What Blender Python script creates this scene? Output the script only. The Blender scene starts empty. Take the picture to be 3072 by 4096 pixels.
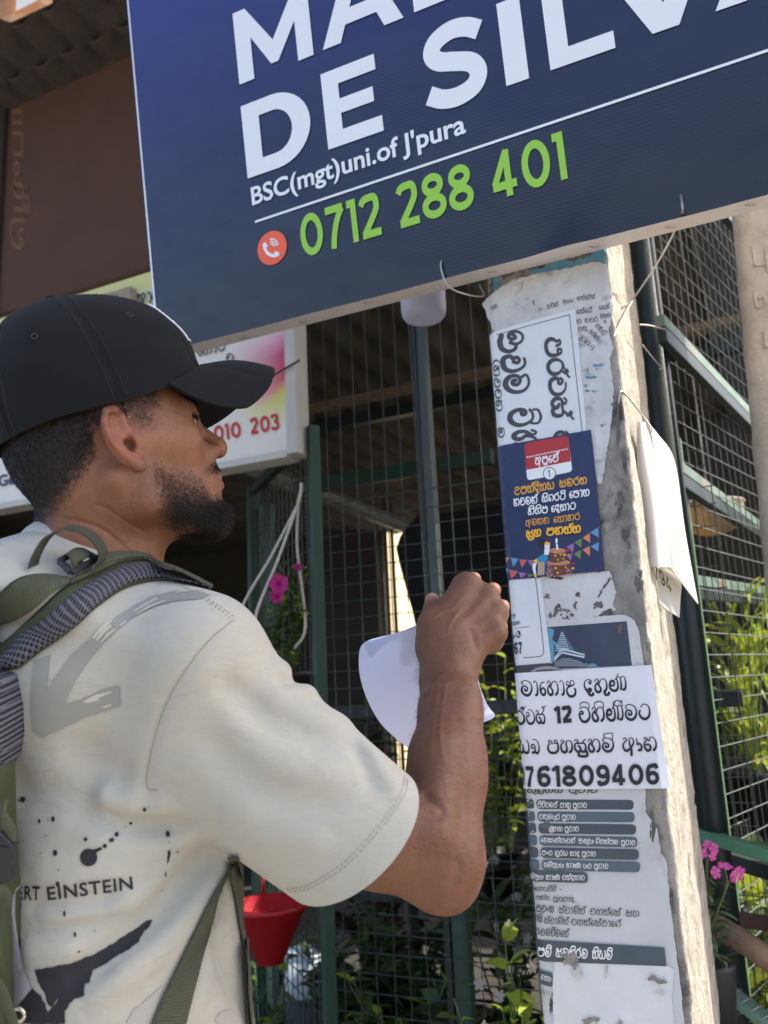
import bpy, bmesh, math, random
import numpy as np
from mathutils import Vector, Matrix
from mathutils.bvhtree import BVHTree
from mathutils.geometry import delaunay_2d_cdt
random.seed(7); rng = np.random.default_rng(7)
S = bpy.context.scene
COL = S.collection
R = math.radians
# ------------------------------------------------------------------ camera
# image geometry recovered from the photograph's vanishing points; X runs along the street front, Y away from the street, Z up
FPX, CX, CY = 3333.0, 1536.0, 2048.0
EYE = np.array([0.0, 0.0, 1.45])
MW = np.array([[0.90508167, 0.12978645, -0.40494771],
               [0.42268889, -0.17047416, 0.89009699],
               [-0.0464894, 0.97677737, 0.20915233]])      # columns: camera right, up, forward
cam = bpy.data.cameras.new('camera'); camo = bpy.data.objects.new('camera', cam); COL.objects.link(camo)
cam.sensor_fit = 'HORIZONTAL'; cam.sensor_width = 36.0; cam.lens = 36.0 * FPX / 3072.0
cam.clip_start = 0.02; cam.clip_end = 500.0
camo.matrix_world = Matrix([[MW[i][0], MW[i][1], -MW[i][2], EYE[i]] for i in range(3)] + [[0, 0, 0, 1]])
cam.dof.use_dof = True; cam.dof.focus_distance = 1.05; cam.dof.aperture_fstop = 8.0
S.camera = camo
# ------------------------------------------------------------------ sky and sun
SUN_DIR = Vector((0.60, 0.36, 0.72)).normalized()
w = bpy.data.worlds.new('World'); S.world = w; w.use_nodes = True
nt = w.node_tree; nt.nodes.clear()
sky = nt.nodes.new('ShaderNodeTexSky'); sky.sky_type = 'NISHITA'; sky.sun_disc = False
sky.sun_elevation = math.asin(SUN_DIR.z); sky.sun_rotation = math.atan2(SUN_DIR.x, SUN_DIR.y)
sky.dust_density = 3.0; sky.ozone_density = 0.6; sky.air_density = 0.8
bg = nt.nodes.new('ShaderNodeBackground'); bg.inputs['Strength'].default_value = 0.14
wo = nt.nodes.new('ShaderNodeOutputWorld')
nt.links.new(sky.outputs[0], bg.inputs[0]); nt.links.new(bg.outputs[0], wo.inputs[0])
sl = bpy.data.lights.new('sun', 'SUN'); sl.energy = 2.9; sl.angle = R(0.5); sl.color = (1.0, 0.95, 0.86)
so = bpy.data.objects.new('sun', sl); COL.objects.link(so)
so.rotation_euler = SUN_DIR.to_track_quat('Z', 'Y').to_euler(); so.location = (4, 2, 6)
S.view_settings.view_transform = 'Standard'; S.view_settings.look = 'None'
S.view_settings.exposure = 1.70; S.view_settings.gamma = 1.0
S.cycles.max_bounces = 8; S.cycles.diffuse_bounces = 5; S.cycles.transparent_max_bounces = 12

# ------------------------------------------------------------------ geometry of the view: points on planes
def ray(x, y): return MW @ np.array([(x - CX) / FPX, -(y - CY) / FPX, 1.0])
def P(x, y, d): return ray(x, y) * d + EYE
def atY(x, y, Y):
    r = ray(x, y); return r * (Y / r[1]) + EYE
def atX(x, y, X):
    r = ray(x, y); return r * (X / r[0]) + EYE
def nrm(v):
    v = np.asarray(v, float); return v / max(np.linalg.norm(v), 1e-12)
# ------------------------------------------------------------------ materials
def srgb(r, g, b):
    f = lambda c: (c / 255) / 12.92 if c <= 10 else (((c / 255) + 0.055) / 1.055) ** 2.4
    return (f(r), f(g), f(b))
class N:
    def __init__(s, m): s.t = m.node_tree; s.t.nodes.clear()
    def n(s, k, **kw):
        q = s.t.nodes.new(k)
        for a, b in kw.items():
            if a.startswith('i_'):
                q.inputs[a[2:].replace('_', ' ')].default_value = b
            else: setattr(q, a, b)
        return q
    def l(s, a, b): s.t.links.new(a, b)
def mat(name, col=(0.5, 0.5, 0.5), rough=0.6, metal=0.0, var=0.0, vscale=20.0, col2=None, bump=0.0, bscale=200.0,
        trans=0.0, spec=0.5, coat=0.0, sss=0.0, attr=None, stain=None, stain_scale=6.0, stain_amt=0.5, stretch=None, sheen=0.0, emit=None, rumple=0.0, rscale=12.0):
    m = bpy.data.materials.new(name); m.use_nodes = True; g = N(m)
    out = g.n('ShaderNodeOutputMaterial'); p = g.n('ShaderNodeBsdfPrincipled')
    p.inputs['Roughness'].default_value = rough; p.inputs['Metallic'].default_value = metal
    p.inputs['Specular IOR Level'].default_value = spec
    p.inputs['Coat Weight'].default_value = coat; p.inputs['Coat Roughness'].default_value = 0.12
    if sheen: p.inputs['Sheen Weight'].default_value = sheen; p.inputs['Sheen Roughness'].default_value = 0.5
    tc = g.n('ShaderNodeTexCoord'); vec = tc.outputs['Object']
    if stretch:
        mp = g.n('ShaderNodeMapping'); mp.inputs['Scale'].default_value = stretch; g.l(vec, mp.inputs['Vector']); vec = mp.outputs[0]
    if attr:
        a = g.n('ShaderNodeAttribute', attribute_name=attr); c = a.outputs['Color']
    else:
        rgb = g.n('ShaderNodeRGB'); rgb.outputs[0].default_value = (*col, 1); c = rgb.outputs[0]
    if var or col2:
        nz = g.n('ShaderNodeTexNoise', i_Scale=vscale, i_Detail=6.0, i_Roughness=0.6); g.l(vec, nz.inputs['Vector'])
        rp = g.n('ShaderNodeMapRange', i_From_Min=0.3, i_From_Max=0.7); g.l(nz.outputs['Fac'], rp.inputs['Value'])
        mx = g.n('ShaderNodeMix', data_type='RGBA')
        g.l(rp.outputs[0], mx.inputs['Factor']); g.l(c, mx.inputs[6])
        if col2: mx.inputs[7].default_value = (*col2, 1)
        else:
            mu = g.n('ShaderNodeMix', data_type='RGBA', blend_type='MULTIPLY'); mu.inputs['Factor'].default_value = 1
            g.l(c, mu.inputs[6]); v = 1 - var; mu.inputs[7].default_value = (v, v, v, 1); g.l(mu.outputs[2], mx.inputs[7])
        c = mx.outputs[2]
    if stain:
        nz = g.n('ShaderNodeTexNoise', i_Scale=stain_scale, i_Detail=8.0, i_Roughness=0.65, i_Distortion=0.6); g.l(vec, nz.inputs['Vector'])
        rp = g.n('ShaderNodeMapRange', i_From_Min=1.0 - stain_amt - 0.06, i_From_Max=1.0 - stain_amt + 0.1); g.l(nz.outputs['Fac'], rp.inputs['Value'])
        mx = g.n('ShaderNodeMix', data_type='RGBA'); g.l(rp.outputs[0], mx.inputs['Factor']); g.l(c, mx.inputs[6]); mx.inputs[7].default_value = (*stain, 1)
        c = mx.outputs[2]
    g.l(c, p.inputs['Base Color'])
    if emit: p.inputs['Emission Color'].default_value = (*emit[:3], 1); p.inputs['Emission Strength'].default_value = emit[3]
    if sss:
        p.inputs['Subsurface Weight'].default_value = sss; p.inputs['Subsurface Radius'].default_value = (1.0, 0.35, 0.15); p.inputs['Subsurface Scale'].default_value = 0.004
    if bump:
        nz = g.n('ShaderNodeTexNoise', i_Scale=bscale, i_Detail=5.0, i_Roughness=0.6); g.l(vec, nz.inputs['Vector'])
        b = g.n('ShaderNodeBump', i_Strength=1.0, i_Distance=bump); g.l(nz.outputs['Fac'], b.inputs['Height']); g.l(b.outputs[0], p.inputs['Normal'])
        if rumple:
            n2 = g.n('ShaderNodeTexNoise', i_Scale=rscale, i_Detail=3.0, i_Roughness=0.5, i_Distortion=1.2); g.l(vec, n2.inputs['Vector'])
            b2 = g.n('ShaderNodeBump', i_Strength=1.0, i_Distance=rumple); g.l(n2.outputs['Fac'], b2.inputs['Height']); g.l(b2.outputs[0], b.inputs['Normal'])
    sh = p.outputs[0]
    if trans:
        t = g.n('ShaderNodeBsdfTranslucent'); g.l(c, t.inputs['Color']); ms = g.n('ShaderNodeMixShader'); ms.inputs[0].default_value = trans
        g.l(p.outputs[0], ms.inputs[1]); g.l(t.outputs[0], ms.inputs[2]); sh = ms.outputs[0]
    g.l(sh, out.inputs['Surface'])
    m['P'] = p.name
    return m
# ------------------------------------------------------------------ objects
def tag(o, label=None, cat=None, group=None, kind=None):
    kind = kind or 'thing'
    for k, v in (('label', label), ('category', cat), ('group', group), ('kind', kind)):
        if v: o[k] = v
    return o
def empty(name, loc=(0, 0, 0)):
    o = bpy.data.objects.new(name, None); COL.objects.link(o); o.location = loc; o.empty_display_size = 0.05; return o
def link_mesh(name, me, parent=None):
    o = bpy.data.objects.new(name, me); COL.objects.link(o)
    if parent:
        o.parent = parent
        if parent.type == 'EMPTY' or parent.location.length: o.location = -parent.location if parent.parent is None else (0, 0, 0)
    return o
def mesh_np(name, V, Fc, mats, parent=None, smooth=False, mi=None):
    me = bpy.data.meshes.new(name)
    me.from_pydata([tuple(v) for v in V], [], [tuple(int(i) for i in f) for f in Fc])
    for m in (mats if isinstance(mats, (list, tuple)) else [mats]): me.materials.append(m)
    if mi is not None: me.polygons.foreach_set('material_index', np.asarray(mi, np.int32))
    if smooth: me.polygons.foreach_set('use_smooth', np.ones(len(me.polygons), bool))
    me.validate(); me.update()
    return link_mesh(name, me, parent)
class MB:
    def __init__(s): s.v = []; s.f = []; s.m = []
    def add(s, V, Fc, m=0):
        o = len(s.v); s.v += [tuple(map(float, p)) for p in V]; s.f += [tuple(int(i) + o for i in f) for f in Fc]; s.m += [m] * len(Fc); return s
    def frame(s, c, ax, m=0):   # box from centre and three half-axis vectors
        c = np.array(c, float); a, b, d = [np.array(q, float) for q in ax]
        V = [c + i * a + j * b + k * d for i in (-1, 1) for j in (-1, 1) for k in (-1, 1)]
        return s.add(V, [(0, 1, 3, 2), (4, 6, 7, 5), (0, 4, 5, 1), (2, 3, 7, 6), (0, 2, 6, 4), (1, 5, 7, 3)], m)
    def box(s, lo, hi, m=0):
        lo = np.array(lo, float); hi = np.array(hi, float); h = (hi - lo) / 2
        return s.frame((lo + hi) / 2, ((h[0], 0, 0), (0, h[1], 0), (0, 0, h[2])), m)
    def bar(s, p, q, wd, ht, up=(0, 0, 1), m=0):
        p = np.array(p, float); q = np.array(q, float); d = q - p; L = np.linalg.norm(d); d /= L
        sd = np.cross(d, up); sd = nrm(sd) if np.linalg.norm(sd) > 1e-6 else np.array([1., 0, 0]); u = np.cross(sd, d)
        return s.frame((p + q) / 2, (d * L / 2, sd * wd / 2, u * ht / 2), m)
    def tube(s, pts, r, n=8, m=0, cap=True):
        pts = np.array(pts, float); k = len(pts); rr = np.broadcast_to(np.asarray(r, float), (k,))
        T = np.gradient(pts, axis=0); T /= np.linalg.norm(T, axis=1)[:, None] + 1e-12
        ref = np.array([0, 0, 1.]) if abs(T[0][2]) < 0.9 else np.array([1., 0, 0])
        V = []; U = nrm(np.cross(T[0], ref))
        for i in range(k):
            U = nrm(U - T[i] * U.dot(T[i])); W = np.cross(T[i], U)
            for j in range(n):
                a = 2 * math.pi * j / n; V.append(pts[i] + rr[i] * (math.cos(a) * U + math.sin(a) * W))
        Fc = [(i * n + j, i * n + (j + 1) % n, (i + 1) * n + (j + 1) % n, (i + 1) * n + j) for i in range(k - 1) for j in range(n)]
        if cap: Fc += [tuple(range(n - 1, -1, -1)), tuple((k - 1) * n + j for j in range(n))]
        return s.add(V, Fc, m)
    def lathe(s, c, prof, n=32, m=0, cap=True):   # (radius, height) pairs round a vertical axis
        V = [(c[0] + r * math.cos(2 * math.pi * j / n), c[1] + r * math.sin(2 * math.pi * j / n), c[2] + z) for r, z in prof for j in range(n)]
        Fc = [(i * n + j, i * n + (j + 1) % n, (i + 1) * n + (j + 1) % n, (i + 1) * n + j) for i in range(len(prof) - 1) for j in range(n)]
        return s.add(V, Fc, m)
    def grid(s, Pg, m=0, closed=False):
        Pg = np.asarray(Pg, float); a, b = Pg.shape[:2]; Fc = []
        for i in range(a - 1):
            for j in range(b - 1 + (1 if closed else 0)):
                Fc.append((i * b + j, i * b + (j + 1) % b, (i + 1) * b + (j + 1) % b, (i + 1) * b + j))
        return s.add(Pg.reshape(-1, 3), Fc, m)
    def build(s, name, mats, parent=None, smooth=False): return mesh_np(name, s.v, s.f, mats, parent, smooth, s.m)
def smooth_line(pts, sub=6, closed=False):
    p = np.array(pts, float)
    if len(p) < 3:
        t = np.linspace(0, 1, sub + 1)[:, None]; return p[0] * (1 - t) + p[-1] * t
    q = np.vstack([p[-1], p, p[0], p[1]]) if closed else np.vstack([2 * p[0] - p[1], p, 2 * p[-1] - p[-2]])
    out = []
    for i in range(1, len(q) - 2):
        a, b, c, d = q[i - 1], q[i], q[i + 1], q[i + 2]
        for k in range(sub):
            t = k / sub
            out.append(0.5 * (2 * b + (c - a) * t + (2 * a - 5 * b + 4 * c - d) * t * t + (3 * b - a - 3 * c + d) * t ** 3))
    if not closed: out.append(q[-2])
    return np.array(out)
def bevel(o, wd=0.003, seg=2):
    m = o.modifiers.new('bevel', 'BEVEL'); m.width = wd; m.segments = seg; m.limit_method = 'ANGLE'; return o
def solid(o, t, off=0.0):
    m = o.modifiers.new('thick', 'SOLIDIFY'); m.thickness = t; m.offset = off
    e = o.modifiers.new('crisp', 'EDGE_SPLIT'); e.split_angle = math.radians(48); return o
# ------------------------------------------------------------------ flat lettering and shapes: triangles in a plane
def tri_union(polys):
    """union of polygons -> (verts, tris)"""
    vs = []; fs = []
    for p in polys:
        o = len(vs); vs += [Vector((float(a[0]), float(a[1]))) for a in p]; fs.append(list(range(o, o + len(p))))
    r = delaunay_2d_cdt(vs, [], fs, 0, 1e-6)
    V = np.array([tuple(v) for v in r[0]]).reshape(-1, 2); T = np.array([t for t in r[2] if len(t) == 3])
    c = V[T].mean(1); ins = np.zeros(len(T), bool)
    for p in polys:
        q = np.array(p, float); lo, hi = q.min(0), q.max(0)
        k = np.nonzero(~ins & (c[:, 0] >= lo[0]) & (c[:, 0] <= hi[0]) & (c[:, 1] >= lo[1]) & (c[:, 1] <= hi[1]))[0]
        if not len(k): continue
        cx, cy = c[k, 0][:, None], c[k, 1][:, None]; a, b = q, np.roll(q, -1, 0)
        cond = ((a[:, 1] > cy) != (b[:, 1] > cy)); dy = np.where(b[:, 1] == a[:, 1], 1e-12, b[:, 1] - a[:, 1])
        xi = a[:, 0] + (cy - a[:, 1]) * (b[:, 0] - a[:, 0]) / dy
        ins[k] = ((cond & (cx < xi)).sum(1) % 2) == 1
    T = T[ins]
    return V, [tuple(int(i) for i in t) for t in T]
_lat = {}
def latin(text, weight=0.0, spacing=1.0):
    k = (text, weight, spacing)
    if k not in _lat:
        c = bpy.data.curves.new('t', 'FONT'); c.body = text; c.offset = weight; c.space_character = spacing; c.resolution_u = 4
        o = bpy.data.objects.new('t', c); COL.objects.link(o)
        dg = bpy.context.evaluated_depsgraph_get(); me = o.evaluated_get(dg).to_mesh()
        V = np.array([v.co[:2] for v in me.vertices]); T = [tuple(p.vertices) for p in me.polygons]
        bpy.data.objects.remove(o); bpy.data.curves.remove(c)
        _lat[k] = (V, T)
    return _lat[k]
# strokes of the Sinhala letters: baseline 0, letter height 10
G = {
 'ma': (10, [[(2, 7.6), (1.2, 9.2), (3, 10.2), (6.5, 10), (9.2, 7.5), (9.2, 3.5), (7, .6), (4, 0), (1.4, 1.6), (.8, 4.2), (2, 6.3), (4.2, 6.4), (5.6, 5), (5, 3.4), (3.4, 3.4), (3.2, 4.6)]]),
 'aa': (4.2, [[(.5, 8.8), (2, 10), (3.4, 8), (3.6, 4), (3, .8), (1.8, 0)]]),
 'ka': (10.6, [[(.9, 8.2), (2.2, 9.8), (3.6, 8.8), (2.8, 7), (1.2, 5.4), (.7, 2.6), (2, .2), (4.2, .4), (5, 2.6), (3.6, 5), (2.2, 6.4)], [(3.6, 5.2), (5, 8.2), (7.4, 9.6), (9.4, 8), (9.9, 4.6), (9.2, 1.6), (7.6, .1)]]),
 'e': (5.8, [[(4.8, 9), (2.4, 8.4), (.8, 5.4), (1.2, 1.8), (3.2, 0), (5, 1.4), (4.8, 4), (3, 5), (1.8, 3.6)]]),
 'lla': (9, [[(3.4, 8.4), (2, 9.2), (1, 7.6), (2.4, 6.4), (4.4, 7.2), (5, 9.6), (7.4, 9.4), (7.8, 7.2), (5.2, 6), (2.2, 5), (.8, 2.6), (2.2, -.6), (5, -1.4), (7.8, 0), (8.6, 3), (7.8, 4)]]),
 'da': (7.4, [[(5.4, 8.6), (4.2, 7.4), (5.6, 6.6), (6.2, 8.8), (4, 10), (1.2, 8.4), (.8, 4.8), (2.4, 1.6), (4.6, 1), (5.6, 2.4), (4, 3.2), (3.2, .6), (4.4, -1.6), (6.4, -1.8), (7, -.6)]]),
 'nna': (14, [[(4.4, 6), (3, 7), (1.4, 6), (1.6, 4.2), (3.6, 4), (4.6, 5.8), (3.6, 8), (1.2, 7), (.6, 3), (2.6, .4), (5.4, .2), (7, 2.4), (7.2, 6), (6.6, 9.4), (8, 10.2), (9.6, 8.6), (9.8, 4), (9.2, 1)], [(9.6, 8.6), (11, 10.2), (13, 9), (13.4, 4), (12.4, .8), (11, .4)], [(5.5, 8), (7, 10.4), (8.2, 12.6)]]),
 'ra': (8.6, [[(7.4, 12), (5.4, 10.4), (2.6, 9.6), (.8, 6.8), (.8, 3), (3, .2), (6, .4), (7.8, 3), (7.4, 6.8), (5, 9.2), (2.4, 9.4)]]),
 'ca': (9.4, [[(.8, 7.4), (2, 8.6), (3.6, 7.2), (3, 5.6), (1, 5.8), (.6, 3), (2.4, .3), (6, .2), (8.6, 2.8), (8.6, 6.8), (6.4, 9.8), (3.4, 10.4)]]),
 'va': (9.4, [[(2, 5.2), (3.8, 5.6), (3.4, 7), (1.6, 6.8), (.8, 4), (2.4, .6), (5.6, 0), (8.4, 2.4), (8.8, 6), (7, 9.4), (4, 10), (1.6, 9)]]),
 'sa': (10.2, [[(.8, 8.6), (2, 9.8), (3.6, 8.6), (2.6, 7.2), (1, 6), (.6, 2.8), (2.4, .4), (4.6, 1), (5, 3.4), (3.6, 4.6)], [(5, 2.6), (6, .4), (8.4, .6), (9.4, 3.4), (8.8, 6.4), (6.6, 6.8), (5, 6.6), (3, 6.6)], [(7, 6.8), (8.2, 8.6), (9.8, 9.6)]]),
 'ha': (10.4, [[(1, 8.6), (2.4, 9.6), (3.4, 8), (1.4, 6.6), (.6, 3.4), (2, .4), (4.6, .6), (5.4, 3.6), (5, 6.6), (6.4, 9), (8.8, 8.6), (9.8, 5.4), (9, 1.4), (7.4, .2)]]),
 'pa': (9.8, [[(4.4, 6.8), (3.4, 9.4), (1.6, 9), (2.2, 7.2), (1, 5.2), (.8, 2.4), (2.8, .1), (6.6, .1), (8.8, 2.4), (9, 6.4), (8, 9.4), (6.4, 9.4), (6.4, 7.4), (8.6, 7.2)]]),
 'ya': (11, [[(.8, 8.4), (2, 9.8), (3.6, 8.6), (2.2, 7), (.8, 4.4), (1.4, 1), (3.8, .2), (5.4, 2.2), (5.2, 6)], [(5.2, 3), (6.4, .6), (9, .4), (10.4, 3.4), (10.2, 7.4), (9, 9.6)]]),
 'llu': (10.2, [[(3.2, 3.6), (1.6, 4.4), (2, 6.2), (4.4, 6.2), (5.4, 4), (4.4, 1), (2, .4)], [(4.4, 1), (7.4, 0), (9.6, 3), (9.2, 7.6), (6.6, 10), (3.6, 9.8)]]),
 'tta': (9.8, [[(2.6, 8.4), (4.8, 10.2), (8, 9.2), (9.2, 5.8), (8.2, 1.8), (5.2, 0), (2, 1.2), (.8, 4), (1.6, 6)]]),
 'tha': (11, [[(.8, 8.4), (2, 9.6), (3.4, 8.4), (1.6, 6.6), (.7, 3.4), (2.2, .3), (4.8, .4), (5.6, 3), (4, 4.6), (2.4, 4.2)], [(3, 8.6), (5, 7.2), (6, 9.6), (8.8, 9.2), (10.4, 6), (9.8, 2), (8, .2)]]),
 'na': (10.4, [[(.8, 6.4), (.8, 8.6), (2.6, 9.4), (3.6, 7.6), (2, 6.4), (.7, 3.6), (2, .4), (4.6, .4), (5.2, 3), (5, 6.6), (7, 9.4), (9.4, 8), (9.8, 4), (8.8, 1), (6.8, .2)]]),
 'A': (11, [[(1.4, 8.8), (3.2, 9.8), (4.4, 8.2), (2.4, 6.8), (.8, 3.8), (2.2, .6), (5, .8), (8, 3.4), (9.8, 6.6), (8.8, 9.6), (6.6, 9), (6.4, 5), (7.4, 1), (7, -3)]]),
 'ae': (4.8, [[(.6, 9.2), (.8, 4.6), (2.4, 5.4), (4, 3.6), (3.4, .8), (1.4, .4)]]),
 'ba': (9.8, [[(1, 8.4), (2.2, 9.6), (3.6, 8.4), (1.8, 6.8), (.7, 3.6), (2.4, .4), (6, .1), (8.8, 2.8), (8.6, 7.2), (6.6, 9.6), (5, 8), (6, 5.8), (8.4, 5.6)]]),
 'bha': (10.2, [[(1, 8.6), (2.4, 9.6), (3.4, 8), (1.4, 6.6), (.6, 3.4), (2, .4), (4.6, .8), (5.2, 3.4), (3.6, 4.6)], [(5.2, 3.4), (5, 7), (6.6, 9.6), (9, 8.6), (9.6, 5), (8.4, 1), (6, .2)]]),
 'ga': (9.2, [[(3.6, 3.4), (2, 4), (1, 2.2), (2.4, .2), (4, 1.4), (3.4, 4), (1.2, 6.6), (2.4, 9.4), (6, 9.8), (8.6, 7), (8.6, 3), (7, .3)]]),
 'U': (9, [[(2, 8.4), (3.6, 9.8), (6.4, 9.6), (7.8, 7.6), (6, 6), (3, 5.6), (1, 3.4), (1.8, .6), (5, -.6), (8, .6)]]),
 'I': (11, [[(2, 6.2), (3.8, 7), (4.4, 5.4), (3, 4.2), (1.2, 5), (.8, 8), (3, 10.2), (6, 9.6), (7.2, 7), (6, 4.6)], [(7.2, 7), (9.6, 6.2), (10.4, 3.4), (8.6, .6), (5, 0), (1.6, 1)]]),
 'dda': (9.6, [[(4.2, 4.8), (5, 6.4), (3.6, 7.4), (2, 6.4), (2.6, 4.8), (1, 3.6), (1.6, .9), (4, .1), (7.2, .8), (8.9, 3.6), (8.4, 7.2), (6.2, 9.6), (3.2, 9.6)]]),
 'ja': (9.4, [[(.8, 6.8), (2.4, 7.8), (3.6, 6.2), (2, 5), (.8, 3.4), (2.6, .2), (6.2, .2), (8.8, 3), (8.6, 7), (6.6, 9.8), (3, 10)]]),
 'dha': (9.4, [[(2, 9.6), (.8, 7), (.8, 3), (3, .2), (6.6, .3), (8.8, 3), (8.4, 6.4), (6, 7), (5.2, 5.2), (6.6, 4.2)]]),
 'la': (10, [[(4, 5.4), (5.4, 6.2), (4.6, 7.6), (2.6, 7), (.9, 4.4), (2, .8), (5.4, 0), (8.6, 2), (9.2, 6), (7.2, 9.2), (4.2, 10), (1.8, 9)]]),
 'am': (5.4, [[(1.2, 5), (2.4, 6.6), (4.2, 5.6), (4, 3.4), (2.2, 2.8), (1.2, 4.4)]]),
 'dot': (3, [[(1, .4), (1.5, .4)]]), 'dash': (6, [[(1, 4.5), (5, 4.5)]]), 'comma': (3, [[(1.4, .8), (1.2, -1.6)]]), 'par': (5, [[(4.4, 12), (1.8, 8), (1.6, 3), (4.2, -1.4)]]),
 '_': (6, []),
}
SG = {  # vowel signs, placed from the right edge of the letter before
 'i': [[(-8, 10.6), (-7.4, 12.6), (-3.6, 13.4), (-.8, 11.8), (-1.2, 9)]],
 'ii': [[(-8, 10.6), (-7.4, 12.6), (-3.6, 13.4), (-.8, 11.8), (-1.2, 9)], [(-2.6, 11.6), (-1.6, 12.6), (-.6, 13.4)]],
 'hal': [[(-2.2, 9.2), (-1, 10.8), (-1.6, 12.4), (-2.8, 12.2), (-2.2, 11), (0, 12), (1, 13.2)]],
 'halm': [[(-7.6, 10.8), (-7.8, 13.2), (-4, 13.8), (-.8, 13.4), (-1.4, 9)]],
 'u': [[(-3.4, .4), (-3, -2.2), (-.8, -2.4), (0, -1)]],
 'su': [[(-7.4, -1), (-7, -3), (-1, -3), (-.9, .4)]],
 'uu': [[(-7.4, -1), (-7, -3), (-1, -3), (-.9, .4)], [(-4, -1.4), (-3.8, -3)]],
 'ra': [[(-8, -.8), (-5, -2.4), (-1.4, -1.2)]],
 'ya': [[(-2, -1), (0, -1.6), (1.6, 0), (1.4, 4)]],
}
_sin = {}
def stroke_polys(pts, wfun, n=8):
    c = smooth_line(pts, 5); T = np.gradient(c, axis=0); T /= np.linalg.norm(T, axis=1)[:, None] + 1e-9
    Nn = np.stack([-T[:, 1], T[:, 0]], 1); W = np.array([wfun(p) for p in c]) / 2
    polys = []
    for i in range(len(c) - 1):
        polys.append([c[i] + Nn[i] * W[i], c[i] - Nn[i] * W[i], c[i + 1] - Nn[i + 1] * W[i + 1], c[i + 1] + Nn[i + 1] * W[i + 1]])
    for i in (0, len(c) - 1):
        polys.append([c[i] + W[i] * np.array([math.cos(a), math.sin(a)]) for a in np.linspace(0, 2 * math.pi, n, endpoint=False) + .1])
    return polys
def sinhala(text, weight=1.5, contrast=0.0):
    k = (text, weight, contrast)
    if k in _sin: return _sin[k]
    wf = lambda p: weight * (1 + contrast * (1 - 2 * min(max(p[1] / 10, 0), 1)))
    V = []; T = []; x = 0.0; n0 = 0
    for tok in text.split():
        if tok[0] == '+': strokes = [[(a + x - 0.4, b) for a, b in s] for s in SG[tok[1:]]]; adv = 0
        else: adv, strokes = G[tok]; strokes = [[(a + x, b) for a, b in s] for s in strokes]
        if strokes:
            polys = [q for s in strokes for q in stroke_polys(s, wf)]
            v, t = tri_union(polys); V.append(v); T += [tuple(i + n0 for i in f) for f in t]; n0 += len(v)
        x += adv + (0.9 if adv else 0)
    _sin[k] = (np.vstack(V) / 10.0, T)
    return _sin[k]
def place2d(vt, p0, p1, up, mirror=False):
    """fit letters (em units) so their width runs from p0 to p1 and one letter height is the vector up"""
    V, T = vt; lo = V[:, 0].min(); wd = V[:, 0].max() - lo
    p0 = np.array(p0, float); p1 = np.array(p1, float); up = np.array(up, float)
    return p0 + ((V[:, 0:1] - lo) / wd) * (p1 - p0) + V[:, 1:2] * up, T
def subdivide(V, T, maxlen):
    """split long edges of triangles (2-D or 3-D) so that the sheet can follow a curved surface"""
    bm = bmesh.new(); V3 = np.zeros((len(V), 3)); V3[:, :V.shape[1]] = V
    bv = [bm.verts.new(p) for p in V3]
    for t in T:
        try: bm.faces.new([bv[i] for i in t])
        except ValueError: pass
    for _ in range(8):
        es = [e for e in bm.edges if e.calc_length() > maxlen]
        if not es: break
        bmesh.ops.subdivide_edges(bm, edges=es, cuts=1)
        bmesh.ops.triangulate(bm, faces=[f for f in bm.faces if len(f.verts) > 3])
    bm.verts.index_update(); bm.verts.ensure_lookup_table()
    Vo = np.array([v.co[:] for v in bm.verts]); To = [tuple(v.index for v in f.verts) for f in bm.faces]; bm.free()
    return Vo[:, :V.shape[1]], To
def poly2d(pts, holes=()):
    return tri_union([pts])
def circ(cx, cy, rx, ry=None, n=20, a0=0.0):
    ry = ry or rx
    return [(cx + rx * math.cos(a0 + 2 * math.pi * i / n), cy + ry * math.sin(a0 + 2 * math.pi * i / n)) for i in range(n)]

# ------------------------------------------------------------------ block capitals and figures (cap height 1)
def flat_stroke(pts, wd, closed=False, sub=6, smooth=True):
    c = smooth_line(pts, sub, closed) if smooth else np.array(pts, float)
    if closed: c = np.vstack([c, c[0]])
    T = np.gradient(c, axis=0)
    if closed: T[0] = T[-1] = c[1] - c[-2]
    T /= np.linalg.norm(T, axis=1)[:, None] + 1e-9
    Nn = np.stack([-T[:, 1], T[:, 0]], 1) * wd / 2
    return [[c[i] + Nn[i], c[i] - Nn[i], c[i + 1] - Nn[i + 1], c[i + 1] + Nn[i + 1]] for i in range(len(c) - 1)]
def seg(p, q, wd):
    p = np.array(p, float); q = np.array(q, float); d = nrm(q - p); n = np.array([-d[1], d[0]]) * wd / 2
    return [[p + n, p - n, q - n, q + n]]
def ell(cx, cy, rx, ry, wd): return flat_stroke(circ(cx, cy, rx, ry, 24), wd, True, 3)
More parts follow.
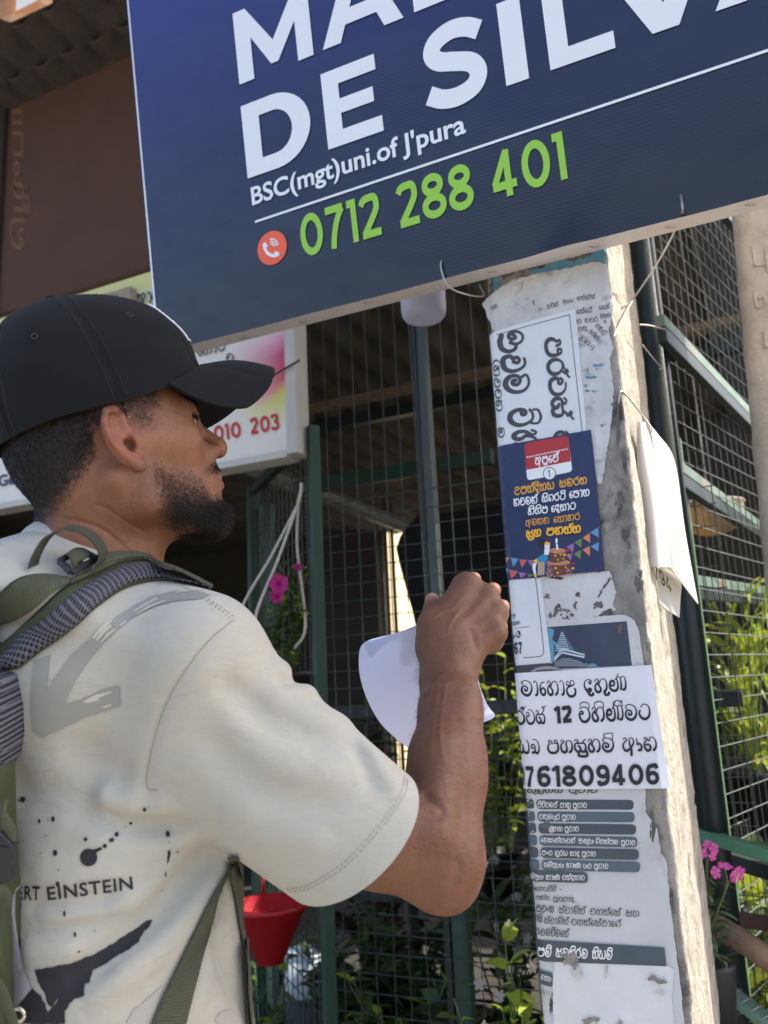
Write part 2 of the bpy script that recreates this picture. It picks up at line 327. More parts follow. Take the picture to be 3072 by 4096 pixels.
def bglyph(ch, w):
    h = w / 2
    if ch == 'M': return [[(0, 0), (0, 1), (.2, 1), (.6, .42), (1, 1), (1.2, 1), (1.2, 0), (.96, 0), (.96, .55), (.655, .11), (.54, .11), (.25, .58), (.25, 0)]], 1.2
    if ch == 'A': return [[(0, 0), (.44, 1), (.6, 1), (.565, .74), (.26, 0)], [(.53, 1), (.69, 1), (1.13, 0), (.87, 0), (.565, .74)], [(.3, .21), (.83, .21), (.75, .41), (.38, .41)]], 1.13
    if ch == 'L': return [[(0, 0), (0, 1), (.25, 1), (.25, .2), (.8, .2), (.8, 0)]], .8
    if ch == 'I': return [[(0, 0), (0, 1), (.25, 1), (.25, 0)]], .25
    if ch == 'V': return [[(0, 1), (.27, 1), (.575, .3), (.88, 1), (1.13, 1), (.69, 0), (.44, 0)]], 1.13
    if ch == 'E': return [[(0, 0), (0, 1), (.25, 1), (.25, 0)], [(.2, 1), (.82, 1), (.82, .8), (.2, .8)], [(.2, .6), (.75, .6), (.75, .41), (.2, .41)], [(.2, .2), (.84, .2), (.84, 0), (.2, 0)]], .84
    if ch == 'D':
        P_ = [[(0, 0), (0, 1), (.25, 1), (.25, 0)], [(.2, 1), (.47, 1), (.47, .79), (.2, .79)], [(.2, .21), (.47, .21), (.47, 0), (.2, 0)]]
        A_ = np.linspace(-math.pi / 2, math.pi / 2, 19)
        for a, b in zip(A_[:-1], A_[1:]):
            P_.append([(.45 + .52 * math.cos(a), .5 + .5 * math.sin(a)), (.45 + .52 * math.cos(b), .5 + .5 * math.sin(b)), (.45 + .26 * math.cos(b), .5 + .29 * math.sin(b)), (.45 + .26 * math.cos(a), .5 + .29 * math.sin(a))])
        return P_, .97
    if ch == 'S': return flat_stroke([(.79, .78), (.63, .87), (.43, .9), (.22, .83), (.145, .70), (.23, .585), (.43, .52), (.64, .44), (.72, .30), (.64, .16), (.43, .10), (.22, .13), (.05, .225)], .225), .84
    if ch == '0': return ell(.33 + h, .5, .29, .5 - h, w), .62 + w
    if ch == '1': return seg((0, 1 - h), (.2 + h, 1 - h), w) + seg((.2, 1), (.2, 0), w), .2 + h
    if ch == 'l': return seg((.30, 1), (.30, 0), w) + seg((.02, .78), (.3, .97), w * .85), .3 + h
    if ch == '2': return flat_stroke([(.05, .77), (.14, .88), (.31, 1 - h), (.49, .89), (.54, .71), (.46, .53), (.1, h * 1.2)], w) + seg((.03, h), (.62, h), w), .64
    if ch == '3': return flat_stroke([(.05, .80), (.16, .9), (.31, 1 - h), (.48, .88), (.5, .70), (.38, .57), (.24, .54)], w) + flat_stroke([(.26, .54), (.46, .48), (.54, .3), (.45, .13), (.28, h), (.12, .12), (.04, .24)], w), .6
    if ch == '4': return seg((.47, .98), (.07, .29), w * .95) + seg((.02, .25), (.68, .25), w) + seg((.46, 1 if w > .17 else .5), (.46, 0), w), .7
    if ch == '6': return ell(.34, .33, .27 - h * .3, .33 - h, w) + flat_stroke([(.34 - .27 + h * .3, .36), (.09, .6), (.17, .83), (.36, 1 - h), (.52, .91), (.58, .76)], w), .64
    if ch == '9': return [[(.68 - a, 1 - b) for a, b in q] for q in bglyph('6', w)[0]], .66
    if ch == '7': return seg((.02, 1 - h), (.6, 1 - h), w) + flat_stroke([(.57, 1 - h * 1.2), (.4, .66), (.26, .32), (.2, 0)], w), .62
    if ch == '8': return ell(.34, .745, .23, .255 - h, w) + ell(.34, .28, .27, .28 - h, w), .68
    return [], .32
def block(text, w=.16, gap=.1):
    V = []; T = []; x = 0; n = 0
    for ch in text:
        pl, ad = bglyph(ch, w)
        if pl:
            v, t = tri_union(pl); v = v + [x, 0]; V.append(v); T += [tuple(i + n for i in f) for f in t]; n += len(v)
        x += ad + gap
    return np.vstack(V), T
# ================================================================== large structure: ground, pole, sign
m_ground = mat('pavement', (0.33, 0.305, 0.27), 0.9, var=0.35, vscale=3.0, bump=0.004, bscale=60)
m_road = mat('asphalt', (0.09, 0.085, 0.08), 0.9, var=0.3, vscale=8, bump=0.003, bscale=120)
def sheet(name, lo, hi, m, kind='structure'):
    o = MB().add([(lo[0], lo[1], lo[2]), (hi[0], lo[1], lo[2]), (hi[0], hi[1], lo[2]), (lo[0], hi[1], lo[2])], [(0, 1, 2, 3)]).build(name, m)
    return tag(o, kind=kind)
sheet('ground', (-120, -120, 0), (120, 160, 0), m_ground)
sheet('road', (-120, -14, 0.004), (120, -4.2, 0.004), m_road)
kb = MB().box((-60, -4.2, 0.0), (60, -4.05, 0.13)).build('kerb', mat('kerb_concrete', (0.4, 0.38, 0.34), 0.9, var=0.3)); tag(kb, kind='structure')
# ---- the concrete pole
YP, XL, XR, PB = 1.2795, -0.360, -0.171, 1.63      # front plane, start of the rounded left edge, right edge, back plane
RL, RR = 0.010, 0.006
def wrap(x, z, off):
    if x < XL:
        s = (XL - x) / RL
        if s < math.pi / 2: return (XL - (RL + off) * math.sin(s), YP + RL - (RL + off) * math.cos(s), z)
        return (XL - RL - off, YP + RL + (s - math.pi / 2) * RL, z)
    if x > XR:
        s = (x - XR) / RR
        if s < math.pi / 2: return (XR + (RR + off) * math.sin(s), YP + RR - (RR + off) * math.cos(s), z)
        return (XR + RR + off, YP + RR + (s - math.pi / 2) * RR, z)
    return (x, YP - off, z)
m_conc = mat('pole_concrete', (0.36, 0.335, 0.29), 0.95, col2=(0.17, 0.155, 0.135), vscale=26, bump=0.005, bscale=90, stain=(0.045, 0.04, 0.037), stain_scale=16, stain_amt=0.42, stretch=(1, 1, 0.7))
m_conc_side = mat('pole_side_concrete', (0.39, 0.35, 0.285), 0.95, col2=(0.22, 0.195, 0.155), vscale=34, bump=0.007, bscale=75, stain=(0.09, 0.08, 0.065), stain_scale=26, stain_amt=0.37, stretch=(1, 1, 0.85))
def build_pole():
    prof = [(XL - RL, PB)] + [(XL - RL * math.sin(a), YP + RL - RL * math.cos(a)) for a in np.linspace(math.pi / 2, 0, 6)]
    prof += [(x, YP) for x in np.linspace(XL, XR, 26)[1:]]
    prof += [(XR + RR * math.sin(a), YP + RR - RR * math.cos(a)) for a in np.linspace(0, math.pi / 2, 4)[1:]]
    nfront = len(prof)
    prof += [(XR + RR, y) for y in np.linspace(YP + RR, PB, 40)[1:]]
    zs = np.arange(0, 4.6, 0.012)
    from mathutils import noise
    g = []
    for z in zs:
        row = []
        for i, (x, y) in enumerate(prof):
            d = 0.0
            if i >= nfront - 2:      # worn right side: chips and hollows
                n1 = noise.noise(Vector((y * 14, z * 9, 3.1))); n2 = noise.noise(Vector((y * 60, z * 45, 7.7)))
                d = 0.004 * n1 + 0.002 * n2 - (0.006 if n2 > 0.33 and n1 > 0.1 else 0)
                x = x + d
                if i < nfront + 2: x = x + 0.0018 * noise.noise(Vector((2.2, z * 28, 1.1))) 
            row.append((x, y, z))
        g.append(row)
    mb = MB(); mb.grid(np.array(g), 0, closed=True)
    n = len(prof)
    mb.m = [1 if (k % n) >= nfront - 2 and (k % n) < n - 1 else 0 for k in range(len(mb.f))]
    mb.add([(x, y, 4.6) for x, y in [(XL - RL, PB), (XL - RL, YP), (XR + RR, YP), (XR + RR, PB)]], [(0, 1, 2, 3)], 0)
    o = mb.build('utility_pole', [m_conc, m_conc_side], smooth=True)
    return tag(o, 'square weathered concrete pole covered with layers of pasted paper notices', 'pole')
pole = build_pole()
# ---- papers pasted on the pole: outlines are read on the pole's front plane and wrapped round its left edge
def on_pole(pts):
    return np.array([[*(lambda q: (q[0], q[2]))(atY(p[0], p[1], YP))] for p in pts])
class Paper:
    def __init__(s, layer, wrapit=True): s.V = []; s.F = []; s.M = []; s.mats = []; s.layer = layer; s.w = wrapit; s.k = 0; s.wav = 0.0
    def mi(s, m):
        if m not in s.mats: s.mats.append(m)
        return s.mats.index(m)
    def shape(s, VT, m, lift=None, maxlen=0.012, wav=0.0):
        V, T = VT; Q = on_pole(V)
        Q, T = subdivide(Q, T, maxlen)
        if wav: s.wav = min(wav, 0.0007) if s.layer < 2.5 else min(wav, .0012)
        if lift is None: s.k += 1; lift = 0.00016 * s.k
        off = 0.0011 * s.layer + lift
        o = len(s.V)
        for x, z in Q:
            d = off + s.wav * (0.5 + 0.5 * math.sin(x * 95 + 11 * z) * math.sin(z * 70 + 31 * x))
            if s.w or x > XL: s.V.append(wrap(x, z, d))
            else: s.V.append((x, YP - d + (XL - x) * 0.25, z))
        s.F += [tuple(i + o for i in t) for t in T]; s.M += [s.mi(m)] * len(T)
        return s
    def poly(s, pts, m, **k): return s.shape(tri_union([pts]), m, **k)
    def polys(s, pp, m, **k): return s.shape(tri_union(pp), m, **k)
    def text(s, vt, p0, p1, up, m, **k): return s.shape(place2d(vt, p0, p1, up), m, maxlen=0.02, **k)
    def line(s, pts, wd, m, **k): return s.polys(stroke_polys_raw(pts, wd), m, **k)
    def build(s, name, label, cat='poster', group='paper notices pasted on the concrete pole'):
        o = mesh_np(name, s.V, s.F, s.mats, None, False, s.M)
        return tag(o, label, cat, group)
def stroke_polys_raw(pts, wd):
    out = []; pts = [np.array(p, float) for p in pts]
    for a, b in zip(pts[:-1], pts[1:]):
        d = nrm(b - a); n = np.array([-d[1], d[0]]) * wd / 2; out.append([a + n - d * wd * .3, a - n - d * wd * .3, b - n + d * wd * .3, b + n + d * wd * .3])
    return out
def cropf(x0, y0, s): return lambda pts: [(x0 + s * a, y0 + s * b) for a, b in pts]
def rag(pts, amp=6, step=14, seed=1):
    """torn edge: subdivide an outline and jitter it"""
    r = random.Random(seed); out = []
    for (a, b), (c, d) in zip(pts, pts[1:] + pts[:1]):
        L = math.hypot(c - a, d - b); n = max(1, int(L / step))
        for i in range(n):
            t = i / n; j = amp if i else amp * .3
            out.append((a + (c - a) * t + r.uniform(-j, j), b + (d - b) * t + r.uniform(-j, j)))
    return out
def blotch(cx, cy, rx, ry, seed, ang=0.0, k=9):
    """a ragged stain: a cluster of small uneven patches"""
    r = random.Random(seed); out = []
    for i in range(k):
        u, v = r.gauss(0, .42) * rx, r.gauss(0, .42) * ry; s = r.uniform(.12, .5); x = u * math.cos(ang) - v * math.sin(ang); y = u * math.sin(ang) + v * math.cos(ang)
        out.append(blot(cx + x, cy + y, max(1.2, rx * s), max(1.2, ry * s), seed * 31 + i, 15, ang))
    return out
def blot(cx, cy, rx, ry, seed, n=26, ang=0.0):
    r = random.Random(seed); out = []
    for i in range(n):
        a = 2 * math.pi * i / n; k = r.uniform(.55, 1.15); x, y = rx * k * math.cos(a), ry * k * math.sin(a)
        out.append((cx + x * math.cos(ang) - y * math.sin(ang), cy + x * math.sin(ang) + y * math.cos(ang)))
    return out
def ink(name, c, rough=0.6, **k): return mat(name, c, rough, **k)
i_black = ink('black_ink', srgb(34, 38, 42)); i_dark = ink('dark_grey_ink', srgb(66, 68, 70)); i_white = ink('white_print', (0.78, 0.78, 0.78)); i_grey = ink('faded_ink', srgb(92, 92, 92))
p_white = mat('bright_paper', (0.76, 0.76, 0.80), 0.65, var=0.06, vscale=9, bump=0.0016, bscale=11)
p_plain = mat('white_paper', (0.70, 0.71, 0.72), 0.7, var=0.10, vscale=14, bump=0.0016, bscale=14)
p_old = mat('old_stained_paper', (0.63, 0.62, 0.60), 0.9, var=0.25, vscale=20, bump=0.002, bscale=45, stain=(0.22, 0.2, 0.18), stain_scale=26, stain_amt=0.38)
p_dirty = mat('dirty_torn_paper', (0.62, 0.61, 0.59), 0.9, var=0.2, vscale=14, bump=0.0025, bscale=40, stain=(0.16, 0.14, 0.12), stain_scale=16, stain_amt=0.33)
p_list = mat('weathered_notice_paper', (0.60, 0.61, 0.62), 0.85, var=0.12, vscale=9, bump=0.001, bscale=30, stain=(0.45, 0.43, 0.4), stain_scale=12, stain_amt=0.35)
# 0 -- paint left on the concrete
def c4(pts): return [(1900 + .7236 * a, 900 + .7236 * b) for a, b in pts]
pp = Paper(0.3)
m_bluepaint = mat('flaking_blue_paint', srgb(92, 150, 175), 0.8, var=0.4, vscale=40, stain=(0.3, 0.28, 0.25), stain_scale=30, stain_amt=.38)
m_mould = mat('black_mould', (0.06, 0.056, 0.05), 0.95, var=0.4, vscale=60, col2=(.16, .15, .13))
pp.poly(rag(c4([(60, 270), (130, 250), (120, 330), (110, 380), (60, 420), (50, 340)]), 5, 9, 3), m_mould)
pp.poly(rag(c4([(95, 290), (130, 285), (150, 330), (105, 375)]), 4, 8, 4), m_bluepaint)
pp.poly(rag(c4([(250, 225), (420, 150), (640, 95), (740, 85), (735, 225), (650, 195), (560, 230), (350, 280)]), 5, 10, 5), m_bluepaint)
pp.poly(rag(c4([(140, 255), (300, 190), (420, 160), (620, 110), (640, 170), (560, 200), (430, 190), (390, 235), (250, 250), (150, 300)]), 8, 9, 6), m_mould)
pp.poly(rag(c4([(420, 165), (560, 130), (590, 170), (470, 195)]), 6, 8, 7), p_old)
for i, (x, y, rx, ry) in enumerate([(2480, 2000, 18, 60), (2505, 2150, 22, 50), (2470, 1700, 14, 90), (2500, 1850, 10, 50), (2560, 2330, 14, 60), (2610, 3300, 12, 60), (2690, 3600, 8, 70)]):
    pp.polys(blotch(x, y, rx * .9, ry, 40 + i, k=16), m_mould)
pt = mesh_np('paint_patch', pp.V, pp.F, pp.mats, pole, False, pp.M)
# 1 -- old torn paper at the top
a = Paper(1, wrapit=False)
a.poly(rag(c4([(35, 430), (110, 370), (200, 310), (330, 275), (520, 240), (650, 205), (728, 215), (742, 330), (765, 400), (760, 500), (740, 590), (766, 680), (745, 740), (768, 900), (762, 1000), (750, 1130), (720, 1330), (705, 1430), (680, 1430), (640, 1230), (150, 1220), (100, 700), (105, 585), (60, 490)]), 3, 12, 9), p_old, wav=0.0015)
c1 = cropf(1950, 1150, .3617)
def st(a, tok, p0, p1, h, m, cf, wgt=1.7, con=0., lean=-0.1):
    q = cf([p0, p1]); s = (cf([(1, 0)])[0][0] - cf([(0, 0)])[0][0]); d = nrm(np.array(q[1]) - np.array(q[0])); up = (d[1] * h * s + lean * 0, -d[0] * h * s)
    a.text(sinhala(tok, wgt, con), q[0], q[1], up, m, lift=0.0004 + 0.00016 * a.k)
st(a, 'ya dot dot dot', (570, 265), (640, 250), 34, i_grey, c1); st(a, 'A va +i tha +hal', (660, 240), (800, 210), 40, i_grey, c1); st(a, 'ba +i la ya', (842, 195), (955, 160), 38, i_grey, c1)
st(a, 'A na +hal da ka +i na +hal', (990, 150), (1205, 125), 42, i_grey, c1); st(a, 'da dot', (500, 190), (540, 185), 40, i_grey, c1)
st(a, 'e sa +hal e ga +hal', (990, 300), (1170, 280), 50, i_grey, c1); st(a, 'va e ya na +hal', (1240, 255), (1360, 235), 44, i_grey, c1)
st(a, 'tha _ ka va ra', (990, 405), (1225, 380), 46, i_grey, c1); st(a, 'na +i ma na', (1255, 350), (1365, 325), 38, i_grey, c1); st(a, 'va na +u', (1010, 490), (1112, 475), 46, i_grey, c1)
st(a, 'tha ya ya +i', (1190, 430), (1290, 540), 44, i_grey, c1); st(a, 'sa +hal ka dot', (1120, 500), (1230, 605), 44, i_grey, c1); st(a, 'na +hal', (1015, 600), (1070, 590), 40, i_grey, c1)
q = c1([(1060, 600), (1165, 690)]); a.text(latin('2:21]', .03), q[0], q[1], (14, -16), i_grey, lift=.0005)
st(a, 'ba am +u na', (50, 260), (120, 215), 40, i_grey, c1)
for i, (x, y, rx, ry) in enumerate([(1220, 880, 60, 40), (1150, 1000, 70, 22), (1090, 1090, 22, 24), (1185, 1150, 34, 12), (1110, 920, 14, 26)]):
    a.polys(blotch(*c1([(x, y)])[0], rx * .4, ry * .4, 60 + i), m_bluepaint, lift=.0006)
a.poly(blot(*c1([(1105, 1148)])[0], 12, 5, 70), m_mould, lift=.0007)
for i, (x, y) in enumerate([(1380, 1290), (1275, 1525), (1255, 450), (1300, 380)]): a.polys(blotch(*c1([(x, y)])[0], 8, 9, 80 + i), m_mould, lift=.0006)
a.build('torn_notice', 'torn stained paper with faded small print at the top of the pole')
# 2 -- dark strip behind the navy leaflet
b = Paper(1.5)
b.poly([(1965, 1790), (2060, 1780), (2080, 2080), (2000, 2090)], i_black); b.poly([(2000, 2080), (2060, 2070), (2075, 2330), (2015, 2330)], p_old)
st(b, 'ja', (2006, 1865), (2013, 1800), 16, i_white, lambda p: p, 1.8); st(b, 'va aa', (2012, 2040), (2030, 1980), 16, i_white, lambda p: p, 1.8); st(b, 'ca', (2010, 1975), (2018, 1940), 14, i_white, lambda p: p, 1.8)
b.build('notice_strip', 'narrow black and white paper edge showing left of the navy leaflet')
# 3 -- white notice with the sideways lettering
b = Paper(2)
b.poly([(1930, 1350), (1957, 1338), (2070, 1300), (2303, 1237), (2355, 1800), (1993, 1800), (1955, 1810)], p_plain, wav=.0006)
b.line(c1([(-20, 590), (60, 540), (910, 308), (1052, 1610)]), 3, i_dark)
b.text(sinhala('I dda ma _ va +i', 1.9, .35), *c1([(128, 505), (272, 1565)]), (90, -14), i_dark); b.text(sinhala('ka', 1.9, .35), *c1([(290, 1590), (320, 1800)]), (90, -14), i_dark)
b.text(sinhala('pa ra +hal ca sa +hal', 1.9, .35), *c1([(645, 560), (735, 1495)]), (61, -6), i_dark); b.text(sinhala('ca', 1.9, .3), *c1([(745, 1590), (760, 1800)]), (61, -6), i_dark)
b.text(sinhala('par ka dda va tha _ _ ma', 1.5, .2), *c1([(72, 805), (135, 1670)]), (22, -2), i_dark)
b.build('land_notice', 'white notice with large grey sideways lettering above the navy leaflet')
# 4 -- stained torn patch under the navy leaflet
c5 = cropf(2000, 2250, .3617)
b = Paper(1.2)
b.poly(rag(c5([(440, 150), (1160, 100), (1215, 95), (1295, 330), (1255, 480), (1290, 520), (1050, 600), (1000, 640), (500, 650)]), 4, 10, 12), p_dirty, wav=.001)
for i, (x, y, rx, ry, an) in enumerate([(1160, 265, 105, 22, -1.0), (520, 370, 40, 26, 0), (870, 360, 26, 30, 0), (620, 540, 40, 60, .5), (720, 530, 70, 34, .3), (560, 600, 26, 50, 0), (750, 600, 60, 40, 0), (840, 480, 22, 50, 0), (1090, 470, 70, 45, 0), (1180, 560, 80, 40, -.3), (650, 175, 70, 22, 0)]):
    b.polys(blotch(*c5([(x, y)])[0], rx * .40, ry * .40, 90 + i, an, 12), m_mould if i != 10 else ink('dark_red_stain', (.06, .02, .02)), lift=.0005)
b.build('torn_patch', 'blotched torn paper remnant just below the navy leaflet')
# 5 -- temple picture
b = Paper(1.6)
b.poly(rag(c5([(500, 645), (880, 620), (1300, 580), (1390, 585), (1490, 640), (1540, 760), (1595, 1140), (1000, 1180), (480, 1200)]), 2, 12, 14), p_dirty, wav=.0012)
i_night = mat('night_sky_print', srgb(62, 72, 92), .35, var=.35, vscale=9); i_cyan = ink('pale_blue_print', srgb(96, 150, 175), .4); i_glint = ink('lamp_print', srgb(190, 205, 215), .4)
b.poly(c5([(520, 716), (1405, 650), (1462, 1140), (540, 1180)]), i_night)
b.poly(c5([(530, 720), (600, 740), (598, 800), (580, 855), (690, 935), (680, 1000), (640, 960), (600, 900), (605, 1000), (600, 1080), (560, 1160), (535, 1160)]), i_cyan)
b.poly(c5([(690, 745), (740, 830), (835, 978), (700, 960), (655, 930), (670, 830)]), ink('spire_print', srgb(84, 108, 128), .4))
b.polys([circ(*c5([(690 + (r_ - .5) * 170 * t_, 760 + 215 * t_)])[0], 2.8, n=6) for t_ in np.linspace(.1, 1, 9) for r_ in np.linspace(.1, .95, 2 + int(6 * t_))], i_glint)
b.polys([c5([(605, 1050), (690, 945), (945, 1015), (940, 1030), (690, 965), (610, 1068)]), c5([(600, 1075), (690, 985), (945, 1040), (930, 1056), (690, 1005), (605, 1092)])], i_glint)
b.poly(c5([(590, 1160), (620, 1090), (690, 1045), (800, 1045), (930, 1080), (985, 1120), (1000, 1155)]), ink('dome_print', srgb(40, 52, 64), .4))
b.polys([circ(*c5([(615 + i * 26 + (j % 2) * 12, 1066 + j * 19)])[0], 3.2, 2.2, n=6) for j in range(5) for i in range(15) if 1070 + j * 19 > 1050 + abs(i - 5) * 9], i_glint)
b.poly(c5([(960, 1155), (1000, 1120), (1050, 1115), (1095, 1150)]), i_cyan)
b.poly(blot(*c5([(1330, 730)])[0], 8, 24, 33), ink('brown_stain', srgb(110, 86, 76)), lift=.0012)
b.polys([c5([(190, 1140), (560, 1110), (700, 1190), (700, 1240), (200, 1240)])], ink('grey_print', srgb(64, 66, 68)))
b.poly(c5([(345, 1200), (420, 1160), (520, 1145), (630, 1155), (700, 1190), (560, 1180), (420, 1190), (380, 1220)]), ink('light_grey_print', srgb(150, 150, 150)))
b.build('temple_picture', 'faded night picture of a white domed temple spire on torn paper')
# 6 -- white notice with the number 67
b = Paper(2.2)
b.poly(c5([(60, 200), (100, 195), (455, 168), (572, 1115), (180, 1147), (120, 1150)]), p_plain, wav=.0006)
b.line(c5([(398, 172), (440, 520), (488, 960), (490, 1000), (470, 1030), (430, 1042), (120, 1064)]), 3, i_dark); b.line(c5([(140, 732), (330, 710)]), 2.4, i_dark)
q = c5([(110, 612), (187, 602)]); b.text(latin('rty'), q[0], q[1], (-2, -31), i_dark); st(b, 'da ka da sa ka', (100, 695), (230, 683), 34, i_dark, c5)
q = c5([(120, 835), (188, 828)]); b.text(latin('pp'), q[0], q[1], (-2, -26), i_dark); b.poly(circ(*c5([(216, 795)])[0], 7.5, 15), i_dark); b.polys(stroke_polys_raw(c5([(205, 775), (208, 800), (226, 812)]), 3.4), p_plain)
q = c5([(172, 1016), (258, 1006)]); b.text(block('67', .2, .14), q[0], q[1], (-3, -46), i_black)
b.build('phone_notice', 'white notice with a thin frame line and the number 67 below the navy leaflet')
# 7 -- navy leaflet
c8 = cropf(1950, 1700, .3617)
b = Paper(4)
navy = mat('navy_print', srgb(31, 42, 82), 0.40, var=.12, vscale=10, bump=.0012, bscale=12); red = ink('red_print', srgb(170, 38, 44), .42); yel = ink('yellow_print', srgb(236, 176, 40), .42); org = ink('orange_print', srgb(218, 158, 62), .42)
b.poly(c8([(110, 245), (160, 235), (660, 150), (1150, 60), (1190, 400), (1303, 1615), (760, 1668), (220, 1717), (170, 1722)]), navy, wav=.0008)
def rrect(q, r=.12, n=5):
    q = [np.array(p, float) for p in q]; out = []
    for i in range(4):
        p, a_, c_ = q[i], q[i - 1], q[(i + 1) % 4]; L = min(np.linalg.norm(a_ - p), np.linalg.norm(c_ - p)) * r if r < 1 else r
        u, v = nrm(a_ - p) * L, nrm(c_ - p) * L
        for t in np.linspace(0, 1, n): out.append((1 - t) ** 2 * (p + u) + 2 * t * (1 - t) * p + t * t * (p + v))
    return out
full = c8([(413, 212), (898, 125), (946, 522), (450, 622)])
b.poly(rrect(full, .1), i_white); b.poly([*rrect(full, .1)[5:10], *c8([(930, 408), (440, 506)]), *rrect(full, .1)[0:5]], red)
b.polys([circ(*c8([(450 + 435 * t, 365 - 90 * t)])[0], 3.2, n=8) for t in np.linspace(0, 1, 17)], i_white)
W = lambda tok, p0, p1, h, m, wgt=1.9: b.text(sinhala(tok, wgt, 0), *c8([p0, p1]), (-.06 * h * .36, -h * .36), m)
W('A pa +ra e la +hal', (535, 450), (812, 405), 78, i_white)
b.poly(circ(*c8([(695, 545)])[0], 26), i_dark); b.poly(circ(*c8([(695, 545)])[0], 23), i_white); q = c8([(682, 590), (702, 586)]); b.text(block('l', .2), q[0], q[1], (-2, -30), i_dark)
W('U pa na +hal da +i na ya', (310, 778), (750, 712), 78, org); W('sa ma ra na', (805, 700), (1110, 655), 76, org)
W('tha va ma tha +hal', (302, 905), (578, 868), 76, i_white); W('sa +i ga ra tta +halm', (612, 862), (880, 828), 70, i_white); W('e ba aa na', (915, 818), (1140, 788), 74, i_white)
W('ka +i ha +i pa', (460, 1003), (682, 975), 72, i_white); W('e da na aa tta', (718, 972), (990, 936), 72, i_white)
W('A ma tha ka', (435, 1128), (695, 1092), 66, org, 1.5); W('e na aa ka ra', (745, 1090), (1035, 1052), 66, org, 1.5)
W('sa +su bha', (440, 1258), (612, 1232), 76, yel, 2.3); W('pa tha na +hal na', (665, 1228), (1048, 1192), 78, yel, 2.3)
FC = {k: ink(k + '_flag_print', srgb(*v), .45) for k, v in dict(purple=(150, 100, 160), green=(104, 128, 72), orange=(214, 126, 84), blue=(96, 142, 184), red=(196, 92, 82)).items()}
for col, t in [('purple', [(880, 1350), (965, 1310), (955, 1415)]), ('green', [(970, 1300), (1050, 1260), (1045, 1365)]), ('orange', [(1060, 1255), (1140, 1200), (1145, 1310)]), ('blue', [(1145, 1195), (1230, 1140), (1240, 1250)]),
               ('purple', [(885, 1455), (950, 1420), (930, 1505)]), ('green', [(960, 1430), (1048, 1385), (1035, 1490)]), ('orange', [(1060, 1385), (1140, 1345), (1140, 1455)]), ('blue', [(1150, 1350), (1240, 1300), (1235, 1405)]),
               ('orange', [(222, 1460), (270, 1465), (225, 1520)]), ('blue', [(275, 1470), (358, 1485), (295, 1575)]), ('red', [(365, 1487), (450, 1498), (388, 1585)]), ('purple', [(455, 1498), (530, 1502), (490, 1565)]),
               ('blue', [(222, 1580), (265, 1600), (225, 1640)]), ('red', [(265, 1602), (350, 1625), (285, 1705)]), ('purple', [(357, 1630), (445, 1645), (378, 1700)]), ('green', [(455, 1650), (525, 1660), (462, 1692)]), ('red', [(1238, 1136), (1256, 1140), (1252, 1150)])]:
    b.poly(c8(t), FC[col], lift=.0008)
choc = ink('chocolate_print', srgb(96, 58, 46), .45); icing = ink('icing_print', srgb(196, 128, 92), .45); pink = ink('pink_print', srgb(212, 140, 156), .45)
b.poly(c8([(668, 1545), (925, 1500), (950, 1655), (800, 1668), (668, 1682)]), choc, lift=.0012); b.poly([*c8(circ(795, 1525, 130, 32, 24, .0))], icing, lift=.0014)
b.poly(c8([(692, 1425), (880, 1375), (892, 1495), (800, 1525), (705, 1532)]), choc, lift=.0016); b.poly(c8(circ(782, 1396, 92, 30, 24)), icing, lift=.0018)
b.polys([c8([(768, 1325), (788, 1325), (795, 1385), (776, 1388)]), c8(circ(775, 1288, 13, 34, 14))], i_white, lift=.002)
for i, (x, y, r_) in enumerate([(762, 1450, 12), (715, 1445, 11), (820, 1440, 12), (850, 1485, 10), (742, 1490, 10), (790, 1498, 11), (765, 1588, 14), (828, 1618, 18), (878, 1580, 12), (788, 1640, 13), (895, 1395, 16), (862, 1440, 18), (905, 1445, 11), (965, 1535, 15), (958, 1590, 16)]):
    b.poly(c8(circ(x, y, r_, n=10)), [yel, red, org][i % 3], lift=.0021)
rr = random.Random(5)
b.polys([circ(*c8([(rr.uniform(668, 730), rr.uniform(1520, 1675))])[0], 2.2, n=6) for _ in range(40)] + [circ(*c8([(rr.uniform(885, 945), rr.uniform(1590, 1665))])[0], 2.0, n=6) for _ in range(22)], pink, lift=.0022)
skin_p = ink('pale_skin_print', srgb(226, 226, 228), .45)
b.poly(c8(circ(610, 1312, 42, 50, 18)), ink('black_hair_print', (.01, .012, .02), .45), lift=.0012)
b.polys([c8(circ(672, 1350, 30, 46, 16)), c8([(640, 1380), (700, 1375), (690, 1440), (640, 1445)]), c8([(515, 1535), (560, 1530), (545, 1580), (550, 1660), (528, 1660), (508, 1580)])], skin_p, lift=.0024)
b.polys([c8([(642, 1320), (660, 1292), (708, 1310), (705, 1335), (660, 1330)]), c8([(520, 1505), (560, 1480), (575, 1525), (540, 1540)]), c8([(525, 1655), (552, 1655), (560, 1690), (535, 1690)])], yel, lift=.0026)
b.poly(c8([(560, 1480), (625, 1432), (680, 1450), (685, 1495), (655, 1520), (650, 1660), (560, 1672), (570, 1540)]), ink('blue_shirt_print', srgb(46, 130, 176), .45), lift=.0025)
b.polys([c8([(x, 1525), (x + 12, 1520), (x + 8, 1665), (x - 4, 1667)]) for x in (578, 602, 626)], yel, lift=.0028)
b.build('birthday_leaflet', 'navy blue leaflet with yellow and white lettering and a chocolate cake')
